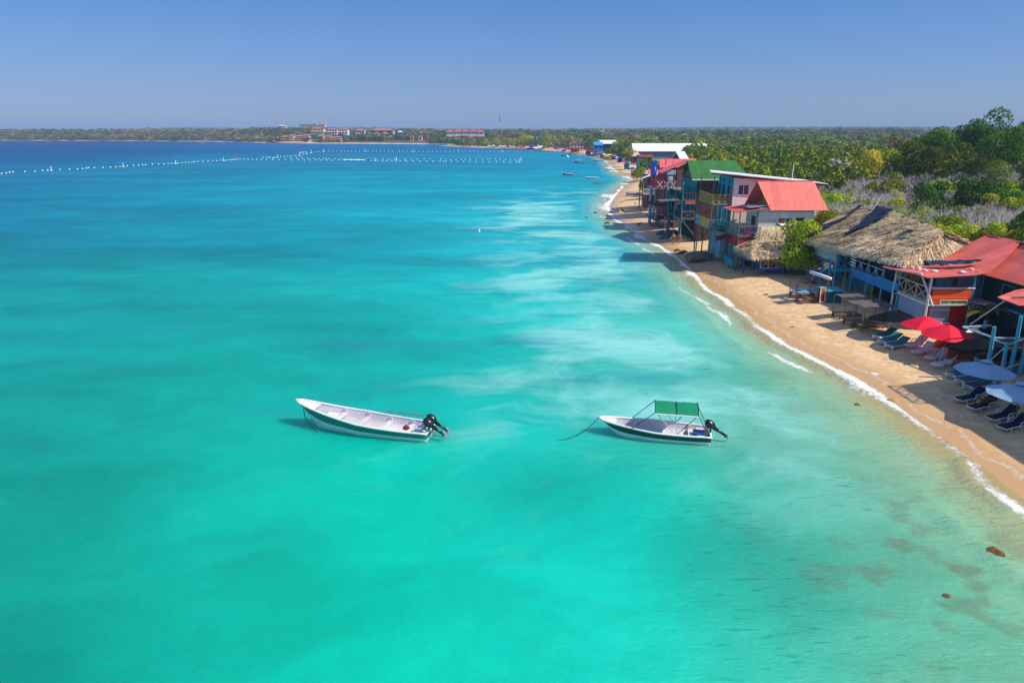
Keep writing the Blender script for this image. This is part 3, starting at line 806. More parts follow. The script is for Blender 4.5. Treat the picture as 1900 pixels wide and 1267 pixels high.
def merged_wood(name, pts, label, leaves=150, size=.75, tintmul=1.0, seed=5):
    base = [crown_arrays(500 + k, 2.6, 3.0, 7, leaves, size) for k in range(5)]
    Vs = []; Ts = []; Cs = []
    r = rng(seed)
    zs = ground_h(np.array([p[0] for p in pts]), np.array([p[1] for p in pts]))
    for (x, y, s, hs, k), z in zip(pts, zs):
        Vb, tb = base[r.integers(5)]
        a = r.uniform(0, 6.28); c, sn = math.cos(a), math.sin(a)
        W = Vb @ np.array([[c, sn, 0], [-sn, c, 0], [0, 0, hs]]) * s + np.array([x, y, z - .1 + .3 * s])
        Vs.append(W); Ts.append(tb)
        tc = np.array(TINT[k]) * r.uniform(.75, 1.3) * tintmul * np.array([r.uniform(.85, 1.2), 1, 1])
        Cs.append(np.tile(np.array([*tc, 1.0]), (len(tb), 1)))
    o = leaf_obj(name, np.concatenate(Vs), np.concatenate(Ts), leafmat('leaf_far', (.62, .62, .62), (1.35, 1.35, 1.35), attr=True, trans=.15), None, np.concatenate(Cs))
    return tag(o, label, 'woodland', kind='stuff')
merged_wood('woodland', far_pts, 'dense green and brown woodland stretching inland to the horizon', 300, .52)

# wooded shores across the bay and far hills
pts = []
r2 = random.Random(3)
def scatter(x0, x1, y0, y1, n, s0, s1, dmin, kinds, h0=.5, h1=.85):
    xs = np.array([r2.uniform(x0, x1) for _ in range(n)]); ys = np.array([r2.uniform(y0, y1) for _ in range(n)])
    d = shore_dist(xs, ys)
    for x, y, dd_ in zip(xs, ys, d):
        if dd_ > dmin and abs(x) < y * .85 and not any(a < x < b and c < y < e for a, b, c, e in RES_KEEP):
            pts.append((x, y, r2.uniform(s0, s1), r2.uniform(h0, h1), r2.choice(kinds)))
RES_KEEP = [(-326, -234, 986, 1006), (-300, -228, 1030, 1056), (-90, -30, 935, 965), (-225, -165, 1060, 1075)]
kl = ['green', 'green', 'dry', 'bright', 'dark', 'dry', 'green', 'yellow']
scatter(-1150, -330, 1000, 1450, 3400, 2.0, 3.2, .5, kl)
scatter(-340, -60, 985, 1300, 1500, 1.8, 2.8, 9, ['green', 'dark', 'green', 'dry', 'green', 'bright'], .6, .95)
scatter(-460, -300, 1170, 1285, 420, 2.2, 3.0, 9, ['green', 'dark', 'green', 'dry'], 1.0, 1.35)
scatter(-100, -20, 905, 952, 70, 2.0, 2.7, 5, ['green', 'dry', 'bright', 'dark'], .75, 1.0)
scatter(-110, 120, 900, 1300, 1300, 1.8, 3.0, 1, kl)
scatter(-85, 90, 740, 900, 420, 1.5, 2.4, 5, kl + ['bright', 'yellow'], .7, 1.0)
scatter(100, 1100, 720, 1300, 2400, 2.4, 3.6, 3, kl)
merged_wood('shore_woods', pts, 'mixed green and brown woods on the low shore across the bay', 90, .95, .62, 8)
pts = []
RES_KEEP = []
scatter(-1500, 2300, 1450, 3100, 6500, 3.6, 5.6, 3, kl, .3, .55)
merged_wood('far_woods', pts, 'hazy blue-green wooded hills along the horizon', 34, 1.7, .7, 9)
# ================================================================== BEACH HOUSES (near to far)
G0 = 0.8
def part(mb, name, m, root, parent=None, smooth=False, label=None, recalc=True):
    """mesh given in site coordinates, stored relative to its thing"""
    L = root.location; a = -root.rotation_euler[2]; c, s = math.cos(a), math.sin(a)
    if abs(a) < 1e-9: mb.v = [(x - L.x, y - L.y, z - L.z) for x, y, z in mb.v]
    else: mb.v = [((x - L.x) * c - (y - L.y) * s, (x - L.x) * s + (y - L.y) * c, z - L.z) for x, y, z in mb.v]
    return mb.build(name, m, parent or root, smooth, label, recalc=recalc)
# paints and timbers
m_dark = mat('dark_inside', (0.012, 0.014, 0.018), 0.7, .2, 2, .1, stain=0)  # near-black standing in for shade inside openings; also a black pipe
m_glass = mat('window_glass', (0.03, 0.05, 0.10), 0.12, .1, 1, 0, stain=0, spec=.6)
m_tealp = mat('teal_post', lin(70, 165, 185), .6, .2, 3, .2)
m_teal = mat('teal_boards', lin(48, 140, 150), .7, .25, 2, .2, planks=('y', .22))
m_tealw = mat('teal_wall', lin(60, 150, 165), .7, .25, 2, .2)
m_blueb = mat('blue_board', lin(24, 130, 190), .6, .15, 1.2, .1, stain=.25)
m_blue = mat('blue_paint', lin(20, 80, 190), .55, .15, 2, .1)
m_pale = mat('pale_blue_panel', lin(168, 190, 200), .75, .12, 1.2, .1, stain=.5)
m_white = mat('white_paint', (0.72, 0.72, 0.70), .6, .08, 2, .1, stain=.3)
m_whitew = mat('weathered_white_boards', (0.78, 0.75, 0.72), .85, .15, 3, .3, planks=('z', .2), stain=.6)
m_brownw = mat('dark_brown_boards', lin(82, 58, 50), .85, .3, 2, .4, planks=('z', .19), stain=.5, stretch=(.3, .3, 3))
m_brownv = mat('brown_plywood', lin(120, 84, 66), .85, .35, 1.6, .3, stain=.5, stretch=(2, 2, .4))
m_wood = mat('raw_timber', lin(140, 112, 84), .85, .3, 5, .3, stretch=(1, 1, .3))
m_greyw = mat('grey_timber', lin(120, 112, 108), .9, .25, 5, .3)
m_red = mat('salmon_red_roof', lin(236, 108, 94), .55, .10, 1.0, .1, corr=('x', .27), planks=('x', .8), stain=.45, stain_col=lin(236, 150, 138))
m_redy = mat('red_sheet_roof', lin(224, 106, 90), .55, .12, .8, .1, corr=('y', .26), planks=('y', .85), stain=.55, stain_col=lin(168, 66, 58))
m_redr = mat('red_sheet_roof_far', lin(222, 100, 96), .6, .1, 1, .1, corr=('y', .3), stain=.2)
m_green = mat('green_sheet_roof', lin(56, 112, 48), .6, .15, 1, .1, corr=('x', .24), planks=('x', .85), stain=.5, stain_col=lin(40, 86, 44))
m_redp = mat('red_paint', lin(190, 20, 22), .6, .2, 2, .1, planks=('z', .16), stain=.3)
m_maroon = mat('maroon_paint', lin(120, 22, 40), .65, .25, 1.5, .15)
m_mag = mat('magenta_paint', lin(200, 24, 74), .6, .2, 2, .1)
m_orange = mat('orange_boards', lin(250, 96, 44), .6, .1, 2, .15, planks=('z', .21), stain=.15)
m_yel = mat('yellow_paint', lin(226, 166, 24), .55, .1, 2, .1, stain=.15)
m_ochre = mat('ochre_rail', lin(196, 150, 70), .65, .15, 3, .2)
m_khaki = mat('khaki_slats', lin(196, 142, 68), .7, .15, 3, .2)
m_pink = mat('pink_render', lin(244, 218, 212), .85, .06, 1, .1, stain=.3)
m_cyan = mat('cyan_render', lin(40, 165, 190), .75, .15, 1.2, .1)
m_dgreen = mat('dark_green_wall', lin(20, 66, 62), .7, .25, 1, .1)
m_lav = mat('lavender_wall', lin(140, 140, 168), .8, .12, 1.3, .1)
m_grey = mat('grey_cloth', lin(130, 128, 140), .9, .1, 2, .1)
m_tarp = mat('dark_blue_tarp', lin(22, 34, 58), .5, .3, 3, .5, spec=.5)
m_stone = mat('rough_stone', lin(120, 112, 96), .95, .4, 3, 1.0, stain=.6)
m_black = mat('black_canvas', lin(14, 16, 22), .9, .3, 3, .3, stain=0, spec=.1)
m_thB = mat('thatch_under', lin(120, 96, 68), .95, .35, 7, .8, stretch=(1, 1, .5))
m_strand = leafmat('thatch_straw', lin(134, 112, 84), lin(252, 226, 182), .9, trans=0)
for _n in m_strand.node_tree.nodes:
    if _n.type == 'HUE_SAT': _n.inputs['Hue'].default_value = .5
    if _n.type == 'MAP_RANGE': _n.inputs[3].default_value = .5 if _n.inputs[3].default_value < .55 and _n.inputs[4].default_value < .6 else 1; _n.inputs[4].default_value = .5 if _n.inputs[4].default_value < .6 else 1

def rail(p, q, h=1.0, style='X', n=4, w=.07, mb=None, base=.08):
    mb = mb or MB(); p = Vector(p); q = Vector(q); up = Vector((0, 0, h))
    mb.beam(p + up, q + up, w * 1.1); mb.beam(p + Vector((0, 0, base)), q + Vector((0, 0, base)), w)
    for i in range(n):
        a = p.lerp(q, i / n); b = p.lerp(q, (i + 1) / n)
        lo = Vector((0, 0, base))
        mb.beam(a + lo, a + up, w)
        if style == 'X': mb.beam(a + lo, b + up, w * .7); mb.beam(b + lo, a + up, w * .7)
        elif style == 'V': mb.beam(a + up, (a + b) / 2 + lo, w * .8); mb.beam((a + b) / 2 + lo, b + up, w * .8)
        elif style == 'N': mb.beam(a + lo, b + up, w * .7)
        elif style == 'I':
            for k in (1, 2, 3): c = a.lerp(b, k / 4); mb.beam(c + lo, c + up, w * .6)
    mb.beam(q, q + up, w)
    return mb
def window(root, face, at, z, w, h, frame=None, panes=2, pane_m=None, parent=None):
    """face '-y': at=(xc, y); face '-x': at=(x, yc)"""
    f = MB(); g = MB(); t = .07
    def bx(mb, a0, a1, z0, z1, d0, d1):
        if face == '-y': mb.box(at[0] + a0, at[0] + a1, at[1] - d1, at[1] - d0, z0, z1)
        else: mb.box(at[0] - d1, at[0] - d0, at[1] + a0, at[1] + a1, z0, z1)
    bx(g, -w / 2, w / 2, z, z + h, .004, .02)
    bx(f, -w / 2 - t, w / 2 + t, z - t, z, .004, .09); bx(f, -w / 2 - t, w / 2 + t, z + h, z + h + t, .004, .07)
    bx(f, -w / 2 - t, -w / 2, z, z + h, .004, .06); bx(f, w / 2, w / 2 + t, z, z + h, .004, .06)
    for k in range(1, panes): c = -w / 2 + w * k / panes; bx(f, c - t / 2, c + t / 2, z, z + h, .021, .05)
    fo = part(f, 'window', frame or m_white, root, parent)
    part(g, 'pane', pane_m or m_glass, root, fo)
    return fo
def posts(root, pts, z0, z1, r, m, name='post'):
    for i, (x, y) in enumerate(pts):
        rr_ = random.Random(i + int(x * 10)); j = rr_.uniform(-.06, .06)
        part(MB().tube([(x, y, z0 - .3), (x + j, y + j, (z0 + z1) / 2), (x, y, z1)], [r * 1.1, r, r * .95], 8), name, m, root)

def thatch(root, patches, n, name='thatched_roof', L=.55, W=.035, th=.18, seed=1, fringe=True, droop=.25):
    """patches: quads (top0, top1, bot1, bot0). Sagging under-sheet with loose straw strands, one mesh"""
    r = rng(seed); Vs = []; Fs = []; tone = []; base = 0
    areas = [((Vector(p[1]) - Vector(p[0])).length + (Vector(p[2]) - Vector(p[3])).length) * (Vector(p[3]) - Vector(p[0])).length for p in patches]
    L0 = root.location
    for p, A in zip(patches, areas):
        P4 = np.array([list(q) for q in p], float) - np.array([L0.x, L0.y, L0.z])
        nu, nv = 26, 14
        uu, vv = np.meshgrid(np.linspace(0, 1, nu), np.linspace(0, 1, nv))
        def S(u, v):
            u = u[..., None]; v = v[..., None]
            return (P4[0] * (1 - u) + P4[1] * u) * (1 - v) + (P4[3] * (1 - u) + P4[2] * u) * v
        G = S(uu, vv)
        nrm = np.cross(P4[1] - P4[0], P4[3] - P4[0]); nrm /= np.linalg.norm(nrm)
        if nrm[2] < 0: nrm = -nrm
        bump = (vnoise(G[..., 0] * 1.0 + 50, G[..., 1] + G[..., 2], .9, seed) - .5) * .22 + (vnoise(G[..., 0], G[..., 1], 2.6, seed + 1) - .5) * .25
        edge = np.minimum(1, np.minimum(np.minimum(uu, 1 - uu) * 8, np.minimum(vv, 1) * 8 + .0))
        G2 = G + nrm * (bump * np.clip(edge, 0, 1))[..., None]
        Gb = G2 - nrm * th
        i = np.arange(nu * nv).reshape(nv, nu)
        q = np.stack([i[:-1, :-1], i[:-1, 1:], i[1:, 1:], i[1:, :-1]], -1).reshape(-1, 4)
        m_ = nu * nv
        Vs += [G2.reshape(-1, 3), Gb.reshape(-1, 3)]
        rim = []
        bd = [(0, k) for k in range(nu)] + [(k, nu - 1) for k in range(1, nv)] + [(nv - 1, k) for k in range(nu - 2, -1, -1)] + [(k, 0) for k in range(nv - 2, 0, -1)]
        ids = [i[a, b] for a, b in bd]
        for a, b in zip(ids, ids[1:] + ids[:1]): rim.append((a, b, b + m_, a + m_))
        F_ = np.concatenate([q, q[:, ::-1] + m_, np.array(rim)]) + base
        Fs.append(F_); tone.append(r.uniform(.1, .5, len(F_))); base += 2 * m_
        # strands
        k = int(n * A / sum(areas))
        u = r.uniform(-.01, 1.01, k); v = r.uniform(0, 1.0, k) ** .9
        if fringe: kk = k // 5; v[:kk] = r.uniform(.93, 1.0, kk)
        o = S(u, v); down = S(u, np.minimum(v + .05, 2)) - o; down /= np.linalg.norm(down, axis=1)[:, None]
        bb = (vnoise(o[:, 0] + 50, o[:, 1] + o[:, 2], .9, seed) - .5) * .22 + (vnoise(o[:, 0], o[:, 1], 2.6, seed + 1) - .5) * .25
        o = o + nrm * (bb + .03)[:, None]
        side = np.cross(nrm, down)
        dr = down + side * r.normal(0, .38, k)[:, None] + nrm * r.uniform(-.02, .16, k)[:, None]
        dr /= np.linalg.norm(dr, axis=1)[:, None]
        late = v > .9
        dr[late] += np.array([0, 0, -droop * 2.2]); dr /= np.linalg.norm(dr, axis=1)[:, None]
        ln = L * r.uniform(.5, 1.5, k)[:, None]; s2 = np.cross(nrm, dr) * (W * r.uniform(.6, 1.8, k))[:, None]
        e = o + dr * ln; up = nrm * .03
        Q = np.stack([o - s2, o + s2, e + s2 * .4 + up, e - s2 * .4 + up], 1).reshape(-1, 3)
        Vs.append(Q); Fs.append(np.arange(k * 4).reshape(k, 4) + base); base += 4 * k
        tn = np.clip(r.normal(.55, .28, k) + (vnoise(o[:, 0], o[:, 1], 1.4, 9) - .5) * .5, 0, 1); tone.append(tn)
    return mesh_np(name, np.concatenate(Vs), np.concatenate(Fs), m_strand, root, attrs={'tone': ('FACE', np.concatenate(tone))})

# ------------------------------------------------------------------ large thatched house
hc = empty('thatched_house', (33.8, 58, G0), 0, 'large two-storey turquoise beach house under one big tan thatched roof', 'house')
C0, C1 = 58.6, 76.2
part(MB().box(36.2, 42.5, C0, C1, G0 - .3, 3.0), 'ground_floor_wall', m_tealw, hc)
part(MB().box(36.2, 42.5, C0, C1, 3.2, 5.6), 'upper_wall', mat('teal_dim_wall', lin(34, 96, 112), .8, .2, 1, .1), hc)
part(MB().box(33.75, 42.6, C0 - .1, C1 + .1, 3.002, 3.198), 'floor_deck', m_greyw, hc)
part(MB().box(33.70, 33.745, 58.4, 62.2, 2.75, 3.75), 'fascia_board', m_blueb, hc)
part(MB().box(33.70, 33.745, 62.25, 66.6, 2.75, 3.6), 'fascia_board', m_blueb, hc)
part(MB().box(33.68, 33.78, 70.4, 73.6, 3.35, 4.75), 'wall_panel', m_pale, hc)
part(MB().box(33.68, 33.78, 73.66, 76.3, 3.35, 4.75), 'wall_panel', m_pale, hc)
posts(hc, [(33.85, 58.5), (33.85, 61.2), (33.85, 64.0), (33.85, 67.0), (33.85, 70.3)], G0, 5.45, .085, m_tealp)
posts(hc, [(33.9, 73.6), (33.9, 76.2)], G0, 3.3, .085, m_tealp)
posts(hc, [(34.6, 65.2), (34.9, 64.7), (34.2, 69.0), (34.0, 75.8)], G0, 3.0, .07, mat('yellow_pole', lin(214, 190, 40), .7, .2, 4), 'yellow_pole')
part(rail((33.85, 61.2, 3.2), (33.85, 66.9, 3.2), 1.15, 'V', 4), 'railing', m_pale, hc)
part(rail((33.85, 67.1, 3.2), (33.85, 70.2, 3.2), 1.2, 'X', 2), 'railing', m_tealp, hc)
sl = MB()
for k in range(4): sl.box(33.66, 33.7, 66.2, 67.2, 3.75 + k * .27, 3.89 + k * .27)
part(sl, 'slatted_shutter', m_white, hc)
dd_ = part(MB().box(36.14, 36.18, 60.0, 60.9, 3.2, 5.2), 'louvred_door', m_blue, hc); part(MB().box(36.10, 36.135, 59.5, 60.0, 3.2, 5.1), 'door_panel', m_pale, hc, dd_)
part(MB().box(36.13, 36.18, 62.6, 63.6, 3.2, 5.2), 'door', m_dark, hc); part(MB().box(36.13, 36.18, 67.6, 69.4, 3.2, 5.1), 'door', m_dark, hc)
part(MB().box(36.13, 36.18, 61.8, 66.8, G0, 2.9), 'bar_front_shade', m_dark, hc)  # dark sheet painted for the shade inside the bar
part(MB().box(36.11, 36.18, 59.0, 61.6, G0 + .3, 2.6), 'wall_panel', mat('mottled_panel', lin(130, 110, 92), .9, .4, 1.5, .2), hc)
window(hc, '-x', (36.2, 73.0), 1.3, 1.6, 1.2, m_tealp)
window(hc, '-x', (36.2, 71.6), 3.9, 1.0, 1.0, m_tealp)
# side ladder frame and staircase
st = MB()
a0 = Vector((33.2, 73.4, G0)); a1 = Vector((33.2, 68.6, 3.2))
for dx in (0, -.95): st.beam(a0 + Vector((dx, 0, 0)), a1 + Vector((dx, 0, 0)), .07, .26)
for k in range(11):
    p = a0.lerp(a1, (k + .5) / 11); st.box(p.x - .93, p.x - .02, p.y - .14, p.y + .14, p.z, p.z + .05)
so = part(st, 'staircase', mat('blue_stair', lin(40, 130, 180), .6, .2, 2), hc)
hr = MB()
for dx in (.02, -.97):
    hr.beam(a0 + Vector((dx, 0, 1)), a1 + Vector((dx, 0, 1.05)), .06)
    for k in (0, .33, .66, 1): p = a0.lerp(a1, k) + Vector((dx, 0, 0)); hr.beam(p, p + Vector((0, 0, 1.02)), .06)
part(hr, 'handrail', m_blueb, hc, so)
part(MB().box(32.2, 33.72, 67.3, 68.6, 3.05, 3.19), 'stair_landing', m_tealw, hc)
posts(hc, [(32.3, 67.4), (32.3, 68.5)], G0, 4.2, .07, m_tealp)
rT = 8.45
thatch(hc, [((38.9, 61.5, 7.8), (38.9, 70.0, 8.6), (33.2, 68.2, 5.15), (33.9, 58.6, 5.65)), ((38.9, 70.0, 8.6), (38.9, 78.2, 8.2), (32.6, 77.4, 4.85), (33.2, 68.2, 5.15)),
            ((38.9, 78.2, 8.2), (38.9, 61.5, 7.8), (44.8, 60.2, 5.0), (45.2, 77.6, 4.7))], 26000, seed=3)
thatch(hc, [((38.5, 62.1, 7.7), (39.4, 62.0, 7.7), (44.3, 59.9, 4.6), (34.0, 58.9, 5.3))], 5500, 'thatched_gable', L=.9, seed=5, droop=.6)
thatch(hc, [((38.9, 62.0, 8.0), (38.9, 67.0, 8.5), (37.2, 66.6, 7.45), (37.1, 61.6, 7.05))], 2600, 'ridge_thatch', L=.9, seed=8, fringe=False, th=.1)
thatch(hc, [((38.9, 77.9, 8.1), (39.2, 77.9, 8.1), (34, 77.9, 5.2), (44.4, 77.9, 5.0))], 1500, 'thatched_gable', L=.8, seed=9, droop=.5)
thatch(hc, [((36.2, 59.6, 5.6), (36.2, 61.0, 5.7), (36.05, 60.8, 3.4), (36.05, 59.4, 3.4))], 500, 'hanging_thatch', L=.6, seed=19, droop=.4)

def drape(name, path, widths, root_lab, m, seed, lift=.24, hang=None):
    """cloth strip along a path on the roof"""
    r = random.Random(seed); mb = MB(); N = 22; Mw = 9
    pts = [Vector(p) for p in path]
    seg = [0]
    for a, b in zip(pts, pts[1:]): seg.append(seg[-1] + (b - a).length)
    vs = []
    for i in range(N):
        s = seg[-1] * i / (N - 1)
        k = max(j for j in range(len(seg) - 1) if seg[j] <= s + 1e-6) if s < seg[-1] else len(seg) - 2
        t = (s - seg[k]) / (seg[k + 1] - seg[k]); c = pts[k].lerp(pts[k + 1], t); w = widths[k] * (1 - t) + widths[k + 1] * t
        sd = Vector((0, 1, 0.0))
        for j in range(Mw):
            f = j / (Mw - 1) - .5
            wr = .16 * mnoise.noise(Vector((j * .8 + seed, i * .22, seed))) + .10 * mnoise.noise(Vector((j * 1.9, i * .7, seed + 5)))
            vs.append(c + sd * (w * f + .12 * math.sin(i * .8 + j)) + Vector((-.3, 0, 1)).normalized() * (lift + wr))
    fs = [(i * Mw + j, i * Mw + j + 1, (i + 1) * Mw + j + 1, (i + 1) * Mw + j) for i in range(N - 1) for j in range(Mw - 1)]
    nV = len(vs); vs2 = [v - Vector((0, 0, .03)) for v in vs]
    fs2 = [tuple(q + nV for q in f[::-1]) for f in fs]
    rim = [(j, j + 1) for j in range(Mw - 1)] + [((N - 1) * Mw + j + 1, (N - 1) * Mw + j) for j in range(Mw - 1)] + [((i + 1) * Mw, i * Mw) for i in range(N - 1)] + [(i * Mw + Mw - 1, (i + 1) * Mw + Mw - 1) for i in range(N - 1)]
    mb.add(vs + vs2, fs + fs2 + [(a, b, b + nV, a + nV) for a, b in rim])
    mb.v = [(x - path[0][0], y - path[0][1], z - path[0][2]) for x, y, z in mb.v]
    o = mb.build(name, m, None, True, loc=Vector(path[0])); return tag(o, root_lab, 'tarp')
def roofz(x, y):
    z0 = 7.8 + (y - 61.5) / 8.5 * .8 if y < 70 else 8.6 - (y - 70) / 8.2 * .4; ze = 5.65 - (y - 58.6) / 18.8 * .8
    xe = 33.9 - (y - 58.6) / 18.8 * 1.3
    return z0 + (ze - z0) * (38.9 - x) / (38.9 - xe)
drape('roof_tarp', [(38.8, 71.6, roofz(38.8, 71.6) + .25), (37.6, 71.2, roofz(37.6, 71) + .12), (36.2, 71.0, roofz(36.2, 70.6)), (34.6, 71.0, roofz(34.6, 70.3))], [3.4, 2.6, 1.4, .35],
      'dark blue tarpaulin spreading down from the middle of the thatched ridge', m_tarp, 2)
drape('roof_tarp', [(38.7, 76.6, roofz(38.7, 76) + .22), (36.6, 76.0, roofz(36.6, 76)), (34.4, 76.5, roofz(34.4, 76)), (32.75, 76.9, 4.95), (32.35, 76.9, 3.6)], [.8, .7, 1.5, 2.2, 1.0],
      'dark blue tarpaulin strip hanging over the far front corner of the thatched roof', m_tarp, 6)
tag(MB().slab([(-.6, -.5, 0), (.6, -.45, -.12), (.55, .5, -.1), (-.6, .45, .05)], .03).build('loose_roof_sheet', m_grey, loc=(37.6, 64.2, roofz(37.6, 64.2) + .35)), 'loose grey sheet lying near the top of the thatched roof', 'roof sheet')
mp_ = MB().tube([(0, 0, 0), (.1, -.1, 1.3)], .04, 6).build('roof_pole', m_wood, loc=(34.6, 63.2, roofz(34.6, 63.2) + .1)); tag(mp_, 'thin wooden pole standing on the lower slope of the thatched roof', 'pole')

# ------------------------------------------------------------------ orange balcony house
hb = empty('orange_balcony_house', (33.8, 54, G0), 0, 'beach house with a curving red sheet roof and an orange boarded balcony', 'house')
part(MB().box(33.7, 39.4, 53.9, 59.2, 2.92, 3.08), 'balcony_floor', m_white, hb)
part(MB().box(34.0, 37.2, 53.86, 53.95, 3.12, 4.32), 'orange_balustrade', m_orange, hb)
part(MB().box(33.9, 37.35, 53.82, 53.99, 4.33, 4.43), 'top_rail', m_white, hb)
part(rail((33.8, 54.2, 3.1), (33.8, 59.0, 3.1), 1.25, 'X', 3, .08), 'cross_railing', mat('cream_rail', lin(200, 190, 150), .7, .1, 3), hb)
posts(hb, [(33.8, 54.0), (33.8, 59.1)], G0, 5.35, .10, m_white)
posts(hb, [(37.25, 53.95)], G0, 5.75, .09, m_tealp)
part(MB().beam((33.2, 59.3, 4.95), (33.25, 54.6, 5.42), .11).beam((33.25, 54.6, 5.42), (33.95, 53.5, 3.0), .11), 'bent_fascia_beam', m_white, hb)
# red roof in curved strips
def roofsheet(name, rows, m, th=.05):
    mb = MB(); n = len(rows[0]); vs = [Vector(p) for r_ in rows for p in r_]; k = len(vs)
    vs2 = [v - Vector((0, 0, th)) for v in vs]; R_ = len(rows)
    fs = [(i * n + j, i * n + j + 1, (i + 1) * n + j + 1, (i + 1) * n + j) for i in range(R_ - 1) for j in range(n - 1)]
    rim = [(j, j + 1) for j in range(n - 1)] + [((R_ - 1) * n + j + 1, (R_ - 1) * n + j) for j in range(n - 1)] + [((i + 1) * n, i * n) for i in range(R_ - 1)] + [(i * n + n - 1, (i + 1) * n + n - 1) for i in range(R_ - 1)]
    mb.add(vs + vs2, fs + [tuple(q + k for q in f[::-1]) for f in fs] + [(a, b, b + k, a + k) for a, b in rim])
    return part(mb, name, m, hb)
rows = []
for i in range(9):
    f = i / 8; xx = 33.0 + 9.5 * f; z = 4.95 + .75 * f * 1.3 + 1.75 * max(0, f - .42) ** 1.35 * 2.05
    yn = 53.3 + (0 if f < .5 else (f - .5) * 7.2); yf = 60.2 + 1.0 * f
    rows.append([(xx - (.0 if j else .0), yf + (yn - yf) * j / 5, z + (.45 * (j / 5) * (1 - f)) - .05 * math.sin(j * 1.4)) for j in range(6)])
roofsheet('red_roof', rows, m_redy)
roofsheet('ridge_cap', [[(42.35, 61.2 - 2.4 * j, 7.62 - .04 * (j % 2)) for j in range(6)], [(42.75, 61.2 - 2.4 * j, 7.62 - .05 * (j % 2)) for j in range(6)]], m_maroon, .08)
roofsheet('side_roof', [[(42.5, 57.0, 7.52), (42.5, 53, 7.5), (42.5, 48, 7.48)], [(40.6, 56.3, 6.3), (40.7, 52.5, 6.3), (40.7, 47, 6.3)], [(38.5, 55.7, 5.28), (38.6, 51.7, 5.35), (38.6, 46, 5.4)]], m_redy)
roofsheet('back_roof', [[(42.5, 61.2, 7.56), (42.5, 48, 7.46)], [(47, 61.2, 5.2), (47, 48, 5.2)]], m_redy)
part(MB().box(39.4, 46, 48, 60.6, G0 - .2, 5.35), 'house_wall', m_dgreen, hb)
part(MB().box(37.35, 39.38, 56.0, 59.0, G0 - .2, 5.6), 'side_wall', mat('pale_side_wall', lin(150, 172, 184), .8, .1, 1, .1, stain=.4), hb)
part(MB().box(37.5, 39.3, 55.94, 55.99, 3.1, 5.4), 'lavender_boards', m_lav, hb)
window(hb, '-x', (39.4, 53.0), 3.6, 1.15, 1.15, m_tealp, 1, m_dark)
part(MB().box(39.2, 39.39, 47, 55.9, 2.9, 3.05), 'sill_beam', m_tealp, hb)
posts(hb, [(39.1, 55.6), (38.9, 55.9)], G0, 5.3, .06, m_tealp)
# ground floor of the balcony
part(MB().box(34.1, 37.2, 54.15, 54.3, G0 - .2, 2.9), 'red_wall', m_redp, hb)
part(MB().box(34.15, 35.75, 54.02, 54.12, 1.55, 2.85), 'serving_panel', m_lav, hb)
part(MB().box(34.1, 35.8, 53.85, 54.14, 1.40, 1.5), 'counter_ledge', m_white, hb)
part(MB().box(33.95, 34.05, 54.6, 58.8, 1.5, 2.85), 'grey_panel', mat('pale_grey_panel', lin(150, 170, 190), .8, .15, 1, .1), hb)
part(MB().box(34.0, 34.08, 54.4, 58.9, G0 - .1, 1.4), 'plank_skirt', m_brownw, hb)
part(MB().box(37.2, 37.5, 54.1, 56, G0 - .2, 2.9), 'stone_wall', m_stone, hb)
part(MB().box(36.0, 36.2, 55.0, 59, 3.1, 5.3), 'inner_wall', mat('teal_inner', lin(60, 120, 140), .8, .2, 1), hb)
window(hb, '-x', (36.0, 57.6), 3.9, 1.6, .8, m_tealp, 3, m_dark)
# stones, tarp and sign
rs = random.Random(4)
m_pale_stone = mat('pale_stone', lin(228, 210, 196), .9, .15, 6, .5)
def rock_mb(rx, ry, rz, seed):
    import bmesh
    bm = bmesh.new(); bmesh.ops.create_icosphere(bm, subdivisions=2, radius=1)
    for v in bm.verts:
        d = v.co.copy(); k = 1 + .38 * mnoise.noise(d * 1.7 + Vector((seed * 3.1, 0, 0))) + .15 * mnoise.noise(d * 4 + Vector((seed, 2, 0)))
        v.co = Vector((d.x * rx, d.y * ry, d.z * rz)) * k
    mb = MB(); mb.v = [tuple(v.co) for v in bm.verts]; mb.f = [tuple(v.index for v in f.verts) for f in bm.faces]; bm.free(); return mb
for i, (px, py, w) in enumerate([(1673, 499, .32), (1691, 500, .30), (1706, 495, .32), (1704, 503, .3), (1716, 502, .38), (1734, 504, .45), (1786, 501, .45), (1806, 487, .28)]):
    p = PY(px, py, 58.6 - i * .62 if i < 6 else (54.3 if i == 6 else 54.8))
    f = (p.x - 33.0) / 9.5; jf = min(1, max(0, (60.2 + f - p.y) / 6.9))
    z = 4.95 + .75 * f * 1.3 + 1.75 * max(0, f - .42) ** 1.35 * 2.05 + .45 * jf * (1 - f)
    o = rock_mb(w * .55, w * .8, .11, i).build('roof_stone', m_pale_stone, loc=(p.x, p.y, z + .07))
    tag(o, ['pale stone weighing down the far corner of the red roof', 'pale flat stone near the far corner of the red roof, second along', 'pale stone set back from the eave of the red roof', 'pale stone close to the eave of the red roof, in the middle of the row',
            'larger pale stone beside the middle one on the red roof eave', 'long pale stone nearest the white corner post on the red roof', 'pale flat stone at the near end of the red roof by the dark tarp', 'small pale stone above the dark tarp on the red roof'][i], 'stone', 'stones weighing down the red roof')
drape('roof_tarp', [(38.6, 55.6, 6.15), (37.4, 56.2, 5.87), (35.8, 57.2, 5.62)], [.4, 1.2, 1.9], 'dark blue tarpaulin lying on the red sheet roof', m_tarp, 11, .22)
sg = empty('house_name_sign', (34.6, 53.6, 3.1), 0, 'long yellow-green sign board lettered in green below the orange balustrade', 'sign')
part(MB().box(34.62, 36.75, 53.66, 53.72, 3.10, 3.42), 'board', mat('yellow_green_board', lin(206, 206, 96), .7, .15, 4, .1), sg)
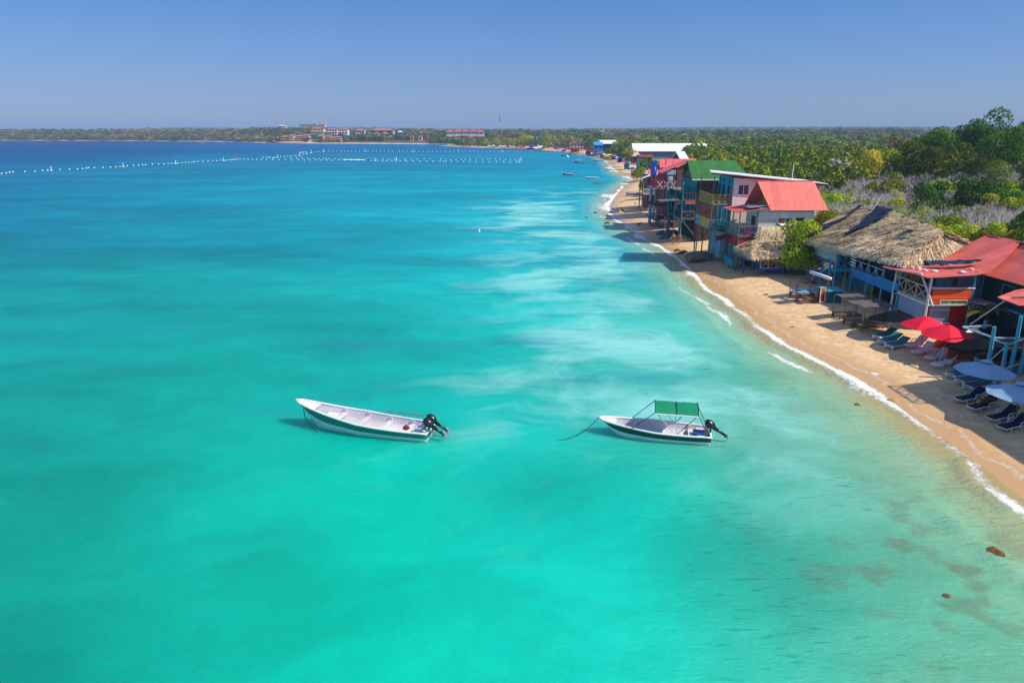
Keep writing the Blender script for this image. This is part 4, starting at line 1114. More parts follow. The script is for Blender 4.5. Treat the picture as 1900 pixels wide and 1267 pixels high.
fb = MB().beam((34.58, 53.64, 3.08), (36.79, 53.64, 3.08), .05).beam((34.58, 53.64, 3.44), (36.79, 53.64, 3.44), .05).beam((34.6, 53.64, 3.08), (34.6, 53.64, 3.44), .05).beam((36.77, 53.64, 3.08), (36.77, 53.64, 3.44), .05)
part(fb, 'frame', m_white, sg)
def text_part(s, size, m, root, pos, rot, name='lettering', ext=.008, parent=None):
    cu = bpy.data.curves.new(name, 'FONT'); cu.body = s; cu.size = size; cu.extrude = ext; cu.align_x = 'CENTER'; cu.align_y = 'CENTER'
    tmp = bpy.data.objects.new('tmp', cu); COL.objects.link(tmp)
    dg = bpy.context.evaluated_depsgraph_get(); me = bpy.data.meshes.new_from_object(tmp.evaluated_get(dg)); bpy.data.objects.remove(tmp, do_unlink=True)
    me.materials.clear(); me.materials.append(m); me.name = name
    o = bpy.data.objects.new(name, me); COL.objects.link(o); o.parent = parent or root
    o.location = Vector(pos) - root.location; o.rotation_euler = rot
    return o
text_part('COOL TEN HOUSE', .27, mat('green_letters', lin(30, 92, 40), .6, .1, 2), sg, (35.69, 53.645, 3.255), (math.radians(90), 0, 0))

# ------------------------------------------------------------------ salmon roof house with plank gable
hd = empty('salmon_roof_house', (27.2, 80.2, G0), 0, 'weathered wooden house with a steep salmon-red roof and an open seaward porch', 'house')
part(MB().box(28.8, 35.2, 80.4, 84.8, 4.6, 8.0), 'plank_wall', m_whitew, hd)
part(MB().prism([(80.42, 8.0), (84.78, 8.0), (82.6, 10.4)], 'x', 30.2, 30.35), 'gable', mat('yellow_gable', lin(190, 150, 60), .8, .2, 2), hd)
part(MB().box(28.8, 35.0, 80.6, 84.8, G0 - .3, 4.58), 'lower_wall', m_tealw, hd)
rf = MB().slab([(28.95, 82.6, 10.85), (35.6, 82.6, 10.85), (36.6, 79.9, 7.72), (29.9, 79.9, 7.72)], .06)
part(rf, 'front_roof_slope', m_red, hd)
part(MB().slab([(28.95, 82.66, 10.84), (35.6, 82.66, 10.84), (35.6, 85.2, 7.9), (28.6, 85.2, 7.9)], .06), 'rear_roof_slope', m_red, hd)
part(MB().box(28.9, 35.65, 82.52, 82.74, 10.85, 10.9), 'ridge_cap', m_red, hd)
part(MB().box(26.5, 28.8, 80.3, 85.2, 4.55, 4.7), 'porch_floor', m_greyw, hd)
part(rail((26.6, 80.4, 4.7), (26.6, 85.1, 4.7), 1.1, 'V', 4), 'porch_railing', mat('pale_teal_rail', lin(110, 160, 160), .7, .15, 3), hd)
part(rail((26.6, 80.35, 4.7), (28.7, 80.35, 4.7), 1.15, 'X', 1, .09), 'side_railing', m_greyw, hd)
part(MB().box(27.4, 28.2, 80.5, 80.56, 4.8, 5.7), 'magenta_cloth', mat('magenta_cloth', lin(170, 20, 110), .8, .1, 3), hd)
posts(hd, [(26.6, 80.4), (26.6, 82.8), (26.6, 85.1), (28.6, 80.4)], G0, 7.5, .08, m_greyw)
part(MB().slab([(26.0, 80.0, 7.45), (30.0, 80.0, 8.0), (30.0, 85.3, 8.05), (26.0, 85.3, 7.5)], .06), 'porch_roof', mat('red_patched_roof', lin(196, 92, 84), .8, .3, 1.5, .2), hd)
part(MB().slab([(27.6, 80.3, 7.95), (30.2, 80.3, 8.3), (30.2, 82.2, 8.32), (27.6, 82.2, 7.97)], .04).beam((27.0, 81, 8.1), (28.2, 80.2, 8.35), .07).beam((27.0, 81, 7.7), (27.0, 81, 8.1), .07), 'patch_sheet', m_grey, hd)
window(hd, '-y', (31.9, 80.4), 6.15, 1.6, .6, m_whitew, 2, m_brownv)
window(hd, '-x', (28.8, 82.0), 5.2, 1.2, 1.6, m_tealp, 2, m_dark)
part(MB().slab([(31.2, 79.7, 6.0), (35.4, 79.6, 5.9), (35.2, 80.38, 6.15), (31.2, 80.38, 6.15)], .04), 'tin_awning', m_white, hd)
window(hd, '-y', (33.6, 80.4), 6.3, 1.0, .5, m_whitew, 1, m_dark)
part(MB().box(26.6, 26.7, 81.0, 85.2, 3.4, 4.5), 'red_cloth', mat('red_cloth', lin(186, 44, 44), .8, .2, 2), hd)
part(MB().box(26.7, 28.5, 80.42, 80.5, 3.5, 4.5), 'red_cloth', mat('red_cloth', lin(186, 44, 44)), hd)
part(MB().slab([(24.9, 83.2, 3.7), (26.5, 82.2, 4.3), (27.0, 84.9, 4.35), (25.6, 85.8, 3.9)], .03), 'maroon_awning', m_maroon, hd)
part(MB().box(28.7, 28.78, 81.2, 84.4, G0, 3.6), 'shop_front_shade', m_dark, hd)  # dark sheet in place of the shaded shop interior
part(MB().box(26.5, 26.9, 81.4, 84.6, G0, 1.75), 'turquoise_counter', mat('turq', lin(30, 150, 160), .6, .2, 2), hd)
# hanging thatch and lean-to
thatch(hd, [((28.9, 79.9, 5.9), (33.4, 79.9, 5.9), (33.0, 79.1, 3.4), (28.7, 79.1, 3.6))], 5200, 'hanging_thatch', L=.8, seed=12, droop=.5)
thatch(hd, [((28.2, 79.6, 4.4), (31.4, 79.6, 4.4), (31.2, 76.6, 3.3), (27.0, 76.2, 3.25)), ((28.3, 79.7, 4.4), (28.3, 79.6, 4.4), (27.0, 76.2, 3.2), (26.3, 79.8, 3.5))], 5200, 'lean_to_thatch', L=.6, seed=14, droop=.5)
posts(hd, [(28.3, 76.9), (30.9, 76.8), (27.2, 79.2)], G0, 3.4, .075, m_blue, 'blue_post')
part(MB().box(28.7, 33.5, 79.0, 79.1, G0, 3.6), 'pale_wall', mat('pale_blue_wall', lin(120, 180, 205), .7, .15, 1.5), hd)
for _a, _b in ((29.6, 30.1), (31.2, 31.5)): part(MB().box(_a, _b, 78.93, 78.99, G0 + .5, 3.4), 'hanging_cloth', mat('cream_cloth', lin(206, 196, 150)), hd)
part(MB().box(28.3, 31.0, 76.8, 79.0, 1.35, 1.5), 'low_deck', m_blue, hd)
part(rail((28.3, 76.85, 1.5), (30.9, 76.8, 1.5), .95, 'N', 3, .07), 'deck_railing', m_yel, hd)

# ------------------------------------------------------------------ pink house with white shed roof
he = empty('pink_house', (27.3, 86.2, G0), 0, 'three-storey pink and turquoise house with a white-edged shed roof and yellow balconies', 'house')
part(MB().box(27.3, 38.0, 86.0, 92.0, 4.9, 10.25), 'pink_wall', m_pink, he)
part(MB().prism([(27.3, 10.252), (38.0, 10.252), (38.0, 10.32), (27.3, 11.0)], 'y', 86.0, 92.0), 'wall_top', m_pink, he)
part(MB().box(27.2, 27.28, 86.1, 92.0, 4.9, 10.9), 'turquoise_front', m_cyan, he)
part(MB().box(27.5, 37.8, 86.3, 91.8, G0 - .3, 4.88), 'ground_wall', mat('pale_cyan_wall', lin(120, 200, 215), .7, .12, 1.5), he)
part(MB().slab([(24.15, 85.2, 11.75), (38.6, 85.2, 10.35), (38.6, 92.4, 10.35), (26.0, 92.4, 11.6)], .10), 'shed_roof', m_white, he)
part(MB().box(23.7, 39.1, 85.4, 85.5, 10.2, 10.3) if False else MB().slab([(24.25, 85.3, 11.62), (38.5, 85.3, 10.22), (38.5, 92.3, 10.22), (26.1, 92.3, 11.47)], .14), 'roof_underside', m_maroon, he)
window(he, '-y', (28.55, 86.0), 9.0, 1.2, 1.1, m_white, 2)
for yc in (87.4, 89.6, 91.2):
    window(he, '-x', (27.2, yc), 8.1, .9, 1.9, m_cyan, 1, m_dark); window(he, '-x', (27.2, yc), 10.25, .4, .45, m_cyan, 1, m_dark)
    window(he, '-x', (27.2, yc), 5.1, .9, 2.0, m_cyan, 1, m_glass)
for zf, nm, xm in ((7.75, 'upper', 24.9), (4.75, 'lower', 24.6)):
    part(MB().box(xm, 27.18, 86.2, 92.4, zf - .12, zf), nm + '_balcony_floor', m_greyw, he)
part(rail((24.95, 86.3, 7.75), (24.95, 92.3, 7.75), 1.15, 'I', 6, .16), 'slatted_railing', m_khaki, he)
part(rail((25.0, 86.25, 7.75), (27.15, 86.25, 7.75), 1.15, 'X', 3, .1), 'crossed_railing', m_ochre, he)
part(MB().box(24.62, 24.68, 86.3, 89.8, 4.75, 5.95), 'yellow_balustrade', mat('yellow_boards', lin(250, 158, 8), .55, .1, 2, .15, planks=('y', .3), stain=.1), he)
part(rail((24.65, 89.9, 4.75), (24.65, 92.2, 4.75), 1.1, 'I', 3, .1), 'teal_railing', m_pale, he)
part(MB().box(24.7, 27.1, 86.2, 86.26, 4.75, 5.9) if False else rail((24.7, 86.25, 4.75), (27.1, 86.25, 4.75), 1.1, 'I', 3, .07), 'side_railing', m_tealp, he)
posts(he, [(24.95, 86.3), (24.95, 92.2), (27.0, 86.15)], G0, 11.2, .07, m_greyw)
posts(he, [(24.6, 88.3), (24.4, 91.0)], G0 - .3, 4.65, .08, m_dgreen, 'stilt')
part(MB().beam((24.6, 88.3, 3.2), (24.65, 86.5, 4.6), .08).beam((24.6, 88.3, 3.2), (24.65, 90.1, 4.6), .08), 'brace', m_dgreen, he)
part(MB().beam((26.2, 86.0, 4.2), (26.35, 85.9, 8.1), .09), 'leaning_pole', m_greyw, he)
dr_ = MB()
for k in range(5): dr_.box(26.4, 27.4, 86.6 + k * 1.05, 87.3 + k * 1.05, G0 + .2, 4.3)
part(dr_, 'striped_boards', mat('striped_boards', lin(150, 190, 200), .7, .2, 2, .1, planks=('y', .25)), he)
part(MB().tube([(34.5, 86.3, 10.6), (34.5, 86.3, 12.6)], .05, 6), 'vent_pipe', m_white, he)
part(MB().slab([(23.2, 90.6, 6.55), (25.2, 89.0, 6.3), (25.4, 90.8, 6.3), (23.6, 92.0, 6.5)], .06), 'small_awning', mat('red_patched_roof', (0, 0, 0)), he)
tag(rock_mb(1.9, 1.2, .75, 5).build('stone_plinth', m_stone, loc=(24.6, 88.6, .75)), 'mossy stone plinth at the foot of the pink house balcony stilts', 'stone wall')

# ------------------------------------------------------------------ green roof wooden house
hf = empty('green_roof_house', (27.4, 103, G0), 0, 'tall dark wooden house with a green corrugated gable roof and teal balconies', 'house')
part(MB().box(27.4, 33.4, 103.0, 112.5, G0 - .3, 9.6), 'plank_wall', m_brownw, hf)
part(MB().prism([(103.02, 9.602), (112.48, 9.602), (107.75, 11.95)], 'x', 27.45, 27.7), 'gable', m_brownv, hf)
part(MB().slab([(26.7, 107.6, 12.2), (34.1, 107.6, 12.2), (34.9, 102.3, 9.75), (26.3, 102.3, 9.75)], .07), 'near_roof_slope', m_green, hf)
part(MB().slab([(26.7, 107.66, 12.19), (34.1, 107.66, 12.19), (34.1, 113.3, 9.7), (27.4, 113.3, 9.7)], .07), 'far_roof_slope', m_green, hf)
part(MB().box(26.3, 34.9, 102.22, 102.29, 9.58, 9.76), 'eave_board', m_white, hf)
part(MB().box(27.3, 27.38, 103.2, 112.4, 4.2, 9.5), 'teal_front', mat('deep_teal_front', lin(30, 110, 120), .7, .25, 1.5), hf)
for zf in (6.6, 3.9):
    part(MB().box(25.3, 27.28, 103.0, 112.4, zf - .14, zf), 'balcony_floor', m_teal, hf)
    part(rail((25.35, 103.1, zf), (25.35, 112.3, zf), 1.1, 'I', 7, .09), 'balcony_railing', m_dgreen, hf)
    part(rail((25.4, 103.05, zf), (27.25, 103.05, zf), 1.1, 'X' if zf < 5 else 'I', 1, .09), 'side_railing', m_wood, hf)
part(MB().box(25.7, 27.2, 102.8, 102.98, 6.1, 6.55), 'orange_board', mat('orange_wood', lin(178, 100, 52), .7, .1, 2), hf)
part(MB().beam((25.4, 102.9, 3.8), (27.3, 102.9, 1.6), .12), 'brace', m_greyw, hf)
posts(hf, [(25.35, 103.1), (25.35, 107.7), (25.35, 112.3)], G0 - .4, 9.3, .08, m_tealp)
for yc in (104.6, 107.6, 110.6):
    for z in (6.9, 4.2): window(hf, '-x', (27.28, yc), z, 1.1, 1.6, m_tealp, 2, m_dark)
    part(MB().box(27.28, 27.39, yc - .7, yc + .7, G0, 3.4), 'doorway_shade', m_dark, hf)  # shade of the doorway put in as a dark sheet
part(MB().box(27.2, 27.27, 111.4, 112.3, .8, 3.6), 'lime_door', mat('lime', lin(150, 176, 30), .6, .2, 2), hf)

# ------------------------------------------------------------------ magenta house
hg = empty('magenta_house', (27.5, 115, G0), 0, 'ramshackle three-storey house with a salmon roof and a magenta balcony with white crosses', 'house')
part(MB().box(27.6, 33.2, 117.2, 122.2, G0 - .3, 9.9), 'brown_wall', m_brownv, hg)
part(MB().prism([(26.2, 9.91), (33.2, 9.91), (33.2, 10.1), (29.3, 11.5)], 'y', 117.25, 117.45), 'gable', m_brownv, hg)
part(MB().slab([(24.9, 116.8, 9.8), (29.3, 116.8, 11.8), (30.0, 122.4, 11.75), (25.0, 122.4, 9.75)], .07), 'seaward_roof_slope', m_redr, hg)
part(MB().slab([(29.32, 116.8, 11.79), (33.6, 116.8, 10.2), (33.8, 122.4, 10.2), (30.02, 122.4, 11.74)], .07), 'inland_roof_slope', m_redr, hg)
part(MB().box(23.9, 27.58, 116.9, 122.2, 7.2, 7.36), 'top_balcony_floor', mat('cream_beam', lin(214, 180, 150), .7, .1, 2), hg)
part(MB().box(26.0, 29.4, 116.7, 116.88, 7.1, 7.45), 'cream_beam', mat('cream_beam', (0, 0, 0)), hg)
part(rail((24.0, 116.95, 7.36), (27.5, 116.95, 7.36), 1.2, 'I', 3, .12), 'magenta_railing', m_mag, hg)
wx_ = MB()
for k in range(3):
    a = 24.3 + k * 1.12
    wx_.beam((a, 116.8, 7.45), (a + .8, 116.8, 8.4), .11); wx_.beam((a + .8, 116.8, 7.45), (a, 116.8, 8.4), .11)
part(wx_, 'white_crosses', m_white, hg)
part(rail((24.0, 117.0, 7.36), (24.4, 122.2, 7.36), 1.2, 'I', 4, .14), 'side_balustrade', m_mag, hg)
part(MB().box(27.5, 27.59, 117.3, 126, 7.4, 10), 'maroon_front', m_maroon, hg)
part(MB().box(26.2, 26.9, 117.1, 117.16, 7.4, 9.3), 'white_door', m_white, hg)
part(MB().box(25.8, 27.3, 117.0, 117.08, 9.5, 10.3), 'pale_blue_sheet', m_pale, hg)
posts(hg, [(24.0, 117.0), (24.6, 122.0), (25.9, 116.8)], G0 - .4, 9.8, .08, m_greyw)
part(MB().box(24.6, 27.58, 118.0, 126.2, 4.1, 4.25), 'middle_floor', m_greyw, hg)
part(MB().box(24.9, 25.0, 118.2, 122, 4.3, 7.1), 'maroon_panel', m_maroon, hg)
part(MB().box(24.9, 25.0, 122.1, 123.6, 4.3, 5.6), 'red_panel', m_mag, hg)
part(MB().box(24.5, 24.6, 122.3, 124.0, .6, 7.1), 'blue_post_board', m_blueb, hg)
part(MB().slab([(22.9, 119.5, 4.3), (24.9, 118.4, 4.9), (24.9, 122, 4.9), (23.4, 123, 4.4)], .04), 'maroon_awning', m_maroon, hg)
part(rail((24.7, 118.1, 2.0), (24.7, 123, 2.0), 1.6, 'X', 3, .08), 'lattice_screen', m_pale, hg)
part(MB().box(24.5, 27.58, 116.8, 126, 1.7, 1.9), 'lower_deck', m_greyw, hg)
part(MB().box(27.4, 27.58, 118, 125.5, 2.0, 6.8), 'room_shade', m_dark, hg)  # dark sheet standing in for the unlit rooms
part(MB().slab([(24.6, 115.2, 5.35), (28.4, 115.2, 5.5), (28.4, 117.9, 5.6), (24.4, 117.9, 5.45)], .1), 'tin_porch_roof', m_greyw, hg)
part(MB().tube([(26.2, 115.4, -.2), (26.3, 115.4, 2.6)], .32, 10), 'concrete_column', mat('concrete', lin(120, 118, 128), .9, .1, 2), hg)
part(MB().tube([(26.35, 115.3, 2.6), (26.8, 115.6, 10.4)], .06, 6), 'tall_pole', m_greyw, hg)
part(MB().box(27.0, 27.5, 114.6, 115.0, 2.2, 4.9), 'orange_cloth', mat('orange_cloth', lin(216, 150, 110), .8, .2, 2), hg)
part(MB().box(27.6, 28.3, 114.8, 115.0, 2.6, 4.9), 'blue_cloth', m_blue, hg)
tk = empty('water_tank', (35.6, 122, 9.4), 0, 'round dark green water tank beside the salmon roof', 'water tank')
part(MB().lathe([(.7, 0), (.78, .1), (.78, 1.1), (.7, 1.25), (.3, 1.45), (.28, 1.5)], 16, (35.6, 122, 9.4)), 'tank', m_dgreen, tk, smooth=True)
part(MB().box(34.8, 36.4, 121.2, 122.8, G0, 9.38), 'tank_stand', m_brownv, tk)

# ------------------------------------------------------------------ smaller huts behind
hh_ = empty('red_roof_hut', (27.5, 131, G0), 0, 'low hut with a flat salmon roof behind the magenta balcony house', 'house')
part(MB().box(28.6, 34, 131, 137.5, G0 - .3, 9.9), 'wall', m_maroon, hh_)
part(MB().slab([(27.3, 130.2, 10.0), (34.0, 130.2, 10.1), (36.0, 138, 11.3), (28.9, 138, 11.25)], .08), 'roof', m_redr, hh_)
part(MB().tube([(29.0, 133, 9.6), (29.0, 133, 11.4)], .07, 6), 'pipe', m_dark, hh_); part(MB().tube([(30.4, 133, 9.6), (30.4, 133, 11.2)], .05, 6), 'pipe', m_grey, hh_)
bp_ = empty('blue_billboard', (26.9, 129.5, G0), 0, 'tall upright bright blue board with a white mark left of the salmon roofs', 'billboard')
part(MB().box(25.55, 26.65, 129.3, 129.5, 8.6, 11.2), 'board', m_blue, bp_); part(MB().box(26.25, 26.4, 129.22, 129.29, 9.5, 10.2), 'white_mark', m_white, bp_)
part(MB().tube([(25.7, 129.4, G0 - .3), (25.7, 129.4, 8.6)], .09, 8), 'post', m_wood, bp_); part(MB().tube([(26.5, 129.4, G0 - .3), (26.5, 129.4, 8.6)], .09, 8), 'post', m_wood, bp_)
wp_ = empty('white_gable_hut', (45, 190, G0), 0, 'small dark hut with a steep white-edged gable behind the salmon roofs', 'house')
part(MB().box(43.4, 47.0, 190, 193, G0, 8.6), 'wall', m_maroon, wp_)
part(MB().prism([(43.4, 8.6), (47.0, 8.6), (45.2, 10.9)], 'y', 190.0, 190.2), 'gable', mat('violet_gable', lin(78, 60, 100), .8, .1, 2), wp_)
part(MB().slab([(45.2, 189.7, 11.2), (45.2, 193.3, 11.2), (43.0, 193.3, 8.4), (43.0, 189.7, 8.4)], .15), 'left_roof_slope', m_white, wp_)
part(MB().slab([(45.25, 189.7, 11.19), (45.25, 193.3, 11.19), (47.5, 193.3, 8.4), (47.5, 189.7, 8.4)], .15), 'right_roof_slope', m_white, wp_)
wp_.location.x -= 1.0; wp_.rotation_euler[2] = -.9
aw = empty('white_awning_shelter', (26.5, 143, G0), 0, 'timber beach shelter with a white sheet awning on tall posts', 'shelter')
part(MB().slab([(25.6, 141.4, 7.1), (29.6, 141.8, 8.4), (30.2, 147, 8.4), (27.4, 147, 7.2)], .08), 'awning', m_white, aw)
posts(aw, [(26.6, 141.9), (29.5, 142), (26.9, 146.6)], .2, 7.3, .12, m_wood)
part(MB().box(26.7, 31.5, 141.5, 147, 3.9, 4.1), 'floor', m_brownv, aw)
part(rail((26.7, 141.4, 4.1), (31.2, 141.4, 4.1), 1.1, 'X', 3, .12), 'railing', m_white, aw)
part(MB().box(28.5, 33, 147.2, 152, G0, 7.6), 'back_room', m_brownv, aw)
part(MB().slab([(28.4, 146.5, 7.6), (33.0, 146.5, 7.8), (33.5, 151, 8.6), (29.2, 151, 8.5)], .06), 'red_awning', m_redr, aw)

# ------------------------------------------------------------------ stilted bar at the right edge
ha = empty('stilt_bar', (33.0, 44, G0), 0, 'turquoise pole-built bar platform with a small salmon roof at the right edge', 'shelter')
for i, (px, py, yb, zt) in enumerate([(1826, 700, 46.2, 4.3), (1852, 712, 45.4, 3.6), (1870, 700, 46.0, 5.0), (1888, 700, 47.5, 4.6), (1806, 690, 47.6, 1.9), (1815, 665, 49.5, 3.6), (1896, 690, 44.6, 4.6)]):
    p = P(px, py, G0)
    part(MB().tube([(p.x, p.y, G0 - .4), (p.x + .05, p.y, (zt + G0) / 2), (p.x - .02, p.y + .02, zt)], [.14, .12, .11], 8), 'pole', m_tealp, ha)
A_ = P(1870, 700, G0)
pq = [P(a, b, G0) for a, b in ((1815, 665), (1806, 690), (1826, 700), (1852, 712), (1888, 700))]
cr = MB()
for u, v in zip(pq, pq[1:]):
    for zz in ((1.75, 3.45) if u is not pq[0] and u is not pq[1] else (1.75,)): cr.beam((u.x, u.y, zz), (v.x, v.y, zz + .05), .07)
cr.beam((pq[2].x, pq[2].y, 1.8), (pq[3].x, pq[3].y, 3.4), .06)
part(cr, 'cross_rails', m_pale, ha)
bx0, by0 = A_.x, A_.y
part(MB().beam((bx0 - 1.9, by0 + 2.6, 3.55), (bx0 + .2, by0 + 2.8, 3.6), .09).beam((bx0 - 1.9, by0 + 2.6, 3.55), (bx0 - 1.4, by0 + .2, 3.5), .09).beam((bx0 - 1.4, by0 + .2, 3.5), (bx0 + 3, by0 + .2, 3.4), .09), 'top_rail', m_pale, ha)
part(MB().box(bx0 - .4, bx0 + 6, by0 + .6, by0 + 5, 2.3, 2.45), 'deck', m_brownw, ha)
sr = [PY(1851, 551, 46.3), PY(1890, 566, 44.6), PY(2010, 566, 44.6), PY(2010, 520, 48.5), PY(1885, 538, 48.0)]
part(MB().slab(sr, .06), 'salmon_roof', m_redy, ha)
part(MB().beam(PY(1877, 554, 45.9) + Vector((0, 0, .08)), PY(1960, 550, 45.9) + Vector((0, 0, .08)), .1), 'roof_batten', m_wood, ha)
part(MB().slab([(bx0 - .3, by0 + .5, 2.2), (bx0 + 5, by0 + .2, 2.2), (bx0 + 5, by0 + 4, 3.1), (bx0 + .2, by0 + 4, 3.1)], .1), 'dark_sheet', m_black, ha)
part(MB().box(bx0 - .2, bx0 + 6, by0 + 3.5, by0 + 3.7, G0, 2.2), 'bamboo_screen', mat('dark_bamboo', lin(60, 62, 54), .9, .3, 2, .3, planks=('x', .12)), ha)
part(MB().beam(PY(1800, 602, 48.5), PY(1866, 557, 46.4), .07), 'long_white_pole', m_white, ha)
part(MB().box(bx0 - 2.4, bx0 + .2, by0 + 2.9, by0 + 3.0, G0 + .3, 1.9), 'orange_screen', mat('orange_screen', lin(190, 84, 40), .8, .3, 1.2), ha)
tq = [PY(1787, 618, 50), PY(1812, 603, 52), PY(1866, 618, 51), PY(1868, 634, 49)]
wt = empty('white_canopy', (tq[0].x, tq[0].y, G0), 0, 'low white canvas canopy behind the red umbrellas and black umbrella', 'canopy')
part(MB().slab([tq[0], tq[3], tq[2]], .03).slab([tq[0], tq[2], tq[1]], .03), 'canvas', m_white, wt)
for q in (tq[0], tq[2], tq[3]): part(MB().tube([(q.x, q.y, G0), (q.x, q.y, q.z - .03)], .04, 6), 'pole', m_white, wt)
nb_ = empty('unseen_house', (36.0, 36, G0), 0, 'tall boarded house added unseen right of the picture to shade the blue-grey umbrellas', 'house')  # unseen house added to cast shade over the umbrellas, form guessed
part(MB().box(36.2, 44, 20, 38.8, G0 - .3, 10.5), 'wall', m_teal, nb_)
part(MB().slab([(35.2, 21, 10.6), (35.2, 39.5, 10.6), (40, 39.5, 12.4), (40, 21, 12.4)], .08), 'seaward_roof_slope', m_redy, nb_)
part(MB().slab([(40.02, 21, 12.4), (40.02, 39.5, 12.4), (45, 39.5, 11.1), (45, 21, 11.1)], .08), 'inland_roof_slope', m_redy, nb_)
part(rail((35.6, 24, 4.4), (35.6, 38.6, 4.4), 1.1, 'X', 8), 'railing', m_pale, nb_)
part(MB().box(35.5, 36.18, 23.8, 38.7, 4.2, 4.38), 'balcony', m_greyw, nb_)
part(MB().box(36.4, 43, 38.85, 41.8, G0 - .3, 6.4), 'annex', m_teal, nb_)  # added to step the edge of the cast shade
part(rail((35.25, 36.2, 10.6), (35.25, 39.3, 10.6), .9, 'X', 3, .07), 'roof_railing', m_pale, nb_)  # unseen railing added to break up the shadow edge
part(MB().slab([(35.3, 38.9, 6.5), (35.7, 42.6, 6.3), (43, 42.6, 7.4), (43, 39.52, 7.4), (35.3, 39.52, 6.6)], .06), 'annex_roof', m_redy, nb_)
for yc in (26, 31, 36): window(nb_, '-x', (36.2, yc), 5.3, 1.2, 1.6, m_tealp, 2)
# pole leaves (palm) in the gap between the two houses
pl = empty('banana_plant', (38.0, 52.8, G0), 0, 'banana plant with one bright yellow leaf between the orange house and the blue poles', 'plant')
part(MB().tube([(38.0, 52.8, G0 - .3), (38.1, 52.8, 2.2)], [.28, .2], 8), 'stem', mat('brown_stem', lin(96, 74, 44), .9, .3, 4, .5), pl)
def blade(base, az, L, rise, w, sag):
    mb = MB(); n = 10; vs = []
    for i in range(n + 1):
        f = i / n; c = Vector(base) + Vector((math.cos(az) * L * f, math.sin(az) * L * f, rise * math.sin(f * math.pi * .55) - sag * f * f))
        ww = w * math.sin(math.pi * min(1, f * .92 + .06)) ** .7
        sd = Vector((-math.sin(az), math.cos(az), 0))
        vs += [c + sd * ww + Vector((0, 0, -.12 * ww)), c + Vector((0, 0, .05)), c - sd * ww + Vector((0, 0, -.12 * ww))]
    fs = []
    for i in range(n): fs += [(i * 3, i * 3 + 1, i * 3 + 4, i * 3 + 3), (i * 3 + 1, i * 3 + 2, i * 3 + 5, i * 3 + 4)]
    return mb.add(vs, fs)
m_bl = mat('banana_leaf_dark', lin(44, 74, 36), .5, .3, 3, .3); m_bly = mat('banana_leaf_yellow', lin(196, 196, 20), .5, .2, 3, .2); m_blb = mat('dry_leaf', lin(104, 84, 54), .9, .3, 3)
for i in range(9): part(blade((38.05, 52.8, 2.2), i * .72 + .2, 1.7, 1.5, .26, .9 + .2 * (i % 3)), 'leaf', [m_bl, m_blb, m_bl][i % 3], pl, recalc=False)
part(blade((37.7, 52.7, 2.5), 3.3, 1.6, .75, .34, .9), 'leaf', m_bly, pl, label='bright yellow-green leaf', recalc=False)
# ================================================================== BOATS
def hull_pts(L, B, D, rise, bow_full=.5, n=24, flare=.12, stern=.86, inset=0.0, zoff=0.0):
    """stations bow(0)..stern(1): returns rows of (sheer, mid, chine, keel) half sections, x from stern 0 to bow L"""
    rows = []
    for i in range(n + 1):
        s = i / n
        b = B / 2 * min(1.0, (max(s, 0.0) / bow_full) ** .55 if s < bow_full else 1.0) * (1 - (1 - stern) * max(0, (s - .6) / .4) ** 1.5)
        b = max(b - inset, .012)
        sh = D + rise * (1 - s) ** 2.2
        keel = -.22 + (sh + .22) * .92 * max(0, 1 - s / .30) ** 2.4 if s < .30 else -.22
        ch = keel + (sh - keel) * .30
        x = L * (1 - s) - (0.10 * L) * (0)
        rk = L * .085 * max(0, 1 - s / .25)          # raked stem
        rows.append(dict(x=x, b=b, sh=sh, ch=max(ch, keel + .02), keel=keel, rk=rk))
    return rows
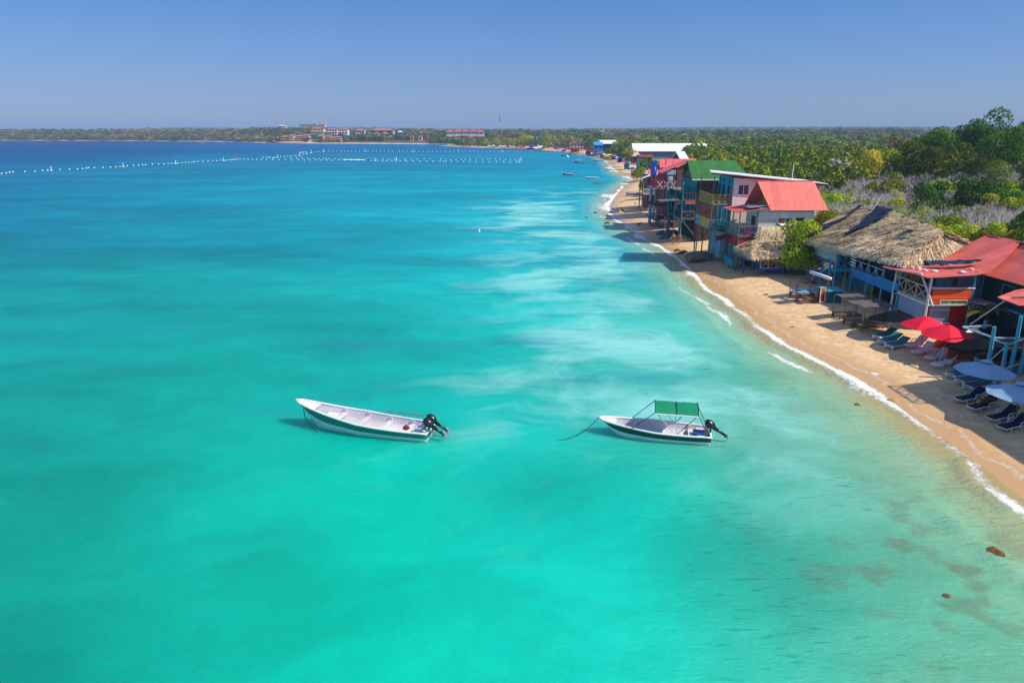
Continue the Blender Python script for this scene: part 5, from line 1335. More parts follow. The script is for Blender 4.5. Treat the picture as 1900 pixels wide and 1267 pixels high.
def boat(name, loc, heading, L, B, D, rise, mats, label, cat='boat', seats=4, detail=True, group=None, motors=1, tilt=0.0):
    """heading: direction from stern to bow, radians"""
    root = empty(name, loc, heading, label, cat, group)
    root.rotation_euler = (0, tilt, heading)
    R_ = hull_pts(L, B, D, rise)
    def section(r, f):                       # f 0 sheer .. 1 keel, outer skin
        pts = [(1.0, r['sh']), (.965, r['sh'] * .62 + r['ch'] * .38), (.90, r['sh'] * .45 + r['ch'] * .55), (.80, r['ch']), (.45, (r['ch'] + r['keel'] * 2) / 3), (0.0, r['keel'])]
        return pts
    def skin(i0, i1, th=0.0):
        mb = MB(); vs = []; m = i1 - i0 + 1
        for r in R_:
            pt = section(r, 0)[i0:i1 + 1]
            for w, z in pt:
                vs.append((r['x'] - r['rk'] * (r['sh'] - z) / max(r['sh'] - r['keel'], .1) * 1.0, r['b'] * w, z))
        n = len(R_)
        vs += [(x, -y, z) for x, y, z in vs]; k = n * m
        fs = []
        for i in range(n - 1):
            for j in range(m - 1):
                a = i * m + j; fs.append((a, a + 1, a + m + 1, a + m)); fs.append((a + k, a + m + k, a + m + 1 + k, a + 1 + k))
        # transom
        a = (n - 1) * m
        for j in range(m - 1): fs.append((a + j, a + j + 1, a + j + 1 + k, a + j + k))
        return mb.add(vs, fs)
    skin(2, 5).build('hull', mats['hull'], root, True, recalc=True)
    skin(0, 2).build('side_band', mats['band'], root, True, recalc=True)
    g = MB()
    for sgn in (1, -1):
        g.tube([(r['x'], sgn * (r['b'] - .01), r['sh'] + .02) for r in R_], .055, 6)
    g.tube([(R_[-1]['x'], -R_[-1]['b'], R_[-1]['sh'] - .02), (R_[-1]['x'], R_[-1]['b'], R_[-1]['sh'] - .02)], .06, 6)
    g.build('gunwale', mats['rim'], root, True)
    # inner liner with floor
    mb = MB(); vs = []; m = 4
    for r in R_:
        fl = max(.10, r['keel'] + .18) if r['keel'] < .2 else r['keel'] + .12
        fl = min(fl, r['sh'] - .04)
        for w, z in ((.955, r['sh'] + .005), (.90, r['sh'] * .5 + fl * .5), (.80, fl), (0, fl)):
            vs.append((min(r['x'], L - .10) - r['rk'] * (r['sh'] - z) / max(r['sh'] - r['keel'], .1) + (.04 if r is R_[-1] else 0), r['b'] * w, z))
    n = len(R_); k = n * m; vs += [(x, -y, z) for x, y, z in vs]; fs = []
    for i in range(n - 1):
        for j in range(m - 1): a = i * m + j; fs += [(a, a + m, a + m + 1, a + 1), (a + k, a + 1 + k, a + m + 1 + k, a + m + k)]
    a = (n - 1) * m
    for j in range(m - 1): fs.append((a + j, a + j + k, a + j + 1 + k, a + j + 1))
    mb.add(vs, fs).build('inner_shell', mats['inner'], root, True, recalc=False)
    if detail:
        def at_s(s):
            i = s * (len(R_) - 1); r = R_[int(i)]; return r
        # foredeck
        fd = MB(); k0 = 0; k1 = 4
        top = [(R_[i]['x'], R_[i]['b'] * .97, R_[i]['sh'] - .03) for i in range(k0, k1 + 1)]
        fd.add(top + [(x, -y, z) for x, y, z in top], [(i, i + 1, i + 1 + len(top), i + len(top)) for i in range(len(top) - 1)])
        fd.build('foredeck', mats['inner'], root)
        for q in range(seats):
            s = .36 + q * (.50 / max(1, seats - 1) if seats > 1 else 0); r = at_s(s)
            z = r['sh'] - .24
            MB().box(r['x'] - .13, r['x'] + .13, -r['b'] * .88, r['b'] * .88, z - .05, z).build('seat', mats['inner'], root)
            for sg_ in (1, -1):
                MB().box(r['x'] - .09, r['x'] + .09, sg_ * r['b'] * .90 - .03, sg_ * r['b'] * .90 + .03, z + .004, r['sh'] - .01).build('seat_knee', mats['inner'], root)
        r = at_s(.26); MB().box(r['x'] - .35, r['x'] + .3, -r['b'] * .80, r['b'] * .80, r['sh'] - .5, r['sh'] - .36).build('bow_locker', mats['inner'], root)
        r = at_s(.93); MB().box(r['x'] - .2, r['x'] + .2, -r['b'] * .9, r['b'] * .9, r['sh'] - .2, r['sh'] - .12).build('stern_bench', mats['inner'], root)
    for q in range(motors):
        y = (q - (motors - 1) / 2) * .55
        outboard(root, (-.05, y, R_[-1]['sh']), .85 if detail else .85, detail)
    return root
m_motor = mat('black_motor', lin(26, 26, 30), .3, .15, 4, .05, stain=.1, spec=.6)
m_steel = mat('grey_metal', lin(150, 150, 155), .4, .1, 4, .05, spec=.6)
def outboard(root, loc, up, detail=True):
    """tilted-up motor: powerhead over the transom, leg pointing aft"""
    a = math.radians(-28)     # leg direction below horizontal (aft)
    def T(u, w):              # u along the leg (aft), w perpendicular up
        return Vector((loc[0] + -(u * math.cos(a)) + w * math.sin(a) * 0 - w * .45 * 0, loc[1], loc[2] + .28 + u * math.sin(a) * 1.0 + w * math.cos(a)))
    mo = MB()
    pts = [T(-.42, .12), T(-.36, .14), T(-.22, .16), T(-.02, .15), T(.12, .12), T(.18, .10)]
    mo.tube([tuple(p) for p in pts], [.08, .19, .24, .23, .17, .08], 12)
    mt = mo.build('outboard_motor', m_motor, root, True)
    MB().tube([tuple(T(.12, .08)), tuple(T(.55, .03)), tuple(T(.95, 0))], [.12, .085, .075], 8).build('motor_leg', m_motor, mt, True)
    MB().tube([tuple(T(.86, -.16)), tuple(T(.90, 0)), tuple(T(.90, .2))], [.05, .07, .04], 8).build('gearcase', m_steel if detail else m_motor, mt, True)
    pr = MB(); c = T(1.02, -.02)
    for k in range(3):
        t_ = k * 2.094; d = Vector((0, math.cos(t_), math.sin(t_)))
        pr.beam(c, c + d * .17, .03, .12)
    pr.tube([tuple(T(.93, -.02)), tuple(T(1.08, -.02))], .04, 6)
    pr.build('propeller', m_steel, mt)
    MB().beam((loc[0] + .08, loc[1] - .12, loc[2] - .25), (loc[0] + .02, loc[1] - .1, loc[2] + .35), .06).beam((loc[0] + .08, loc[1] + .12, loc[2] - .25), (loc[0] + .02, loc[1] + .1, loc[2] + .35), .06).build('clamp_bracket', m_motor, mt)

b_white = mat('boat_white', lin(206, 218, 226), .35, .06, 1.2, .05, stain=.35, stain_col=lin(190, 190, 140), spec=.5)
b_inner = mat('boat_inner', lin(218, 214, 220), .55, .07, 1.6, .1, stain=.4, stain_col=lin(176, 166, 160))
b_green = mat('boat_green_band', lin(12, 122, 104), .35, .15, 1.2, .05, spec=.5)
b_dgreen = mat('boat_dark_band', lin(14, 58, 50), .4, .2, 2, .05, spec=.5)
b_rim = mat('boat_rim', lin(232, 230, 232), .5, .05, 3, .05, stain=.2)
b_blue = mat('boat_blue', lin(30, 80, 150), .4, .1, 2, .05); b_yell = mat('boat_yellow', lin(232, 160, 30), .4, .1, 2, .05); b_greyb = mat('boat_grey', lin(150, 160, 170), .5, .1, 2, .05)
m_rope = mat('dark_rope', lin(30, 50, 50), .9, .2, 8, 0)

h1 = math.atan2(37.1 - 35.2, -12.5 + 4.55)
bt1 = boat('open_boat', (-4.55, 35.15, -.05), h1, 8.3, 1.95, .62, .95, dict(hull=b_white, band=b_green, rim=b_rim, inner=b_inner),
           'long empty open boat, white with a green side band and two black outboard motors', seats=4, motors=2)
hose = MB().tube([(.1, .45, .72), (.35, .75, .95), (.6, .5, 1.05), (.5, .1, .98), (.35, -.3, .95), (.2, -.6, .85), (.6, -.85, .78)], .055, 8)
tag(MB().tube([(0, 0, 0), (.25, .35, .22), (.5, .05, .3), (.38, -.4, .24), (.25, -.85, .2), (.1, -1.1, .1), (.6, -1.3, .05)], .06, 8).build('green_hose', b_green, None, True, loc=(-5.0, 35.85, .62)), 'thick green hose looped over the stern of the long green-banded boat', 'hose')
tag(MB().lathe([(.05, 0), (.18, .03), (.21, .08), (.15, .15), (.06, .24)], 12).build('red_bundle', mat('dark_red_cloth', lin(120, 26, 34), .8, .2, 3), None, True, loc=(-6.0, 35.55, .35)), 'dark red round bundle on the stern seat of the long green-banded boat', 'bundle')
rp_ = MB()
for k in range(3): rp_.tube([(0, 0, .02 * k), (-1.0, .2 + .08 * k, .06), (-2.0, .45 + .02 * k, .02)], .018, 5)
tag(MB().tube([(0, 0, 0), (-.7, .22, .05), (-1.5, .42, .03), (-2.3, .58, .06)], .03, 5).build('boat_pole', m_greyw, loc=(-5.1, 36.25, .84)), 'grey pole lying along the far gunwale of the long green-banded boat', 'pole')
def rope(pts, label, r=.018):
    p0 = Vector(pts[0]); return tag(MB().tube([Vector(p) - p0 for p in pts], r, 5).build('mooring_rope', m_rope, loc=p0), label, 'rope')
rope([(-12.15, 36.9, 1.1), (-12.0, 36.5, .8), (-11.9, 36.4, .6), (-11.4, 36.0, .2), (-11.0, 35.7, -.1)], 'dark mooring rope hanging from the bow of the long green-banded boat', .025)
h2 = math.atan2(35.9 - 34.75, 5.0 - 11.1)
bt2 = boat('canopy_boat', (11.0, 34.75, -.05), h2, 6.2, 1.85, .58, .36, dict(hull=b_white, band=b_dgreen, rim=b_rim, inner=b_inner),
           'small white boat with a green fabric sun canopy and one black outboard motor', seats=2, motors=1)
# canopy frame (boat coordinates: x from stern 0 to bow)
cp = MB(); vs = []; nx, ny = 10, 9
for i in range(nx + 1):
    for j in range(ny + 1):
        x = .75 + 2.35 * i / nx; v = j / ny * 2 - 1
        vs.append((x, .88 * v, 1.92 + .20 * (1 - v * v) - (.10 * abs(v) ** 6) + .018 * math.sin(i * 2.5 + j) - (.03 if i in (5,) else 0)))
k = len(vs); vs2 = [(x, y, z - .03) for x, y, z in vs]
fs = [(i * (ny + 1) + j, (i + 1) * (ny + 1) + j, (i + 1) * (ny + 1) + j + 1, i * (ny + 1) + j + 1) for i in range(nx) for j in range(ny)]
cp.add(vs + vs2, fs + [tuple(a + k for a in f[::-1]) for f in fs])
m_gcan = mat('green_canvas', lin(10, 132, 92), .7, .1, 2.5, .3, stain=.2)
co = cp.build('canopy', m_gcan, bt2, True)
for xs_ in (.77, 1.92, 3.08): MB().tube([(xs_, .87 * (j / 8 * 2 - 1), 1.935 + .20 * (1 - (j / 8 * 2 - 1) ** 2) - .10 * abs(j / 8 * 2 - 1) ** 6) for j in range(9)], .022, 5).build('canopy_seam', mat('dark_green_canvas', lin(4, 84, 62), .8, .1, 3), co, True)
MB().tube([(.75, .89, 1.80), (3.1, .89, 1.80)], .035, 6).build('white_edge', b_rim, co); MB().tube([(.75, -.89, 1.80), (3.1, -.89, 1.80)], .035, 6).build('white_edge', b_rim, co)
m_pole = mat('pale_pole', lin(200, 196, 176), .4, .1, 3, .05); m_strap = mat('black_strap', lin(24, 30, 34), .8)
for sg_ in (1, -1):
    for a, b, mm, rr_ in (((1.9, .85, .6), (2.95, .88, 1.8), m_pole, .022), ((1.9, .85, .6), (1.75, .88, 1.8), m_pole, .02), ((1.9, .85, .6), (.85, .88, 1.8), m_dgreen, .02), ((4.35, .74, .72), (3.1, .88, 1.85), m_strap, .02), ((.12, .78, .62), (.75, .88, 1.85), m_strap, .02)):
        MB().tube([(a[0], sg_ * a[1], a[2]), (b[0], sg_ * b[1], b[2])], rr_, 6).build('canopy_pole' if mm is not m_strap else 'canopy_strap', mm, bt2)
MB().box(.3, .9, -.3, .3, .3, .56).build('fuel_box', b_blue, bt2)
rope([(4.95, 35.93, .86), (4.4, 35.7, .4), (3.7, 35.3, .1), (3.0, 34.9, 0.0), (2.4, 34.8, -.03)], 'dark mooring rope running from the bow of the canopy boat into the water', .02)

def far_boat(px, py, lpx, head, mats, label, cover=None, motors=1, rise=.5, B=1.7):
    p = P(px, py, 0); L = lpx / FPX * math.hypot(p.y, CAMH) * 1.0
    b = boat('moored_boat', (p.x + L / 2 * (1 if head > 1.6 else -1), p.y, -.05), head, L, B, .55, rise, mats, label, detail=False, motors=motors)
    if cover:
        c = MB(); 
        c.slab([(L * .25, -.8, 1.75), (L * .7, -.8, 1.75), (L * .7, .8, 1.75), (L * .25, .8, 1.75)], .06)
        c.build('awning', cover, b)
        for xx in (L * .27, L * .68):
            for yy in (-.75, .75): MB().beam((xx, yy, .5), (xx, yy, 1.7), .05).build('awning_pole', m_steel, b)
    return b
PI = math.pi
mw = dict(hull=b_white, band=b_white, rim=b_rim, inner=b_inner); mbl = dict(hull=b_white, band=b_blue, rim=b_rim, inner=b_blue)
mdk = dict(hull=m_dgreen, band=b_dgreen, rim=b_rim, inner=b_greyb); myl = dict(hull=b_yell, band=b_yell, rim=b_yell, inner=b_greyb); mgr = dict(hull=b_greyb, band=b_greyb, rim=b_rim, inner=b_greyb)
far_boat(1054, 326, 26, PI - .3, mbl, 'blue and white open boat moored left of the plain white one', rise=.7)
far_boat(1098, 332, 24, PI - .1, mw, 'plain low white boat without a motor moored near the beach', motors=0, rise=.2)
far_boat(1073, 302, 20, PI, mdk, 'dark hulled boat with a white awning, alone off the crowded beach', cover=b_rim)
far_boat(1047, 290, 18, PI - .2, mdk, 'dark boat with a pale blue awning close to a white float', cover=b_greyb)
far_boat(1062, 286, 17, PI, myl, 'yellow boat pulled up at the edge of the crowded beach', cover=b_yell)
far_boat(1049, 284.5, 14, PI, mw, 'white boat with a flat roof beside the yellow boat', cover=b_rim)
far_boat(1093, 289.5, 11, PI, mdk, 'small dark boat at the water edge before the red umbrellas', cover=b_greyb, rise=.3)
far_boat(1111, 299.5, 22, PI - .05, mgr, 'grey boat with its stern on the sand below the yellow umbrella', rise=.3)
far_boat(1128, 316, 14, PI + .4, dict(hull=b_white, band=b_greyb, rim=b_yell, inner=b_greyb), 'half sunken pale boat in the shallows at the sand point', motors=0, rise=.2)
far_boat(508, 268.6, 15, PI, mw, 'white motor boat passing below the terraced hotel', rise=.2)
far_boat(374, 266.5, 7, PI, mw, 'tiny white boat off the wooded shore at the far left', motors=0, rise=.2)
far_boat(780, 271, 5, PI, mw, 'tiny white boat in the mouth of the far inlet', motors=0, rise=.2)
far_boat(566, 283.2, 8, 0, mdk, 'small boat speeding at the head of a white wake beyond the float lines', rise=.2)
far_boat(684, 296.5, 15, 0.05, mdk, 'dark speedboat crossing the float lines with a white wake', rise=.3)
ub = tag(rock_mb(2.2, 1.0, .55, 3).build('upturned_boat', b_greyb, None, True, loc=(31.5, 181, 1.0)), 'pale upturned boat lying on the sand beside the timber shelter', 'boat')
m_wake = mat('wake_foam', (.78, .82, .82), .9, .1, 1, .3, stain=0)
for (a, b, w, lab) in (((555, 283.4), (566, 283.3), 1.4, 'white wake trailing behind the small boat far out'), ((637, 296.3), (678, 297.0), 2.6, 'long white wake trailing behind the dark speedboat')):
    A = P(*a); B_ = P(*b); mb = MB(); n = 24; top = []; rw = random.Random(3)
    for i in range(n + 1):
        q = A.lerp(B_, i / n); ww = w * (.45 + .5 * rw.random()) ; top += [(q.x, q.y - ww, .03), (q.x, q.y, .22 + .12 * rw.random()), (q.x, q.y + ww, .03)]
    mb.add(top, [(i * 3 + j, i * 3 + 3 + j, i * 3 + 4 + j, i * 3 + 1 + j) for i in range(n) for j in (0, 1)])
    tag(mb.build('wake', m_wake, None, True), lab, 'wake', kind='stuff')

# ------------------------------------------------------------------ floats
m_float = mat('white_float', (.80, .80, .78), .5, .05, 3, .05, stain=.1)
fz = lambda x0, y0, k, pts: [(x0 + a * k, y0 + b * k) for a, b in pts]
LINE_L = fz(0, 200, .21053, [(15, 584), (55, 580), (85, 573), (115, 570), (220, 567), (308, 565), (375, 557), (420, 555), (530, 549), (612, 546), (682, 544), (728, 541), (762, 537), (782, 534), (832, 532), (908, 532), (974, 528), (1022, 526), (1058, 522), (1120, 516), (1177, 513), (1222, 511), (1257, 507), (1283, 507), (1343, 503), (1398, 501), (1445, 501), (1482, 497), (1512, 496), (1538, 494), (1571, 492), (1605, 490), (1637, 488), (1664, 487), (1690, 484), (1710, 480), (1744, 479), (1790, 477), (1833, 475), (1875, 471)])
LINE_L += fz(400, 200, .18947, [(12, 523), (52, 519), (97, 519), (127, 516), (150, 514), (168, 512), (185, 510), (198, 510), (238, 506), (275, 506), (318, 509), (361, 510), (402, 511)])
LINE_B = fz(400, 200, .18947, [(446, 513), (498, 514), (560, 515), (622, 514), (683, 514), (748, 517), (811, 514), (868, 517), (923, 517), (980, 515), (1034, 518), (1086, 518), (1137, 520), (1202, 518), (1265, 518), (1333, 518), (1398, 518), (1463, 519), (1523, 520), (1583, 519), (1632, 522), (1675, 523), (1722, 521), (1765, 523), (1805, 526), (1866, 525)])
LINE_B += fz(740, 200, .2, [(67, 498), (128, 498), (196, 500), (258, 498), (320, 499), (382, 501), (413, 501), (436, 500), (489, 502), (545, 504), (602, 504), (657, 505), (713, 506), (779, 506), (840, 507), (907, 505), (971, 505), (1034, 505), (1089, 504)])
LINE_C = fz(400, 200, .18947, [(735, 498), (793, 499), (850, 499), (905, 502), (960, 503), (1010, 505), (1058, 502), (1083, 505), (1110, 503), (1166, 503), (1218, 504), (1638, 508), (1694, 510), (1752, 508), (1857, 507)])
LINE_C += fz(740, 200, .2, [(58, 481), (115, 482), (172, 481), (233, 480), (288, 480), (390, 482), (436, 481), (483, 485), (531, 485), (578, 484), (616, 484), (662, 483), (720, 482), (775, 481), (826, 480), (845, 480), (897, 481), (940, 480), (987, 484), (1033, 483), (1075, 483)])
LINE_D = fz(400, 200, .18947, [(462, 492), (497, 490), (517, 492), (532, 490), (558, 494), (570, 497), (582, 489), (635, 482), (670, 480), (698, 479), (730, 477), (755, 476), (785, 474), (815, 470), (855, 458), (888, 455), (925, 448), (960, 440), (990, 436)])
LINE_E = fz(400, 200, .18947, [(1017, 434), (1065, 431), (1110, 429), (1148, 430), (1187, 429), (1229, 430), (1264, 429), (1293, 429), (1332, 430), (1370, 430), (1408, 431), (1448, 430), (1493, 430), (1538, 430), (1575, 429), (1614, 429), (1652, 428), (1693, 429), (1729, 430), (1799, 429), (1837, 430)])
LINE_E += fz(740, 200, .2, [(40, 408), (77, 408), (114, 408), (152, 407), (190, 407), (230, 407), (272, 407), (312, 408), (350, 407), (392, 407), (433, 408), (474, 408), (510, 408), (588, 408), (620, 407), (658, 408), (698, 408), (738, 407), (775, 408), (813, 408), (848, 408), (886, 408), (927, 408), (968, 408), (1007, 407), (1037, 407), (1072, 407), (1105, 408), (1135, 407), (1215, 406), (1240, 408)])
fproto = None
def put_float(px, py, lab, grp):
    global fproto
    p = P(px, py, 0)
    if fproto is None:
        o = fproto = MB().lathe([(.05, -.28), (.34, -.2), (.46, 0), (.42, .22), (.25, .42), (.08, .5), (.07, .58)], 12).build('buoy_float', m_float, None, True)
    else: o = fproto.copy(); COL.objects.link(o)
    o.location = (p.x, p.y, .08); s = .62 + .0003 * p.y; o.scale = (s, s, s)
    tag(o, lab, 'buoy', grp)
for L_, lab, grp in ((LINE_L, 'round white float in the slanting float line at the left', 'floats of the slanting line at the left'),
                     (LINE_B, 'round white float in the nearest row of floats across the bay', 'floats of the nearest row'),
                     (LINE_C, 'round white float in the second row of floats, just beyond the nearest row', 'floats of the second row'),
                     (LINE_D, 'round white float in the short slanting link between the float rows', 'floats of the slanting link'),
                     (LINE_E, 'round white float in the farthest straight row of floats', 'floats of the farthest row')):
    for q in L_: put_float(*q, lab, grp)
SPARS = fz(0, 200, .21053, [(453, 555), (1087, 522), (1550, 496)]) + fz(400, 200, .18947, [(78, 522), (213, 510), (606, 490), (825, 472), (893, 452), (936, 443), (1055, 433), (1466, 431), (1562, 522), (1771, 512)]) + fz(740, 200, .2, [(131, 410), (553, 409), (956, 409), (1114, 506), (1133, 491)])
SPL = ['tall white marker buoy nearest the left edge', 'tall white marker buoy, second along the slanting float line', 'tall white marker buoy, third along the slanting float line', 'tall white marker buoy just left of the pink one',
       'tall pink marker buoy where the float lines meet', 'tall white marker buoy on the slanting link of floats', 'tall white marker buoy in the cluster halfway up the slanting link', 'tall white marker buoy beside the small boat with a wake',
       'tall white marker buoy right of the small boat with a wake', 'tall white marker buoy at the left end of the farthest row', 'tall white marker buoy in the farthest row above the dark speedboat', 'tall white marker buoy right after the dark speedboat',
       'tall white marker buoy in the second row right of the speedboat', 'tall white marker buoy in the farthest row below the far inlet', 'tall white marker buoy in the farthest row off the wooded headland', 'tall white marker buoy in the farthest row left of the radio mast',
       'white marker buoy ending the nearest row at the right', 'tallest white marker buoy ending the second row at the right']
for i, ((px, py), lab) in enumerate(zip(SPARS, SPL)):
    p = P(px, py, 0)
    rt = empty('marker_buoy', (p.x, p.y, 0), 0, lab, 'buoy', 'tall marker buoys of the float lines')
    mm = m_float if i != 4 else mat('pink_float', lin(226, 90, 120), .5)
    s = .66 + p.y * .0003
    MB().lathe([(.1, -.3), (.55 * s, -.15), (.6 * s, .1), (.5 * s, .35), (.2, .55 * s)], 12).build('float', mm, rt, True)
    MB().lathe([(.26 * s, .4 * s), (.22 * s, 1.6 * s), (.14 * s, 2.3 * s), (.05, 2.6 * s)], 10).build('spar', mm, rt, True)
o = MB().lathe([(.05, -.15), (.2, 0), (.15, .3), (.05, .5), (.04, .62)], 10).build('mooring_buoy', m_float, None, True, loc=P(889, 431, 0)); tag(o, 'lone small white buoy in open water left of the sand clouds', 'buoy')
o = MB().lathe([(.2, -.3), (1.0, 0), (.8, .7), (.1, 1.2)], 10).build('mooring_buoy', m_float, None, True, loc=P(1053, 292, 0)); tag(o, 'big white buoy next to the dark boat with a pale blue awning', 'buoy')
o = MB().tube([(-1.6, 0, .05), (-.4, .2, .28), (1.0, 0, .1), (2.6, -.2, -.05)], [.05, .14, .16, .05], 6).build('driftwood', m_brownv, loc=P(1106, 341, 0)); tag(o, 'dark driftwood branch floating off the sand point', 'driftwood')

# ================================================================== BEACH FURNITURE
def umbrella(px, py, R, hz, m, pole_m, label, sides=8, vent=True, pole_r=.025, tilt=(0, 0), seed=0, drop=.5, group=None):
    p = P(px, py, G0); z0 = gh(p.x, p.y); p = P(px, py, z0)
    root = empty('beach_umbrella', (p.x, p.y, z0), seed * .37, label, 'umbrella', group)
    MB().tube([(0, 0, -.3), (0, 0, hz - .05)], pole_r, 8).build('pole', pole_m, root, True)
    mb = MB(); vs = [(0, 0, hz)]; rg = 6
    for i in range(1, rg + 1):
        f = i / rg
        for k in range(sides * 2):
            a = math.pi * k / sides; rib = (k % 2 == 0)
            r = R * f * (1.0 if rib else .935); z = hz - drop * f ** 1.12 - (0 if rib else .035 * f) - (0.0 if i < rg else (.0 if rib else -.03))
            vs.append((r * math.cos(a) + tilt[0] * 0, r * math.sin(a), z + (r * math.cos(a)) * tilt[0] + (r * math.sin(a)) * tilt[1]))
    n = sides * 2
    fs = [(0, 1 + k, 1 + (k + 1) % n) for k in range(n)]
    for i in range(rg - 1):
        for k in range(n): a = 1 + i * n + k; b = 1 + i * n + (k + 1) % n; fs.append((a, a + n, b + n, b))
    kk = len(vs); vs2 = [(x, y, z - .015) for x, y, z in vs]
    mb.add(vs + vs2, fs + [tuple(q + kk for q in f[::-1]) for f in fs])
    c = mb.build('canopy', m, root)
    if vent:
        mb = MB(); vs = [(0, 0, hz + .16)] + [(.36 * math.cos(2 * math.pi * k / sides), .36 * math.sin(2 * math.pi * k / sides), hz + .03) for k in range(sides)]
        mb.add(vs, [(0, 1 + k, 1 + (k + 1) % sides) for k in range(sides)] + [tuple(range(sides, 0, -1))]).build('vent_cap', m, c)
    ribs = MB()
    for k in range(sides):
        a = 2 * math.pi * k / sides; ribs.beam((0, 0, hz - .06), (R * .97 * math.cos(a), R * .97 * math.sin(a), hz - drop - .03 + R * .97 * (math.cos(a) * tilt[0] + math.sin(a) * tilt[1])), .018)
    ribs.build('ribs', pole_m, c)
    return root
u_red = mat('red_canvas', lin(226, 16, 52), .75, .08, 1.5, .1, stain=.1); u_blk = mat('black_canvas', (0, 0, 0)); u_blu = mat('grey_blue_canvas', lin(140, 172, 196), .8, .08, 1.5, .1, stain=.15)
m_wp = mat('white_pole', lin(200, 204, 210), .5, .05, 3, .05); m_brp = mat('wood_pole', lin(120, 84, 60), .7, .2, 4, .1)
umbrella(1648, 622, 1.75, 2.05, u_blk, m_wp, 'torn sagging black umbrella on a thick white pole beyond the red umbrellas', 7, False, .10, (.04, -.12), 1, .62)
umbrella(1708, 645, 1.68, 2.5, u_red, m_brp, 'red umbrella over white loungers, the farther of the two', 6, False, .022, (0, 0), 2, .78)
umbrella(1750, 664, 1.8, 2.5, u_red, m_brp, 'red umbrella over white loungers, the nearer of the two', 6, False, .022, (.02, 0), 3, .78)
umbrella(1808, 684, 1.95, 2.25, u_blk, m_tealp, 'drooping black umbrella between the red umbrella and the blue-grey ones', 12, False, .06, (-.03, -.05), 4, .75)
umbrella(1817, 735, 1.72, 2.3, u_blu, m_brp, 'blue-grey umbrella over the woman on a lounger', 8, True, .03, (0, 0), 5, .62)
umbrella(1881, 782, 1.75, 2.3, u_blu, m_brp, 'blue-grey umbrella nearest the camera, cut by the right edge', 8, True, .03, (0, 0), 6, .62)

m_plw = mat('white_plastic', lin(226, 220, 222), .45, .04, 3, .02, stain=.15); m_navy = mat('navy_cushion', lin(22, 36, 56), .9, .15, 3, .2, stain=0)
m_tealc = mat('teal_cushion', lin(8, 128, 128), .85, .1, 2, .2, stain=.1); m_slate = mat('slate_cushion', lin(40, 92, 110), .85, .1, 2, .2)
def lounger(px, py, az, label, cush=None, back=38, group=None, arms=True, slat=m_plw):
    """foot end at the given spot"""
    p = P(px, py, G0); z0 = gh(p.x, p.y); p = P(px, py, z0 + .3)
    root = empty('sun_lounger', (p.x, p.y, z0), az, label, 'sun lounger', group)
    W = .62; z = .33; xb = 1.25; bl = .78; b = math.radians(back)
    e = (xb + bl * math.cos(b), z + bl * math.sin(b))
    fr = MB()
    for s in (-1, 1):
        y = s * W / 2
        fr.tube([(0.0, y, z - .04), (.10, y, z), (.5, y, z + .02), (xb, y, z), (e[0], y, e[1])], .032, 6)
    fr.tube([(0, -W / 2, z - .04), (-.06, 0, z - .05), (0, W / 2, z - .04)], .032, 6); fr.tube([(e[0], -W / 2, e[1]), (e[0], W / 2, e[1])], .03, 6)
    fr.build('frame', slat, root, True)
    for s in (-1, 1):
        y = s * W / 2
        MB().tube([(.28, y, z), (.45, y, .0)], .03, 6).build('leg', slat, root, True)
        MB().tube([(1.25, y, z), (1.0, y, 0)], .03, 6).build('leg', slat, root, True)
        MB().tube([(e[0] - .2, y, e[1] - .15), (xb + .5, y, 0.02)], .025, 6).build('back_prop', slat, root, True)
        if arms: MB().tube([(.88, y * 1.12, z - .05), (1.0, y * 1.15, z + .24), (1.35, y * 1.15, z + .27), (1.5, y * 1.1, z + .2)], .03, 6).build('armrest', slat, root, True)
    if cush:
        MB().box(.0, xb - .01, -W / 2 + .035, W / 2 - .035, z + .0, z + .05).build('seat_cushion', cush, root)
        MB().slab([(xb, -W / 2 + .035, z + .05), (e[0], -W / 2 + .035, e[1] + .05), (e[0], W / 2 - .035, e[1] + .05), (xb, W / 2 - .035, z + .05)], .05).build('back_cushion', cush, root)
    else:
        sb = MB()
        for k in range(13): sb.box(.04 + k * .093, .11 + k * .093, -W / 2 + .02, W / 2 - .02, z - .005, z + .014)
        sb.build('seat_slats', slat, root)
        MB().slab([(xb, -W / 2 + .03, z + .02), (e[0], -W / 2 + .03, e[1] + .02), (e[0], W / 2 - .03, e[1] + .02), (xb, W / 2 - .03, z + .02)], .02).build('back_panel', slat, root)
    return root
gl_ = 'sun loungers under the umbrellas'
R20 = math.radians(20)
lounger(1779, 741, R20, 'navy cushioned lounger behind the woman, under the blue-grey umbrella', m_navy, group=gl_)
L_w = lounger(1803, 756, R20, 'navy cushioned lounger the woman is lying on', m_navy, group=gl_)
lounger(1838, 776, R20, 'navy cushioned lounger under the nearest umbrella, the farther of its pair', m_navy, group=gl_)
lounger(1859, 793, R20, 'navy cushioned lounger nearest the camera, at the right edge', m_navy, group=gl_)
lounger(1684, 641, math.radians(26), 'white plastic lounger nearest the turquoise beds', None, group=gl_)
lounger(1697, 653, math.radians(26), 'white plastic lounger under the farther red umbrella, second from the turquoise beds', None, group=gl_)
lounger(1722, 664, math.radians(24), 'white plastic lounger in full shade of the nearer red umbrella', None, group=gl_)
lounger(1735, 677, math.radians(24), 'white plastic lounger in sun at the near end of the white ones', None, group=gl_)
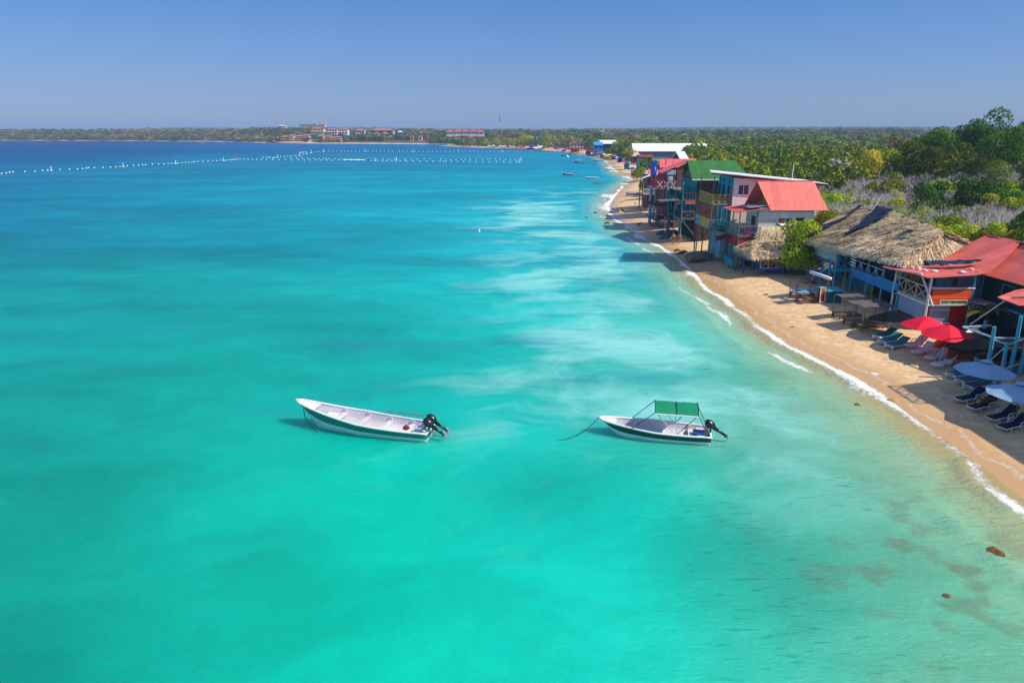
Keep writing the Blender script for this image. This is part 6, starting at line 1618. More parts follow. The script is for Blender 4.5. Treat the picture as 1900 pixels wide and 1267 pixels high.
def bed(px, py, az, label, cush, group=None, L=1.95):
    p = P(px, py, G0); z0 = gh(p.x, p.y); p = P(px, py, z0 + .3)
    root = empty('sun_bed', (p.x, p.y, z0), az, label, 'sun bed', group)
    W = .72; z = .34; b = math.radians(28); xb = 1.2; e = (xb + .8 * math.cos(b), z + .8 * math.sin(b))
    f = MB().box(0, L, -W / 2, -W / 2 + .05, z - .12, z).box(0, L, W / 2 - .05, W / 2, z - .12, z).box(-.04, .0, -W / 2, W / 2, z - .16, z + .01).box(L, L + .04, -W / 2, W / 2, z - .12, z)
    f.build('frame', m_plw, root)
    MB().box(-.045, -.04, -W / 2 + .12, W / 2 - .12, z - .11, z - .05).build('end_slot', m_dark, root)
    for x in (.06, L - .12):
        for s in (-1, 1): MB().box(x - .035, x + .035, s * (W / 2 - .04) - .03, s * (W / 2 - .04) + .03, 0, z - .121).build('leg', m_plw, root)
    MB().box(.0, xb, -W / 2 + .05, W / 2 - .05, z + .0, z + .07).build('seat_cushion', cush, root)
    MB().slab([(xb + .01, -W / 2 + .03, z + .07), (e[0], -W / 2 + .03, e[1] + .07), (e[0], W / 2 - .03, e[1] + .07), (xb + .01, W / 2 - .03, z + .07)], .06).build('back_cushion', cush, root)
    MB().beam((e[0] - .1, 0, e[1] - .05), (e[0] - .02, 0, z - .1), .04).build('back_prop', m_plw, root)
    return root
gb = 'cushioned sun beds with white frames'
bed(1626, 624, math.radians(24), 'turquoise sun bed farthest from the camera beside the thick white pole', m_tealc, gb)
bed(1636, 633, math.radians(24), 'turquoise sun bed in the middle of the three', m_tealc, gb)
bed(1649, 641, math.radians(24), 'turquoise sun bed in the sun, nearest of the three', m_tealc, gb)
bed(1764, 695, math.radians(18), 'slate blue sun bed left of the three beneath the first blue-grey umbrella', m_slate, gb)
bed(1782, 706, math.radians(18), 'slate blue sun bed in the middle of the three beneath the first blue-grey umbrella', m_slate, gb)
bed(1796, 716, math.radians(18), 'slate blue sun bed nearest of the three beneath the first blue-grey umbrella', m_slate, gb)
def cabana(c, az, label, group, z_c=2.05, mattress=None, canopy=True, Lc=2.3, Wc=1.25, top=None):
    """slatted bed with four poles and a flat black canopy. c = seaward far corner (x, y)"""
    z0 = gh(*c); root = empty('canopy_bed', (c[0], c[1], z0), az, label, 'beach bed', group)
    if canopy:
        vs = []; nx, ny = 8, 4
        for i in range(nx + 1):
            for j in range(ny + 1):
                u, v = i / nx, j / ny; vs.append((Lc * u, -Wc * v, z_c - .12 * math.sin(math.pi * u) * math.sin(math.pi * v) * 1.2 + .02 * math.sin(i * 2 + j)))
        k = len(vs); fs = [(i * (ny + 1) + j, (i + 1) * (ny + 1) + j, (i + 1) * (ny + 1) + j + 1, i * (ny + 1) + j + 1) for i in range(nx) for j in range(ny)]
        MB().add(vs + [(x, y, z - .02) for x, y, z in vs], fs + [tuple(q + k for q in f[::-1]) for f in fs]).build('canopy', top or mat('pale_black_cloth', lin(92, 84, 84), .9, .2, 3, .2, stain=.3), root)  # greyer black cloth where no other top is passed
    for x in (0.02, Lc - .02):
        for y in (-.02, -Wc + .02): MB().tube([(x, y, -.2), (x + .02, y, z_c - .02)], .035, 6).build('pole', m_wood, root)
    z = .42; f = MB().box(.05, 2.1, -.12, -.06, z - .14, z).box(.05, 2.1, -Wc + .06, -Wc + .12, z - .14, z)
    f.build('bed_frame', m_brp, root)
    for x in (.1, 2.0):
        for y in (-.1, -Wc + .1): MB().box(x - .05, x + .05, y - .05, y + .05, -.1, z - .141).build('leg', m_brp, root)
    sl_ = MB()
    for k in range(14): sl_.box(.08 + k * .145, .16 + k * .145, -Wc + .04, -.04, z + .001, z + .03)
    sl_.build('slats', m_wood, root)
    if mattress:
        MB().box(.05, 1.6, -Wc + .15, -.15, z + .04, z + .16).build('mattress', mattress, root)
        MB().slab([(1.6, -Wc + .15, z + .14), (2.15, -Wc + .15, z + .5), (2.15, -.15, z + .5), (1.6, -.15, z + .14)], .1).build('raised_head', mattress, root)
    return root
gc = 'black canopy beds on the sand'
def gxy(px, py): q = P(px, py, G0); return (q.x, q.y)
m_bcl = mat('black_cloth', lin(20, 26, 30), .9, .2, 3, .2)
cabana(gxy(1543, 584), R20 * .3, 'canopy bed farthest of the three on the open sand, beside the kiosk', gc)
cabana(gxy(1563, 597), R20 * .35, 'canopy bed in the middle of the three on the open sand', gc, Lc=2.9)
cabana(gxy(1581, 604), R20 * .35, 'canopy bed nearest of the three on the open sand, with a clear slatted bed', gc, Lc=2.9)
cabana(gxy(1464, 545), R20 * .3, 'canopy bed with a pale blue mattress in the shade left of the kiosk', gc, mattress=mat('light_blue_mattress', lin(110, 180, 215), .8, .1, 2), top=m_bcl)
cabana(gxy(1476, 555), R20 * .3, 'bare slatted canopy bed in the shade left of the kiosk', gc, top=m_bcl)
# kiosk
kx, ky = gxy(1532, 562)
ks = empty('snack_kiosk', (kx, ky, G0), 0, 'turquoise beach kiosk counter with a rolled white awning', 'kiosk')
part(MB().box(kx, kx + 1.5, ky, ky + .06, G0, G0 + 1.1).box(kx, kx + .06, ky + .061, ky + 1.8, G0, G0 + 1.1), 'counter_front', m_teal, ks)
part(MB().box(kx - .1, kx + 1.7, ky - .1, ky + 2, G0 + 1.101, G0 + 1.17), 'counter_top', m_tealp, ks)
for q in ((kx + .05, ky + .05, 3.3), (kx - .55, ky + 2.4, 3.3), (kx + 1.5, ky + .1, 2.6), (kx + 1.4, ky + 1.9, 2.6)): part(MB().tube([(q[0], q[1], G0 - .2), (q[0], q[1], q[2])], .06, 6), 'post', m_brp if q[2] > 3 else m_tealp, ks)
part(MB().tube([(kx - .65, ky + 2.7, 3.25), (kx + .1, ky - .1, 3.15)], .17, 10), 'rolled_awning', m_white, ks, smooth=True)
mn = empty('menu_board', (kx - .3, ky + .1, G0), math.radians(12), 'white framed ice-lolly style menu board coloured yellow to red, leaning on the kiosk', 'sign')
MB().beam((-.28, 0, .03), (-.24, .1, 1.42), .05).beam((.28, 0, .03), (.24, .1, 1.42), .05).beam((-.28, 0, .05), (.28, 0, .05), .1).beam((-.24, .1, 1.42), (.24, .1, 1.42), .1).build('frame', m_white, mn)
for k, (za, zb, cc) in enumerate(((.12, .5, (196, 30, 50)), (.502, .85, (220, 60, 30)), (.852, 1.1, (236, 140, 30)), (1.102, 1.38, (236, 200, 50)))):
    MB().slab([(-.23, .02 + za * .07, za), (.23, .02 + za * .07, za), (.21, .02 + zb * .07, zb), (-.21, .02 + zb * .07, zb)], .02).build('poster_stripe', mat('poster%d' % k, lin(*cc), .5, .25, 6, 0, stain=.3), mn)
for (px, py, lab) in ((1360, 481, 'white plastic chair under the maroon awning, nearer the shop'), (1352, 487, 'white plastic chair tipped toward the sand in front of the red cloth shop')):
    q = gxy(px, py); ch = empty('plastic_chair', (q[0], q[1], gh(*q)), 2.6, lab, 'chair', 'white plastic chairs')
    MB().box(-.24, .24, -.24, .24, .40, .44).build('seat', m_plw, ch); MB().slab([(-.24, -.24, .44), (-.24, .24, .44), (-.36, .22, .9), (-.36, -.22, .9)], .03).build('backrest', m_plw, ch)
    for x in (-.2, .2):
        for y in (-.2, .2): MB().tube([(x, y, .4), (x * 1.15, y * 1.15, 0)], .022, 6).build('leg', m_plw, ch)

q = gxy(1733, 657); tb = empty('beach_table', (q[0], q[1], gh(*q)), .4, 'small white plastic table among the white loungers under the red umbrellas', 'table')
MB().lathe([(.02, .5), (.34, .5), (.34, .54), (.02, .54)], 14).build('tabletop', m_plw, tb)
for x in (-.2, .2):
    for y in (-.2, .2): MB().tube([(x * .8, y * .8, .5), (x * 1.1, y * 1.1, 0)], .02, 6).build('leg', m_plw, tb)
q = gxy(1748, 645); tag(rock_mb(.62, .42, .55, 14).build('orange_cloth_heap', mat('orange_canvas', lin(240, 84, 24), .8, .2, 4, .6), None, True, loc=(q[0], q[1], gh(*q) + .3)), 'bright orange heap of cloth under the nearer red umbrella', 'cloth heap')
# stones on sand
def stone(px, py, w, label, m, sq=.5, grp=None, seed=0, z=None):
    p = P(px, py, G0); z0 = gh(p.x, p.y) if z is None else z; p = P(px, py, z0)
    o = rock_mb(w, w * .8, w * sq, seed + px).build('rock', m, None, False, loc=(p.x, p.y, z0 + w * sq * .3)); return tag(o, label, 'rock', grp)
m_rk = mat('dark_rock', lin(84, 74, 62), .95, .4, 5, .8); m_ry = mat('mossy_yellow_rock', lin(176, 156, 80), .95, .35, 6, .8)
stone(1622, 697, .38, 'oval pale stone on the wet sand near the surf', m_pale_stone, .5)
stone(1655, 746, .36, 'yellowish lumpy rock touching the surf line', m_ry, .6)
stone(1639, 689, .15, 'small yellow-brown stone beside the oval pale stone', m_ry, .6)
stone(1683, 678, .34, 'dark flat driftwood lump in the shadow of the red umbrella', m_rk, .3)
stone(1470, 609, .22, 'green coconut lying at the edge of the wash', mat('green_husk', lin(96, 130, 20), .8, .2, 3), .7)
stone(1421, 548, .28, 'dark twig heap on the sand below the canopy beds', m_rk, .4)
stone(1528, 668, .18, 'yellowish stone wet by the foam', m_ry, .5)
for i, (px, py, w) in enumerate([(1257, 467, .5), (1264, 472, .55), (1270, 469, .45)]): stone(px, py, w, ['dark rock in the house shadow at the waterline, leftmost of three', 'dark rock in the house shadow at the waterline, lowest of three', 'dark rock in the house shadow at the waterline, rightmost of three'][i], m_rk, .6, 'dark rocks at the waterline')
r3 = random.Random(12)
for i in range(30):
    px = 1268 + r3.random() * 46; py = 437 + r3.random() * 12 + (px - 1268) * .02
    stone(px, py, r3.uniform(.3, .62), 'pale broken stone in the rubble heap at the foot of the dark wooden house', mat('rubble_stone', lin(206, 180, 120), .95, .2, 4, .6), .6, 'rubble heap stones', i)
for i, (px, py, w) in enumerate([(1240, 441, 1.0), (1232, 445, .8), (1226, 437, .8), (1247, 436, .9)]): stone(px, py, w, ['grey-blue boulder behind the bathers, highest of the group', 'grey boulder left of the bathers at the bottom of the group', 'brownish boulder at the left end of the boulder group', 'grey boulder against the concrete column'][i], mat('blue_grey_rock', lin(86, 104, 110), .95, .3, 3, .8), .8, 'boulders by the concrete column')
for i, (px, py, w) in enumerate([(1104, 396, .5), (1125, 407, .4), (1126, 415, .5), (1162, 363, .3), (1154, 376, .35), (1155, 391, .4), (1088, 404, .3), (1186, 416, .35), (1179, 378, .3)]):
    pp = P(px, py, 0); stone(px, py, w, ['dark rock breaking the shallows, leftmost of a pair', 'small dark rock in the foam below the sand point', 'dark brown rock on the edge of the foam', 'tiny dark stone high on the sand point', 'dark twiggy lump on the sand left of a long shadow', 'brown rock at the lower tip of the sand point', 'small dark rock awash off the house shadows', 'dark lump on the sand above the broad house shadow', 'dark lump on the sand beneath the timber shelter'][i], m_rk, .5, 'scattered dark rocks of the sand point', i, z=max(0.0, gh(pp.x, pp.y)))
m_reef = mat('reef_rock', lin(112, 82, 44), .9, .5, 4, .9, stain=.7, stain_col=lin(60, 44, 40))
for i, (px, py, w, zz) in enumerate([(1845, 1028, .42, -.02), (1756, 1106, .16, -.03), (1860, 1040, .2, -.08), (1590, 752, .22, -.06), (1890, 1062, .3, -.16)]):
    stone(px, py, w, ['brown weedy rock breaking the surface at the lower right', 'small dark rock under the surface left of the weedy rock', 'low brown rock joined to the weedy rock by the surface', 'dark rock just awash off the beach below the surf', 'sunken brown rock at the right edge below the weedy rock'][i], m_reef, .45, None, i, z=zz)

# ================================================================== PEOPLE
m_skin = mat('tan_skin', lin(206, 140, 100), .6, .06, 6, .02, stain=0); m_skind = mat('brown_skin', lin(120, 78, 54), .6, .06, 6, .02, stain=0)
m_hair = mat('dark_hair', lin(34, 24, 20), .7, .2, 10, .3, stain=0)
def person(loc, rz, J, skin_m, label, wear=(), hairlen=.08, scale=1.0):
    """J: joint positions; one continuous skinned body with five fingers per hand; hair and clothes are children"""
    chain = [('pelvis', 'waist'), ('waist', 'chest'), ('chest', 'neck'), ('neck', 'skull'), ('skull', 'crown')]
    verts = {}; edges = []; V = []; R = []
    def addv(k, p, r):
        if k not in verts: verts[k] = len(V); V.append(Vector(p)); R.append(r)
        return verts[k]
    rad = dict(pelvis=.135, waist=.11, chest=.135, neck=.055, skull=.088, crown=.075, sh=.058, el=.042, wr=.027, palm=.034, hip=.088, kn=.058, an=.036, toe=.03)
    addv('pelvis', J['pelvis'], rad['pelvis'])
    for a, b in chain: addv(b, J[b], rad[b]); edges.append((verts[a], verts[b]))
    for s in ('l', 'r'):
        seq = [('chest', None)] + [(k, s) for k in ('sh', 'el', 'wr', 'palm')]
        prev = verts['chest']
        for k in ('sh', 'el', 'wr', 'palm'):
            i = addv(k + s, J[k + s], rad[k]); edges.append((prev, i)); prev = i
        w = Vector(J['wr' + s]); pm = Vector(J['palm' + s]); d = (pm - w).normalized(); side = d.cross(Vector((0, 0, 1))); side = side.normalized() if side.length > .1 else Vector((0, 1, 0)); up = side.cross(d)
        for f, (off, ln) in enumerate(((-.027, .062), (-.009, .075), (.009, .07), (.027, .055))):
            a = addv('f%d%s' % (f, s), pm + side * off + d * .03, .0095); b = addv('g%d%s' % (f, s), pm + side * off * 1.15 + d * (.03 + ln * .6) - up * .012, .009); c = addv('h%d%s' % (f, s), pm + side * off * 1.15 + d * (.03 + ln) - up * .03, .008)
            edges += [(prev, a), (a, b), (b, c)]
        a = addv('t' + s, w.lerp(pm, .45) + side * -.04, .011); b = addv('u' + s, w.lerp(pm, .9) + side * -.06, .0095); edges += [(verts['wr' + s], a), (a, b)]
        prev = verts['pelvis']
        for k in ('hip', 'kn', 'an', 'toe'):
            i = addv(k + s, J[k + s], rad[k]); edges.append((prev, i)); prev = i
    me = bpy.data.meshes.new('body_skel'); me.from_pydata([tuple(v) for v in V], edges, []); me.update()
    tmp = bpy.data.objects.new('tmp', me); COL.objects.link(tmp)
    sk = tmp.modifiers.new('s', 'SKIN'); sk.use_smooth_shade = True
    for i, d in enumerate(me.skin_vertices[0].data): d.radius = (R[i], R[i] * (.78 if i < 3 else 1)); d.use_root = (i == 0)
    sb = tmp.modifiers.new('d', 'SUBSURF'); sb.levels = 1; sb.render_levels = 1
    dg = bpy.context.evaluated_depsgraph_get(); m2 = bpy.data.meshes.new_from_object(tmp.evaluated_get(dg)); bpy.data.objects.remove(tmp, do_unlink=True)
    m2.materials.clear(); m2.materials.append(skin_m)
    body = bpy.data.objects.new('person', m2); COL.objects.link(body)
    body.location = loc; body.rotation_euler = (0, 0, rz); body.scale = (scale,) * 3; tag(body, label, 'person')
    # face: brow, nose, eyes as a small child on the skull
    sk_ = Vector(J['skull']); cr = Vector(J['crown']); fwd = Vector(J.get('face', (1, 0, 0))).normalized(); up = (cr - sk_).normalized(); sd = up.cross(fwd)
    hb_ = MB(); vs = []
    for i in range(9):
        for k in range(14):
            th = math.pi * .5 * i / 8 * 1.25; ph = 2 * math.pi * k / 14
            d = up * math.cos(th) + (fwd * math.cos(ph) + sd * math.sin(ph)) * math.sin(th)
            f_ = d.dot(fwd)
            r_ = .112 if f_ < .35 else .098
            q = sk_ + up * .035 + d * r_ - (up * hairlen * max(0, -f_ + .3) if i > 5 else Vector((0, 0, 0)))
            vs.append(q)
    hb_.add(vs, [(i * 14 + k, i * 14 + (k + 1) % 14, (i + 1) * 14 + (k + 1) % 14, (i + 1) * 14 + k) for i in range(8) for k in range(14)])
    hb_.build('hair', m_hair, body, True, recalc=False)
    ft = MB(); ft.tube([tuple(sk_ + fwd * .085 + up * .02), tuple(sk_ + fwd * .118 - up * .012)], [.010, .016], 5); ft.build('nose', skin_m, body, True)
    ey = MB()
    for s in (-1, 1): c = sk_ + fwd * .086 + sd * .032 * s + up * .02; ey.tube([tuple(c - sd * .012), tuple(c + sd * .012)], .009, 5)
    ey.build('eyes', m_hair, body); MB().tube([tuple(sk_ + fwd * .088 - up * .045 - sd * .02), tuple(sk_ + fwd * .088 - up * .045 + sd * .02)], .007, 5).build('mouth', mat('lips', lin(150, 70, 64), .6), body)
    for nm, a, b, ra, rb, mm in wear:
        A_, B_2 = Vector(J[a]) if isinstance(a, str) else Vector(a), Vector(J[b]) if isinstance(b, str) else Vector(b)
        MB().tube([tuple(A_), tuple(A_.lerp(B_2, .5)), tuple(B_2)], [ra, (ra + rb) / 2, rb], 12).build(nm, mm, body, True)
    return body
def walking(ph=1.0, arm=.22):
    """facing +x"""
    J = dict(pelvis=(0, 0, .95), waist=(.01, 0, 1.12), chest=(.02, 0, 1.32), neck=(.02, 0, 1.50), skull=(.035, 0, 1.60), crown=(.03, 0, 1.70))
    for s, y, q in (('l', 1, ph), ('r', -1, -ph)):
        J['hip' + s] = (.02 * q, .09 * y, .88); J['kn' + s] = (.16 * q + .05, .09 * y, .48); J['an' + s] = (.24 * q - .03, .09 * y, .08); J['toe' + s] = (.24 * q + .13, .10 * y, .03)
        J['sh' + s] = (.0, .19 * y, 1.42); J['el' + s] = (-arm * .5 * q, .25 * y, 1.14); J['wr' + s] = (-arm * q + .06, .27 * y, .90); J['palm' + s] = (-arm * q + .08, .27 * y, .83)
    return J
m_swim = mat('red_swimwear', lin(150, 24, 30), .7, .3, 14, 0); m_swimd = mat('dark_swimwear', lin(24, 22, 30), .7, .2, 6, 0)
def stand(px, py, rz, ph, sm, label, wear, sc=1.0, hl=.08):
    q = P(px, py, .3); z = gh(q.x, q.y); q = P(px, py, z); J = walking(ph)
    return person((q.x, q.y, z), rz, J, sm, label, wear, hl, sc)
shorts = lambda m: [('shorts', (0, 0, 1.06), (0.0, 0, .80), .17, .20, m)]
bik = lambda m: [('swim_bottom', (0, 0, 1.0), (0.0, 0, .86), .16, .17, m), ('swim_top', (.02, 0, 1.37), (.015, 0, 1.27), .16, .155, m)]
stand(1249, 454, math.radians(250), .8, m_skin, 'bather in red patterned shorts walking on the left of the pair', shorts(m_swim), 1.05)
stand(1260, 453.5, math.radians(250), -.7, m_skin, 'bather in dark swimwear walking on the right of the pair', bik(m_swimd), 1.0, .2)
stand(1217, 416, math.radians(265), .5, m_skind, 'person in dark clothes standing in the house shadow by the water', [('shirt', (.02, 0, 1.46), (0, 0, 1.0), .17, .17, m_swimd)] + shorts(m_navy), 1.05)
for i, (px, py, m1, lab) in enumerate(((1171, 323, m_skin, 'bare-chested person under the blue umbrella on the left'), (1175, 323, m_skin, 'person in a swimsuit under the blue umbrella on the right'))):
    stand(px, py, 3.4 + i, .4, m1, lab, bik(m_swimd) if i else shorts(m_maroon), 1.5 if False else 1.05)
# woman reclining with knees up
Lw = L_w.location
JW = dict(pelvis=(1.18, 0, .52), waist=(1.32, 0, .60), chest=(1.50, 0, .74), neck=(1.64, 0, .90), skull=(1.67, 0, 1.0), crown=(1.70, 0, 1.10), face=(-1, .15, -.15))
for s, y in (('l', 1), ('r', -1)):
    kx_ = .62 if y > 0 else .78
    JW['hip' + s] = (1.10, .10 * y, .50); JW['kn' + s] = (kx_ + .0, .11 * y, .88 if y < 0 else .82); JW['an' + s] = (kx_ - .36, .10 * y, .45); JW['toe' + s] = (kx_ - .52, .11 * y, .42)
    JW['sh' + s] = (1.60, .18 * y, .80); JW['el' + s] = (1.42, .26 * y, .62); JW['wr' + s] = (1.2, .16 * y, .74); JW['palm' + s] = (1.13, .12 * y, .77)
person((Lw.x, Lw.y, Lw.z), R20, JW, m_skind, 'dark-haired woman lying on a navy lounger with her knees raised', [('swim_top', (1.56, 0, .80), (1.46, 0, .70), .155, .15, m_swimd), ('swim_bottom', (1.24, 0, .545), (1.14, 0, .50), .15, .16, m_swimd)], .28)
# ================================================================== FAR BUILDINGS AND THE CROWDED BEACH
def fhouse(name, x0, x1, y0, y1, z0, z1, wm, label, roof='gable_x', rm=None, rh=2.0, oh=.5, wins=(), cat='house', floors=1, nwin=3, group=None):
    """box building with roof, seaward/camera facing windows as parts"""
    o = empty(name, ((x0 + x1) / 2, y0, z0), 0, label, cat, group)
    part(MB().box(x0, x1, y0, y1, z0 - (1 if y0 < 700 else 9), z1), 'wall', wm, o)
    xm, ym = (x0 + x1) / 2, (y0 + y1) / 2
    if roof == 'gable_x':      # ridge along x
        part(MB().slab([(x0 - oh, ym, z1 + rh), (x1 + oh, ym, z1 + rh), (x1 + oh, y0 - oh, z1 - .05), (x0 - oh, y0 - oh, z1 - .05)], .15), 'roof_slope', rm, o)
        part(MB().slab([(x0 - oh, ym + .02, z1 + rh), (x1 + oh, ym + .02, z1 + rh), (x1 + oh, y1 + oh, z1 - .05), (x0 - oh, y1 + oh, z1 - .05)], .15), 'roof_slope', rm, o)
        part(MB().prism([(y0 + .05, z1 + .001), (y1 - .05, z1 + .001), (ym, z1 + rh - .2)], 'x', x0 + .02, x0 + .3), 'gable', wm, o)
    elif roof == 'gable_y':    # ridge along y, gable towards the camera
        part(MB().slab([(xm, y0 - oh, z1 + rh), (xm, y1 + oh, z1 + rh), (x0 - oh, y1 + oh, z1 - .1), (x0 - oh, y0 - oh, z1 - .1)], .15), 'roof_slope', rm, o)
        part(MB().slab([(xm + .02, y0 - oh, z1 + rh), (xm + .02, y1 + oh, z1 + rh), (x1 + oh, y1 + oh, z1 - .1), (x1 + oh, y0 - oh, z1 - .1)], .15), 'roof_slope', rm, o)
        part(MB().prism([(x0 + .05, z1 + .001), (x1 - .05, z1 + .001), (xm, z1 + rh - .2)], 'y', y0 + .02, y0 + .3), 'gable', wm, o)
    elif roof == 'flat':
        part(MB().box(x0 - oh, x1 + oh, y0 - oh, y1 + oh, z1 + .001, z1 + .4), 'roof', rm or wm, o)
    elif roof == 'hip':
        q = [(x0 - oh, y0 - oh, z1), (x1 + oh, y0 - oh, z1), (x1 + oh, y1 + oh, z1), (x0 - oh, y1 + oh, z1)]; a = (x0 + (x1 - x0) * .3, ym, z1 + rh); b = (x1 - (x1 - x0) * .3, ym, z1 + rh)
        mb = MB(); mb.add(q + [a, b], [(0, 1, 5, 4), (1, 2, 5), (2, 3, 4, 5), (3, 0, 4), (3, 2, 1, 0)]); part(mb, 'roof', rm, o)
    hgt = (z1 - z0) / floors
    for f in range(floors):
        for k in range(nwin):
            w = (x1 - x0) / nwin; c = x0 + w * (k + .5)
            part(MB().box(c - w * .28, c + w * .28, y0 - .08, y0 - .01, z0 + hgt * f + hgt * .25, z0 + hgt * f + hgt * .78), 'window', m_dark, o)
    return o
m_coral = mat('coral_roof', lin(206, 110, 88), .7, .15, .3, .1); m_cream = mat('cream_wall', lin(222, 206, 170), .8, .08, .2, .1); m_ochw = mat('ochre_wall', lin(206, 170, 96), .8, .1, .2, .1)
m_wwall = mat('white_wall', lin(226, 222, 220), .8, .05, .2, .1); m_pinkw = mat('pale_pink_wall', lin(214, 180, 168), .8, .08, .3, .1); m_gwall = mat('grey_blue_wall', lin(128, 140, 160), .8, .06, .3, .1)
m_sky = mat('sky_blue_roof', lin(40, 150, 220), .6, .1, .3, .1); m_hallroof = mat('white_sheet_roof', (.82, .82, .82), .5, .03, .4, .05, corr=('x', 1.6), stain=.06)
# white-roofed hall
hw = empty('white_hall', (85, 378, 1), 0, 'long hall with a bright white sloping roof and grey-blue wall', 'hall')
part(MB().box(67.2, 107, 378, 400, .5, 5.4), 'wall', m_gwall, hw); part(MB().box(67.1, 107.1, 377.9, 377.98, .5, 1.9), 'base_wall', m_cream, hw)
part(MB().slab([(64.2, 377.0, 6.1), (108, 377.0, 6.1), (107, 394, 9.9), (66.4, 394, 9.9)], .25), 'roof_slope', m_hallroof, hw)
part(MB().slab([(66.4, 394.02, 9.9), (107, 394.02, 9.9), (108, 402, 6.6), (64.2, 402, 6.6)], .25), 'roof_slope', m_hallroof, hw)
fhouse('blue_hut', 55.5, 61.0, 478, 486, .8, 7.4, m_blueb, 'tall bright blue hut with a sky-blue roof at the far end of the houses', 'gable_x', m_sky, 1.9, .4, nwin=2, floors=2)
fhouse('white_roof_house', 61.8, 72.0, 492, 502, .8, 8.0, mat('deep_blue_wall', lin(24, 60, 90), .8, .2, .5), 'house with a long white roof and blue walls beside the blue hut', 'gable_x', m_hallroof, 2.3, .8, nwin=4, floors=2)
fhouse('brown_gable_house', 70, 78, 460, 470, .8, 5.6, m_brownv, 'brown wooden house with a steep red-brown gable, the left one of two', 'gable_y', mat('rust_roof', lin(136, 60, 52), .8, .2, .6, .1), 3.6, .8, nwin=3, floors=2)
fhouse('brown_gable_house', 76.5, 88, 430, 440, .8, 5.8, m_brownw, 'brown wooden house with a wide red-edged gable left of the white-roofed hall', 'gable_y', mat('dark_red_roof', lin(140, 40, 48), .8, .2, .6, .1), 3.2, 1.0, nwin=5, floors=2)
fhouse('pink_villa', 50.5, 61.5, 612, 624, 1.0, 5.8, m_pinkw, 'two-storey pale pink house with an orange roof behind the crowded beach', 'gable_y', m_coral, 1.8, .8, nwin=4, floors=2)
fhouse('small_thatched_hut', 60.3, 64.0, 352, 358, .8, 4.4, m_brownv, 'small hut with a pointed thatched roof left of the hall', 'hip', mat('straw_roof', lin(200, 170, 130), .9, .2, 2, .5), 2.0, .7, nwin=2, floors=1)
fhouse('rusty_roof_hut', 61.5, 67, 338, 346, .8, 4.6, mat('blue_wall2', lin(30, 110, 160), .8, .2, 1), 'hut with a rusty lean-to roof and blue cloth in front of the hall', 'gable_x', mat('rust_roof', (0, 0, 0)), .9, .6, nwin=2)
fhouse('teal_hut', 54, 57.5, 300, 306, .8, 4.2, m_cyan, 'turquoise beach hut with a flat roof behind the blue umbrella', 'flat', m_brownv, .3, .4, nwin=2)
fhouse('far_white_house', 25, 31, 735, 742, 4, 9, m_wwall, 'small white house with a blue roof half among the trees', 'gable_x', m_sky, 1.5, .5, nwin=2)
fhouse('far_white_house', 40, 45, 715, 722, 3, 8.5, m_wwall, 'small white house peeking from the trees above the beach', 'flat', m_wwall, 1, .3, nwin=2)
# terraced hotel
for i, (a, b, yy, z0, z1, wm, rm, lab) in enumerate([
    (-322, -312, 992, 2, 8.6, m_ochw, m_coral, 'ochre terraced hotel unit at the left end of the shore row'), (-310, -303, 990, 2, 10.2, m_cream, m_coral, 'cream taller hotel unit, second from the left in the shore row'),
    (-301, -293, 992, 2, 9.2, m_ochw, m_coral, 'ochre hotel unit, third from the left in the shore row'), (-291, -283, 991, 2, 10.4, m_pinkw, m_coral, 'pinkish hotel unit left of the palm gap in the shore row'),
    (-270, -262, 990, 2, 9.6, m_cream, m_coral, 'cream hotel unit with arches right of the palm gap'), (-260, -252, 992, 2, 8.8, m_ochw, m_coral, 'ochre hotel unit, second right of the palm gap'),
    (-250, -239, 992, 2, 7.8, m_pinkw, m_coral, 'low pinkish hotel unit at the right end of the shore row'),
    (-293, -274, 1038, 8, 19.6, m_cream, m_coral, 'cream hotel block on the upper terrace with a tall yellow wall'), (-270, -254, 1038, 8, 18.6, m_wwall, m_coral, 'white balconied hotel block in the middle of the upper terrace'),
    (-253, -240, 1042, 8, 18.6, m_wwall, m_coral, 'white balconied hotel block at the right of the upper terrace')]):
    o = fhouse('hotel_block', a, b, yy, yy + 13, z0, z1, wm, lab, 'hip', rm, 1.4, .9, nwin=max(3, int((b - a) / 3.6)), floors=3)
    for f in range(1, 3):
        zf = z0 + (z1 - z0) / 3 * f; part(MB().box(a, b, yy - 2.2, yy - .1, zf - .5, zf + .25), 'balcony', wm, o)
for i, (a, b, lab) in enumerate(((-383, -364, 'pale tower block at the left on the skyline'), (-362, -352, 'pale tower block in the middle on the skyline'), (-350, -338, 'pale tower block at the right on the skyline'))):
    fhouse('tower_block', a, b, 1290, 1302, 12, 27.6 + (.5 if i == 1 else 0), m_pinkw, lab, 'flat', m_wwall, 1, .3, nwin=4, floors=6)
fhouse('far_villa', -424, -408, 1290, 1300, 12, 24.6, m_cream, 'low cream villa roof on the skyline left of the tower blocks', 'hip', m_cream, 1.4, .6, nwin=3)
for (a, b, y_, z0, z1, wm, rm, lab) in ((-232, -219, 1060, 9, 17, m_wwall, m_coral, 'villa with a violet-pink roof right of the upper hotel terrace'), (-214, -176, 1062, 8, 17.3, m_cream, m_coral, 'long villa with a coral tiled roof among trees'),
                                (-170, -164, 1062, 9, 14.6, m_wwall, m_wwall, 'small bright white house among trees'), (-137, -122, 1050, 8, 13.6, m_wwall, m_coral, 'white house with a bright orange-red roof among trees'),
                                (-190, -180, 1000, 2, 9.5, m_pinkw, m_coral, 'brownish house low behind the palms'), (-175, -171, 1010, 4, 8, m_wwall, m_coral, 'tiny white and red house below the long coral roof')):
    fhouse('villa', a, b, y_, y_ + 10, z0, z1, wm, lab, 'hip', rm, 2.0, 1.0, nwin=3, floors=2)
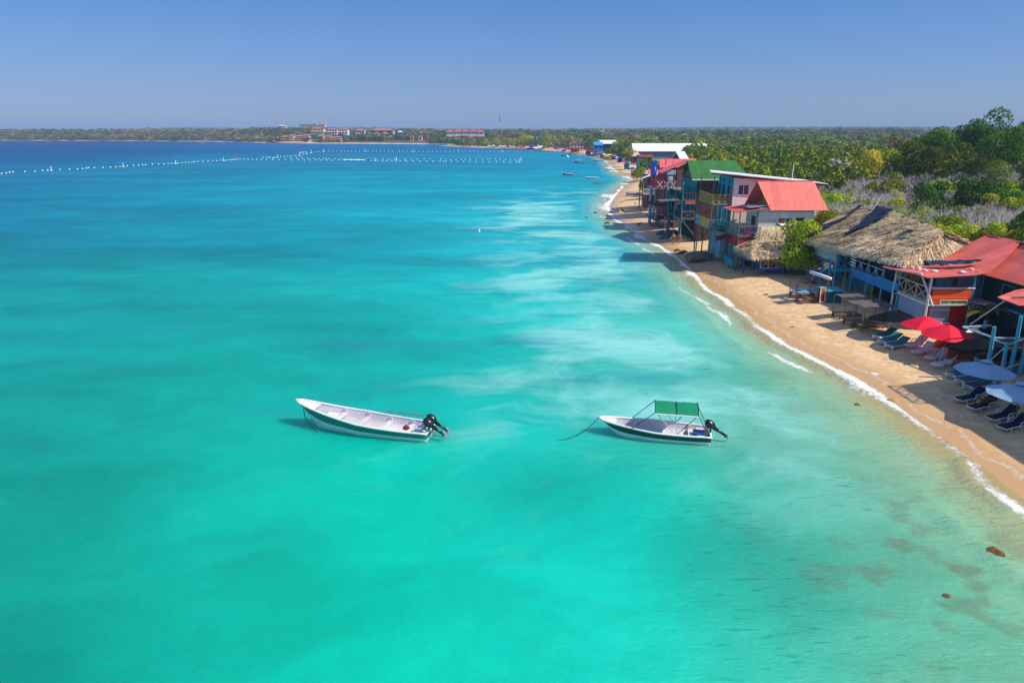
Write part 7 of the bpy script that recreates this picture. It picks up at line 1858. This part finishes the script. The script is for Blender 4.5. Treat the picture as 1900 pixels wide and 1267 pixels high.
for i in range(5):
    a = -88 + i * 10.2
    fhouse('headland_hotel', a, a + 9.6, 958, 968, 6, 15.6 - .5 * (i in (0, 4)), m_wwall, ['white hotel wing with a red roof at the left end behind the headland', 'white hotel wing with a red roof, second behind the headland', 'white hotel wing with an arched centre behind the headland', 'white hotel wing with a red roof, fourth behind the headland', 'white hotel wing with a red roof at the right end behind the headland'][i], 'hip', mat('hotel_red_roof', lin(196, 84, 84), .7, .1, .3), 2.4, .6, nwin=3, floors=2)
for i, (px, c) in enumerate(((764, m_ochw), (780, m_wwall), (797, m_wwall), (806, m_coral), (812, m_wwall), (820, m_ochw), (834, m_pinkw))):
    q = PY(px, 255.5, 985)
    fhouse('shore_cabin', q.x - 2.6, q.x + 2.6, 985, 989, 3, q.z + 1.4, c, ['ochre', 'white', 'small white', 'coral', 'second small white', 'pale ochre', 'pinkish'][i] + ' cabin in the row above the mangroves of the far inlet', 'hip', m_coral, .8, .5, nwin=1)
tw = empty('radio_mast', (-17.3, 1000, 8), 0, 'thin red and white lattice radio mast rising above the woods', 'mast')
for k in range(6):
    mb = MB(); z0 = 6 + k * 5.2; z1 = z0 + 5.2
    for (dx, dy) in ((-.5, -.4), (.5, -.4), (0, .5)): mb.beam((-17.3 + dx, 1000 + dy, z0), (-17.3 + dx, 1000 + dy, z1), .22)
    for j in range(3):
        za = z0 + j * 1.7; mb.beam((-17.8, 999.6, za), (-16.8, 999.6, za + 1.7), .14); mb.beam((-16.8, 999.6, za), (-17.3, 1000.5, za + 1.7), .14)
    part(mb, 'mast_section', m_white if k == 3 else mat('mast_grey', lin(70, 66, 76), .6), tw)
part(MB().box(-18.4, -16.2, 999.4, 1000.6, 36.6, 37.2), 'antenna_head', mat('mast_grey', (0, 0, 0)), tw)
q = PY(1119, 241, 1000); wt_ = empty('white_water_tower', (q.x, 1000, 5), 0, 'white L-shaped tower top standing out of the far woods', 'tower')
part(MB().box(q.x - .2, q.x + 1.4, 1000, 1002, 4, q.z + 3.5), 'shaft', m_cream, wt_); part(MB().box(q.x - 6, q.x - .25, 1000, 1002, q.z - 2.5, q.z - 1.0), 'low_wing', m_white, wt_); part(MB().beam((q.x - 6, 999.8, q.z + .5), (q.x - 3.5, 999.8, q.z - 2), .8), 'white_brace', m_white, wt_)
q = PY(1270, 249, 560); lt = empty('lamp_tower', (q.x, 560, 2), 0, 'rusty lamp mast with a white head above the woods right of the hall', 'mast')
part(MB().tube([(q.x - 1, 560, 1), (q.x - .6, 560, q.z - .5)], .4, 6), 'mast', m_brownv, lt); part(MB().slab([(q.x - 1.4, 559.5, q.z - .6), (q.x + 1.6, 559.5, q.z + .9), (q.x + 1.6, 560.5, q.z + .9), (q.x - 1.4, 560.5, q.z - .6)], .4), 'head', m_white, lt)
# rocky point below the hotel
r5 = random.Random(9)
tag(rock_mb(1, 1, 1, 7).build('rocky_point', mat('pinkish_rock', lin(196, 160, 134), .9, .2, 1, .6), loc=(-300, 984, .4)), 'low pinkish rocky platform along the water below the terraced hotel', 'rocks').scale = (34, 6, 2.2)
# crowded beach: umbrellas, small shelters, people
cols = {'red': lin(214, 40, 40), 'orange': lin(226, 120, 60), 'white': lin(226, 222, 220), 'blue': lin(30, 70, 150), 'yellow': lin(220, 210, 40), 'maroon': lin(130, 20, 40), 'teal': lin(30, 130, 140), 'cream': lin(222, 190, 160)}
def far_umb(px, py, col, R, lab):
    p = P(px, py, .8); z = max(.3, gh(p.x, p.y)); p = P(px, py, z)
    root = empty('beach_umbrella', (p.x, p.y, z), 0, lab, 'umbrella', 'umbrellas of the crowded beach')
    MB().tube([(0, 0, -.3), (0, 0, 2.5)], .06, 5).build('pole', m_wp, root)
    MB().lathe([(R, 1.9), (R * .5, 2.35), (.05, 2.65)], 8).build('canopy', mat('umb_' + col, cols[col], .8, .1, 1), root)
S = [(935, 276.2, 'white', 'white umbrella at the left end of the crowded beach'), (943, 276.6, 'maroon', 'maroon umbrella near the left end of the crowded beach'), (952, 277, 'cream', 'cream umbrella below the tall dark tree by the shore'), (962, 277.6, 'orange', 'orange umbrella on the crowded beach, left of the dark shelter'),
     (969, 278, 'red', 'red umbrella on the crowded beach, left of the dark shelter'), (978, 278, 'white', 'white umbrella beside the dark shelter'), (986, 278.8, 'maroon', 'maroon umbrella right of the dark shelter'), (992, 279, 'white', 'white umbrella, first of a white pair'), (1000, 279.6, 'white', 'white umbrella, second of a white pair'),
     (1008, 280.3, 'blue', 'dark blue umbrella beside the orange one'), (1016, 280.6, 'orange', 'orange umbrella midway along the crowded beach'), (1024, 281.2, 'red', 'red umbrella midway along the crowded beach'), (1033, 282, 'blue', 'dark blue umbrella left of the pink villa'), (1041, 282.6, 'cream', 'cream umbrella left of the magenta one'),
     (1060, 281.8, 'red', 'bright red umbrella standing right before the pink villa'), (1071, 283.6, 'maroon', 'maroon umbrella below the pink villa'), (1080, 284.6, 'orange', 'orange umbrella right of the pink villa'), (1087, 285.6, 'cream', 'cream umbrella right of the pink villa'), (1099, 287.3, 'red', 'red umbrella left of the blue hut'),
     (1105, 288.4, 'orange', 'orange umbrella in front of the blue hut'), (1110, 290, 'red', 'red umbrella lowest before the blue hut'), (1123, 293, 'white', 'white umbrella below the white-roofed house'), (1129, 294, 'yellow', 'yellow umbrella below the white-roofed house'), (1136, 296, 'teal', 'teal umbrella below the dark leafy tree'),
     (1146, 300, 'white', 'white umbrella below the brown gabled houses'), (1158, 309, 'red', 'red and white umbrella alone on the narrow beach'), (1173, 323, 'blue', 'bright blue umbrella over two standing people')]
for px, py, c, lab in S: far_umb(px, py, c, 2.7 if py < 300 else 1.8, lab)
ru = random.Random(31)
for i in range(46):
    px = ru.uniform(905, 1148); pb = 273.6 + max(0, px - 930) * .052 + max(0, px - 1040) * .055 + max(0, px - 1100) * .13
    c = ru.choice(['red', 'white', 'orange', 'blue', 'maroon', 'cream', 'teal', 'red'])
    sec = 'left of the dark shelter' if px < 975 else 'between the dark shelter and the pink villa' if px < 1052 else 'between the pink villa and the blue hut' if px < 1104 else 'below the white-roofed house'
    far_umb(px, pb + ru.uniform(-.2, 1.6), c, ru.uniform(1.8, 2.6), 'small %s umbrella on the crowded beach %s' % (c, sec))
for i, (px, py, w, c, c2, lab) in enumerate([(984, 277.5, 15, 'blue', 'blue', 'dark open shelter under trees on the crowded beach'), (1003, 278, 8, 'blue', 'white', 'white topped stall on the crowded beach'), (1046, 281, 9, 'blue', 'blue', 'dark blue stall at the water left of the pink villa'), (1067, 282.6, 16, 'maroon', 'maroon', 'long maroon stall in front of the pink villa'),
                                     (1092, 286, 9, 'blue', 'maroon', 'maroon topped stall left of the blue hut'), (1118, 291, 8, 'teal', 'teal', 'teal stall beneath the dark leafy tree'), (1140, 296, 9, 'blue', 'teal', 'teal topped stall below the brown gabled houses'), (1151, 302, 8, 'blue', 'blue', 'dark blue stall at the bend of the beach'), (1164, 314, 8, 'teal', 'blue', 'blue topped stall beside the red and white umbrella')]):
    p = P(px, py - 1, .8); hw_ = w / FPX * p.y / 2
    o = empty('beach_stall', (p.x, p.y, .8), 0, lab, 'stall', 'stalls of the crowded beach')
    part(MB().box(p.x - hw_ * .9, p.x + hw_ * .9, p.y + .5, p.y + 3.5, .3, 2.6), 'back_wall', mat('umb_' + c, (0, 0, 0)), o)
    part(MB().slab([(p.x - hw_, p.y - 1.2, 2.7), (p.x + hw_, p.y - 1.2, 2.7), (p.x + hw_, p.y + 3.8, 3.6), (p.x - hw_, p.y + 3.8, 3.6)], .15), 'roof', mat('umb_' + c2, (0, 0, 0)), o)
# tiny distant bathers
Jw = walking(.6)
for i, (px, py, m1) in enumerate([(1110.5, 294.5, m_swimd), (1126, 297.5, m_maroon), (1132.5, 299, m_swimd), (1119.5, 294, m_swim), (1086, 286.6, m_swimd), (1102, 290.6, m_swim), (1076, 285.2, m_swimd)]):
    q = P(px, py, .4); z = gh(q.x, q.y); lab = ['person standing right of the small dark boat', 'person standing below the yellow umbrella', 'person standing at the water below the stalls', 'person between the white umbrella and the grey boat', 'person beside the cream umbrella', 'person by the orange umbrella before the blue hut', 'person below the pink villa'][i]
    person((q.x, q.y, z), i * 1.3, Jw, [m_skin, m_skind][i % 2], lab, shorts(m1), .08, 1.05)

# ------------------------------------------------------------------ haze (even air round the whole scene)
m = bpy.data.materials.new('haze_air'); m.use_nodes = True
t = m.node_tree; t.nodes.clear()
out = t.nodes.new('ShaderNodeOutputMaterial'); pv = t.nodes.new('ShaderNodeVolumePrincipled')
pv.inputs['Color'].default_value = (0.46, 0.68, 1.0, 1)
pv.inputs['Density'].default_value = 0.00023
pv.inputs['Anisotropy'].default_value = 0.0
t.links.new(pv.outputs[0], out.inputs['Volume'])
hz = MB().box(-5100, 5100, -100, 6100, -5, 48).build('haze', m)
tag(hz, 'thin blue air haze over the bay', 'haze', kind='stuff')
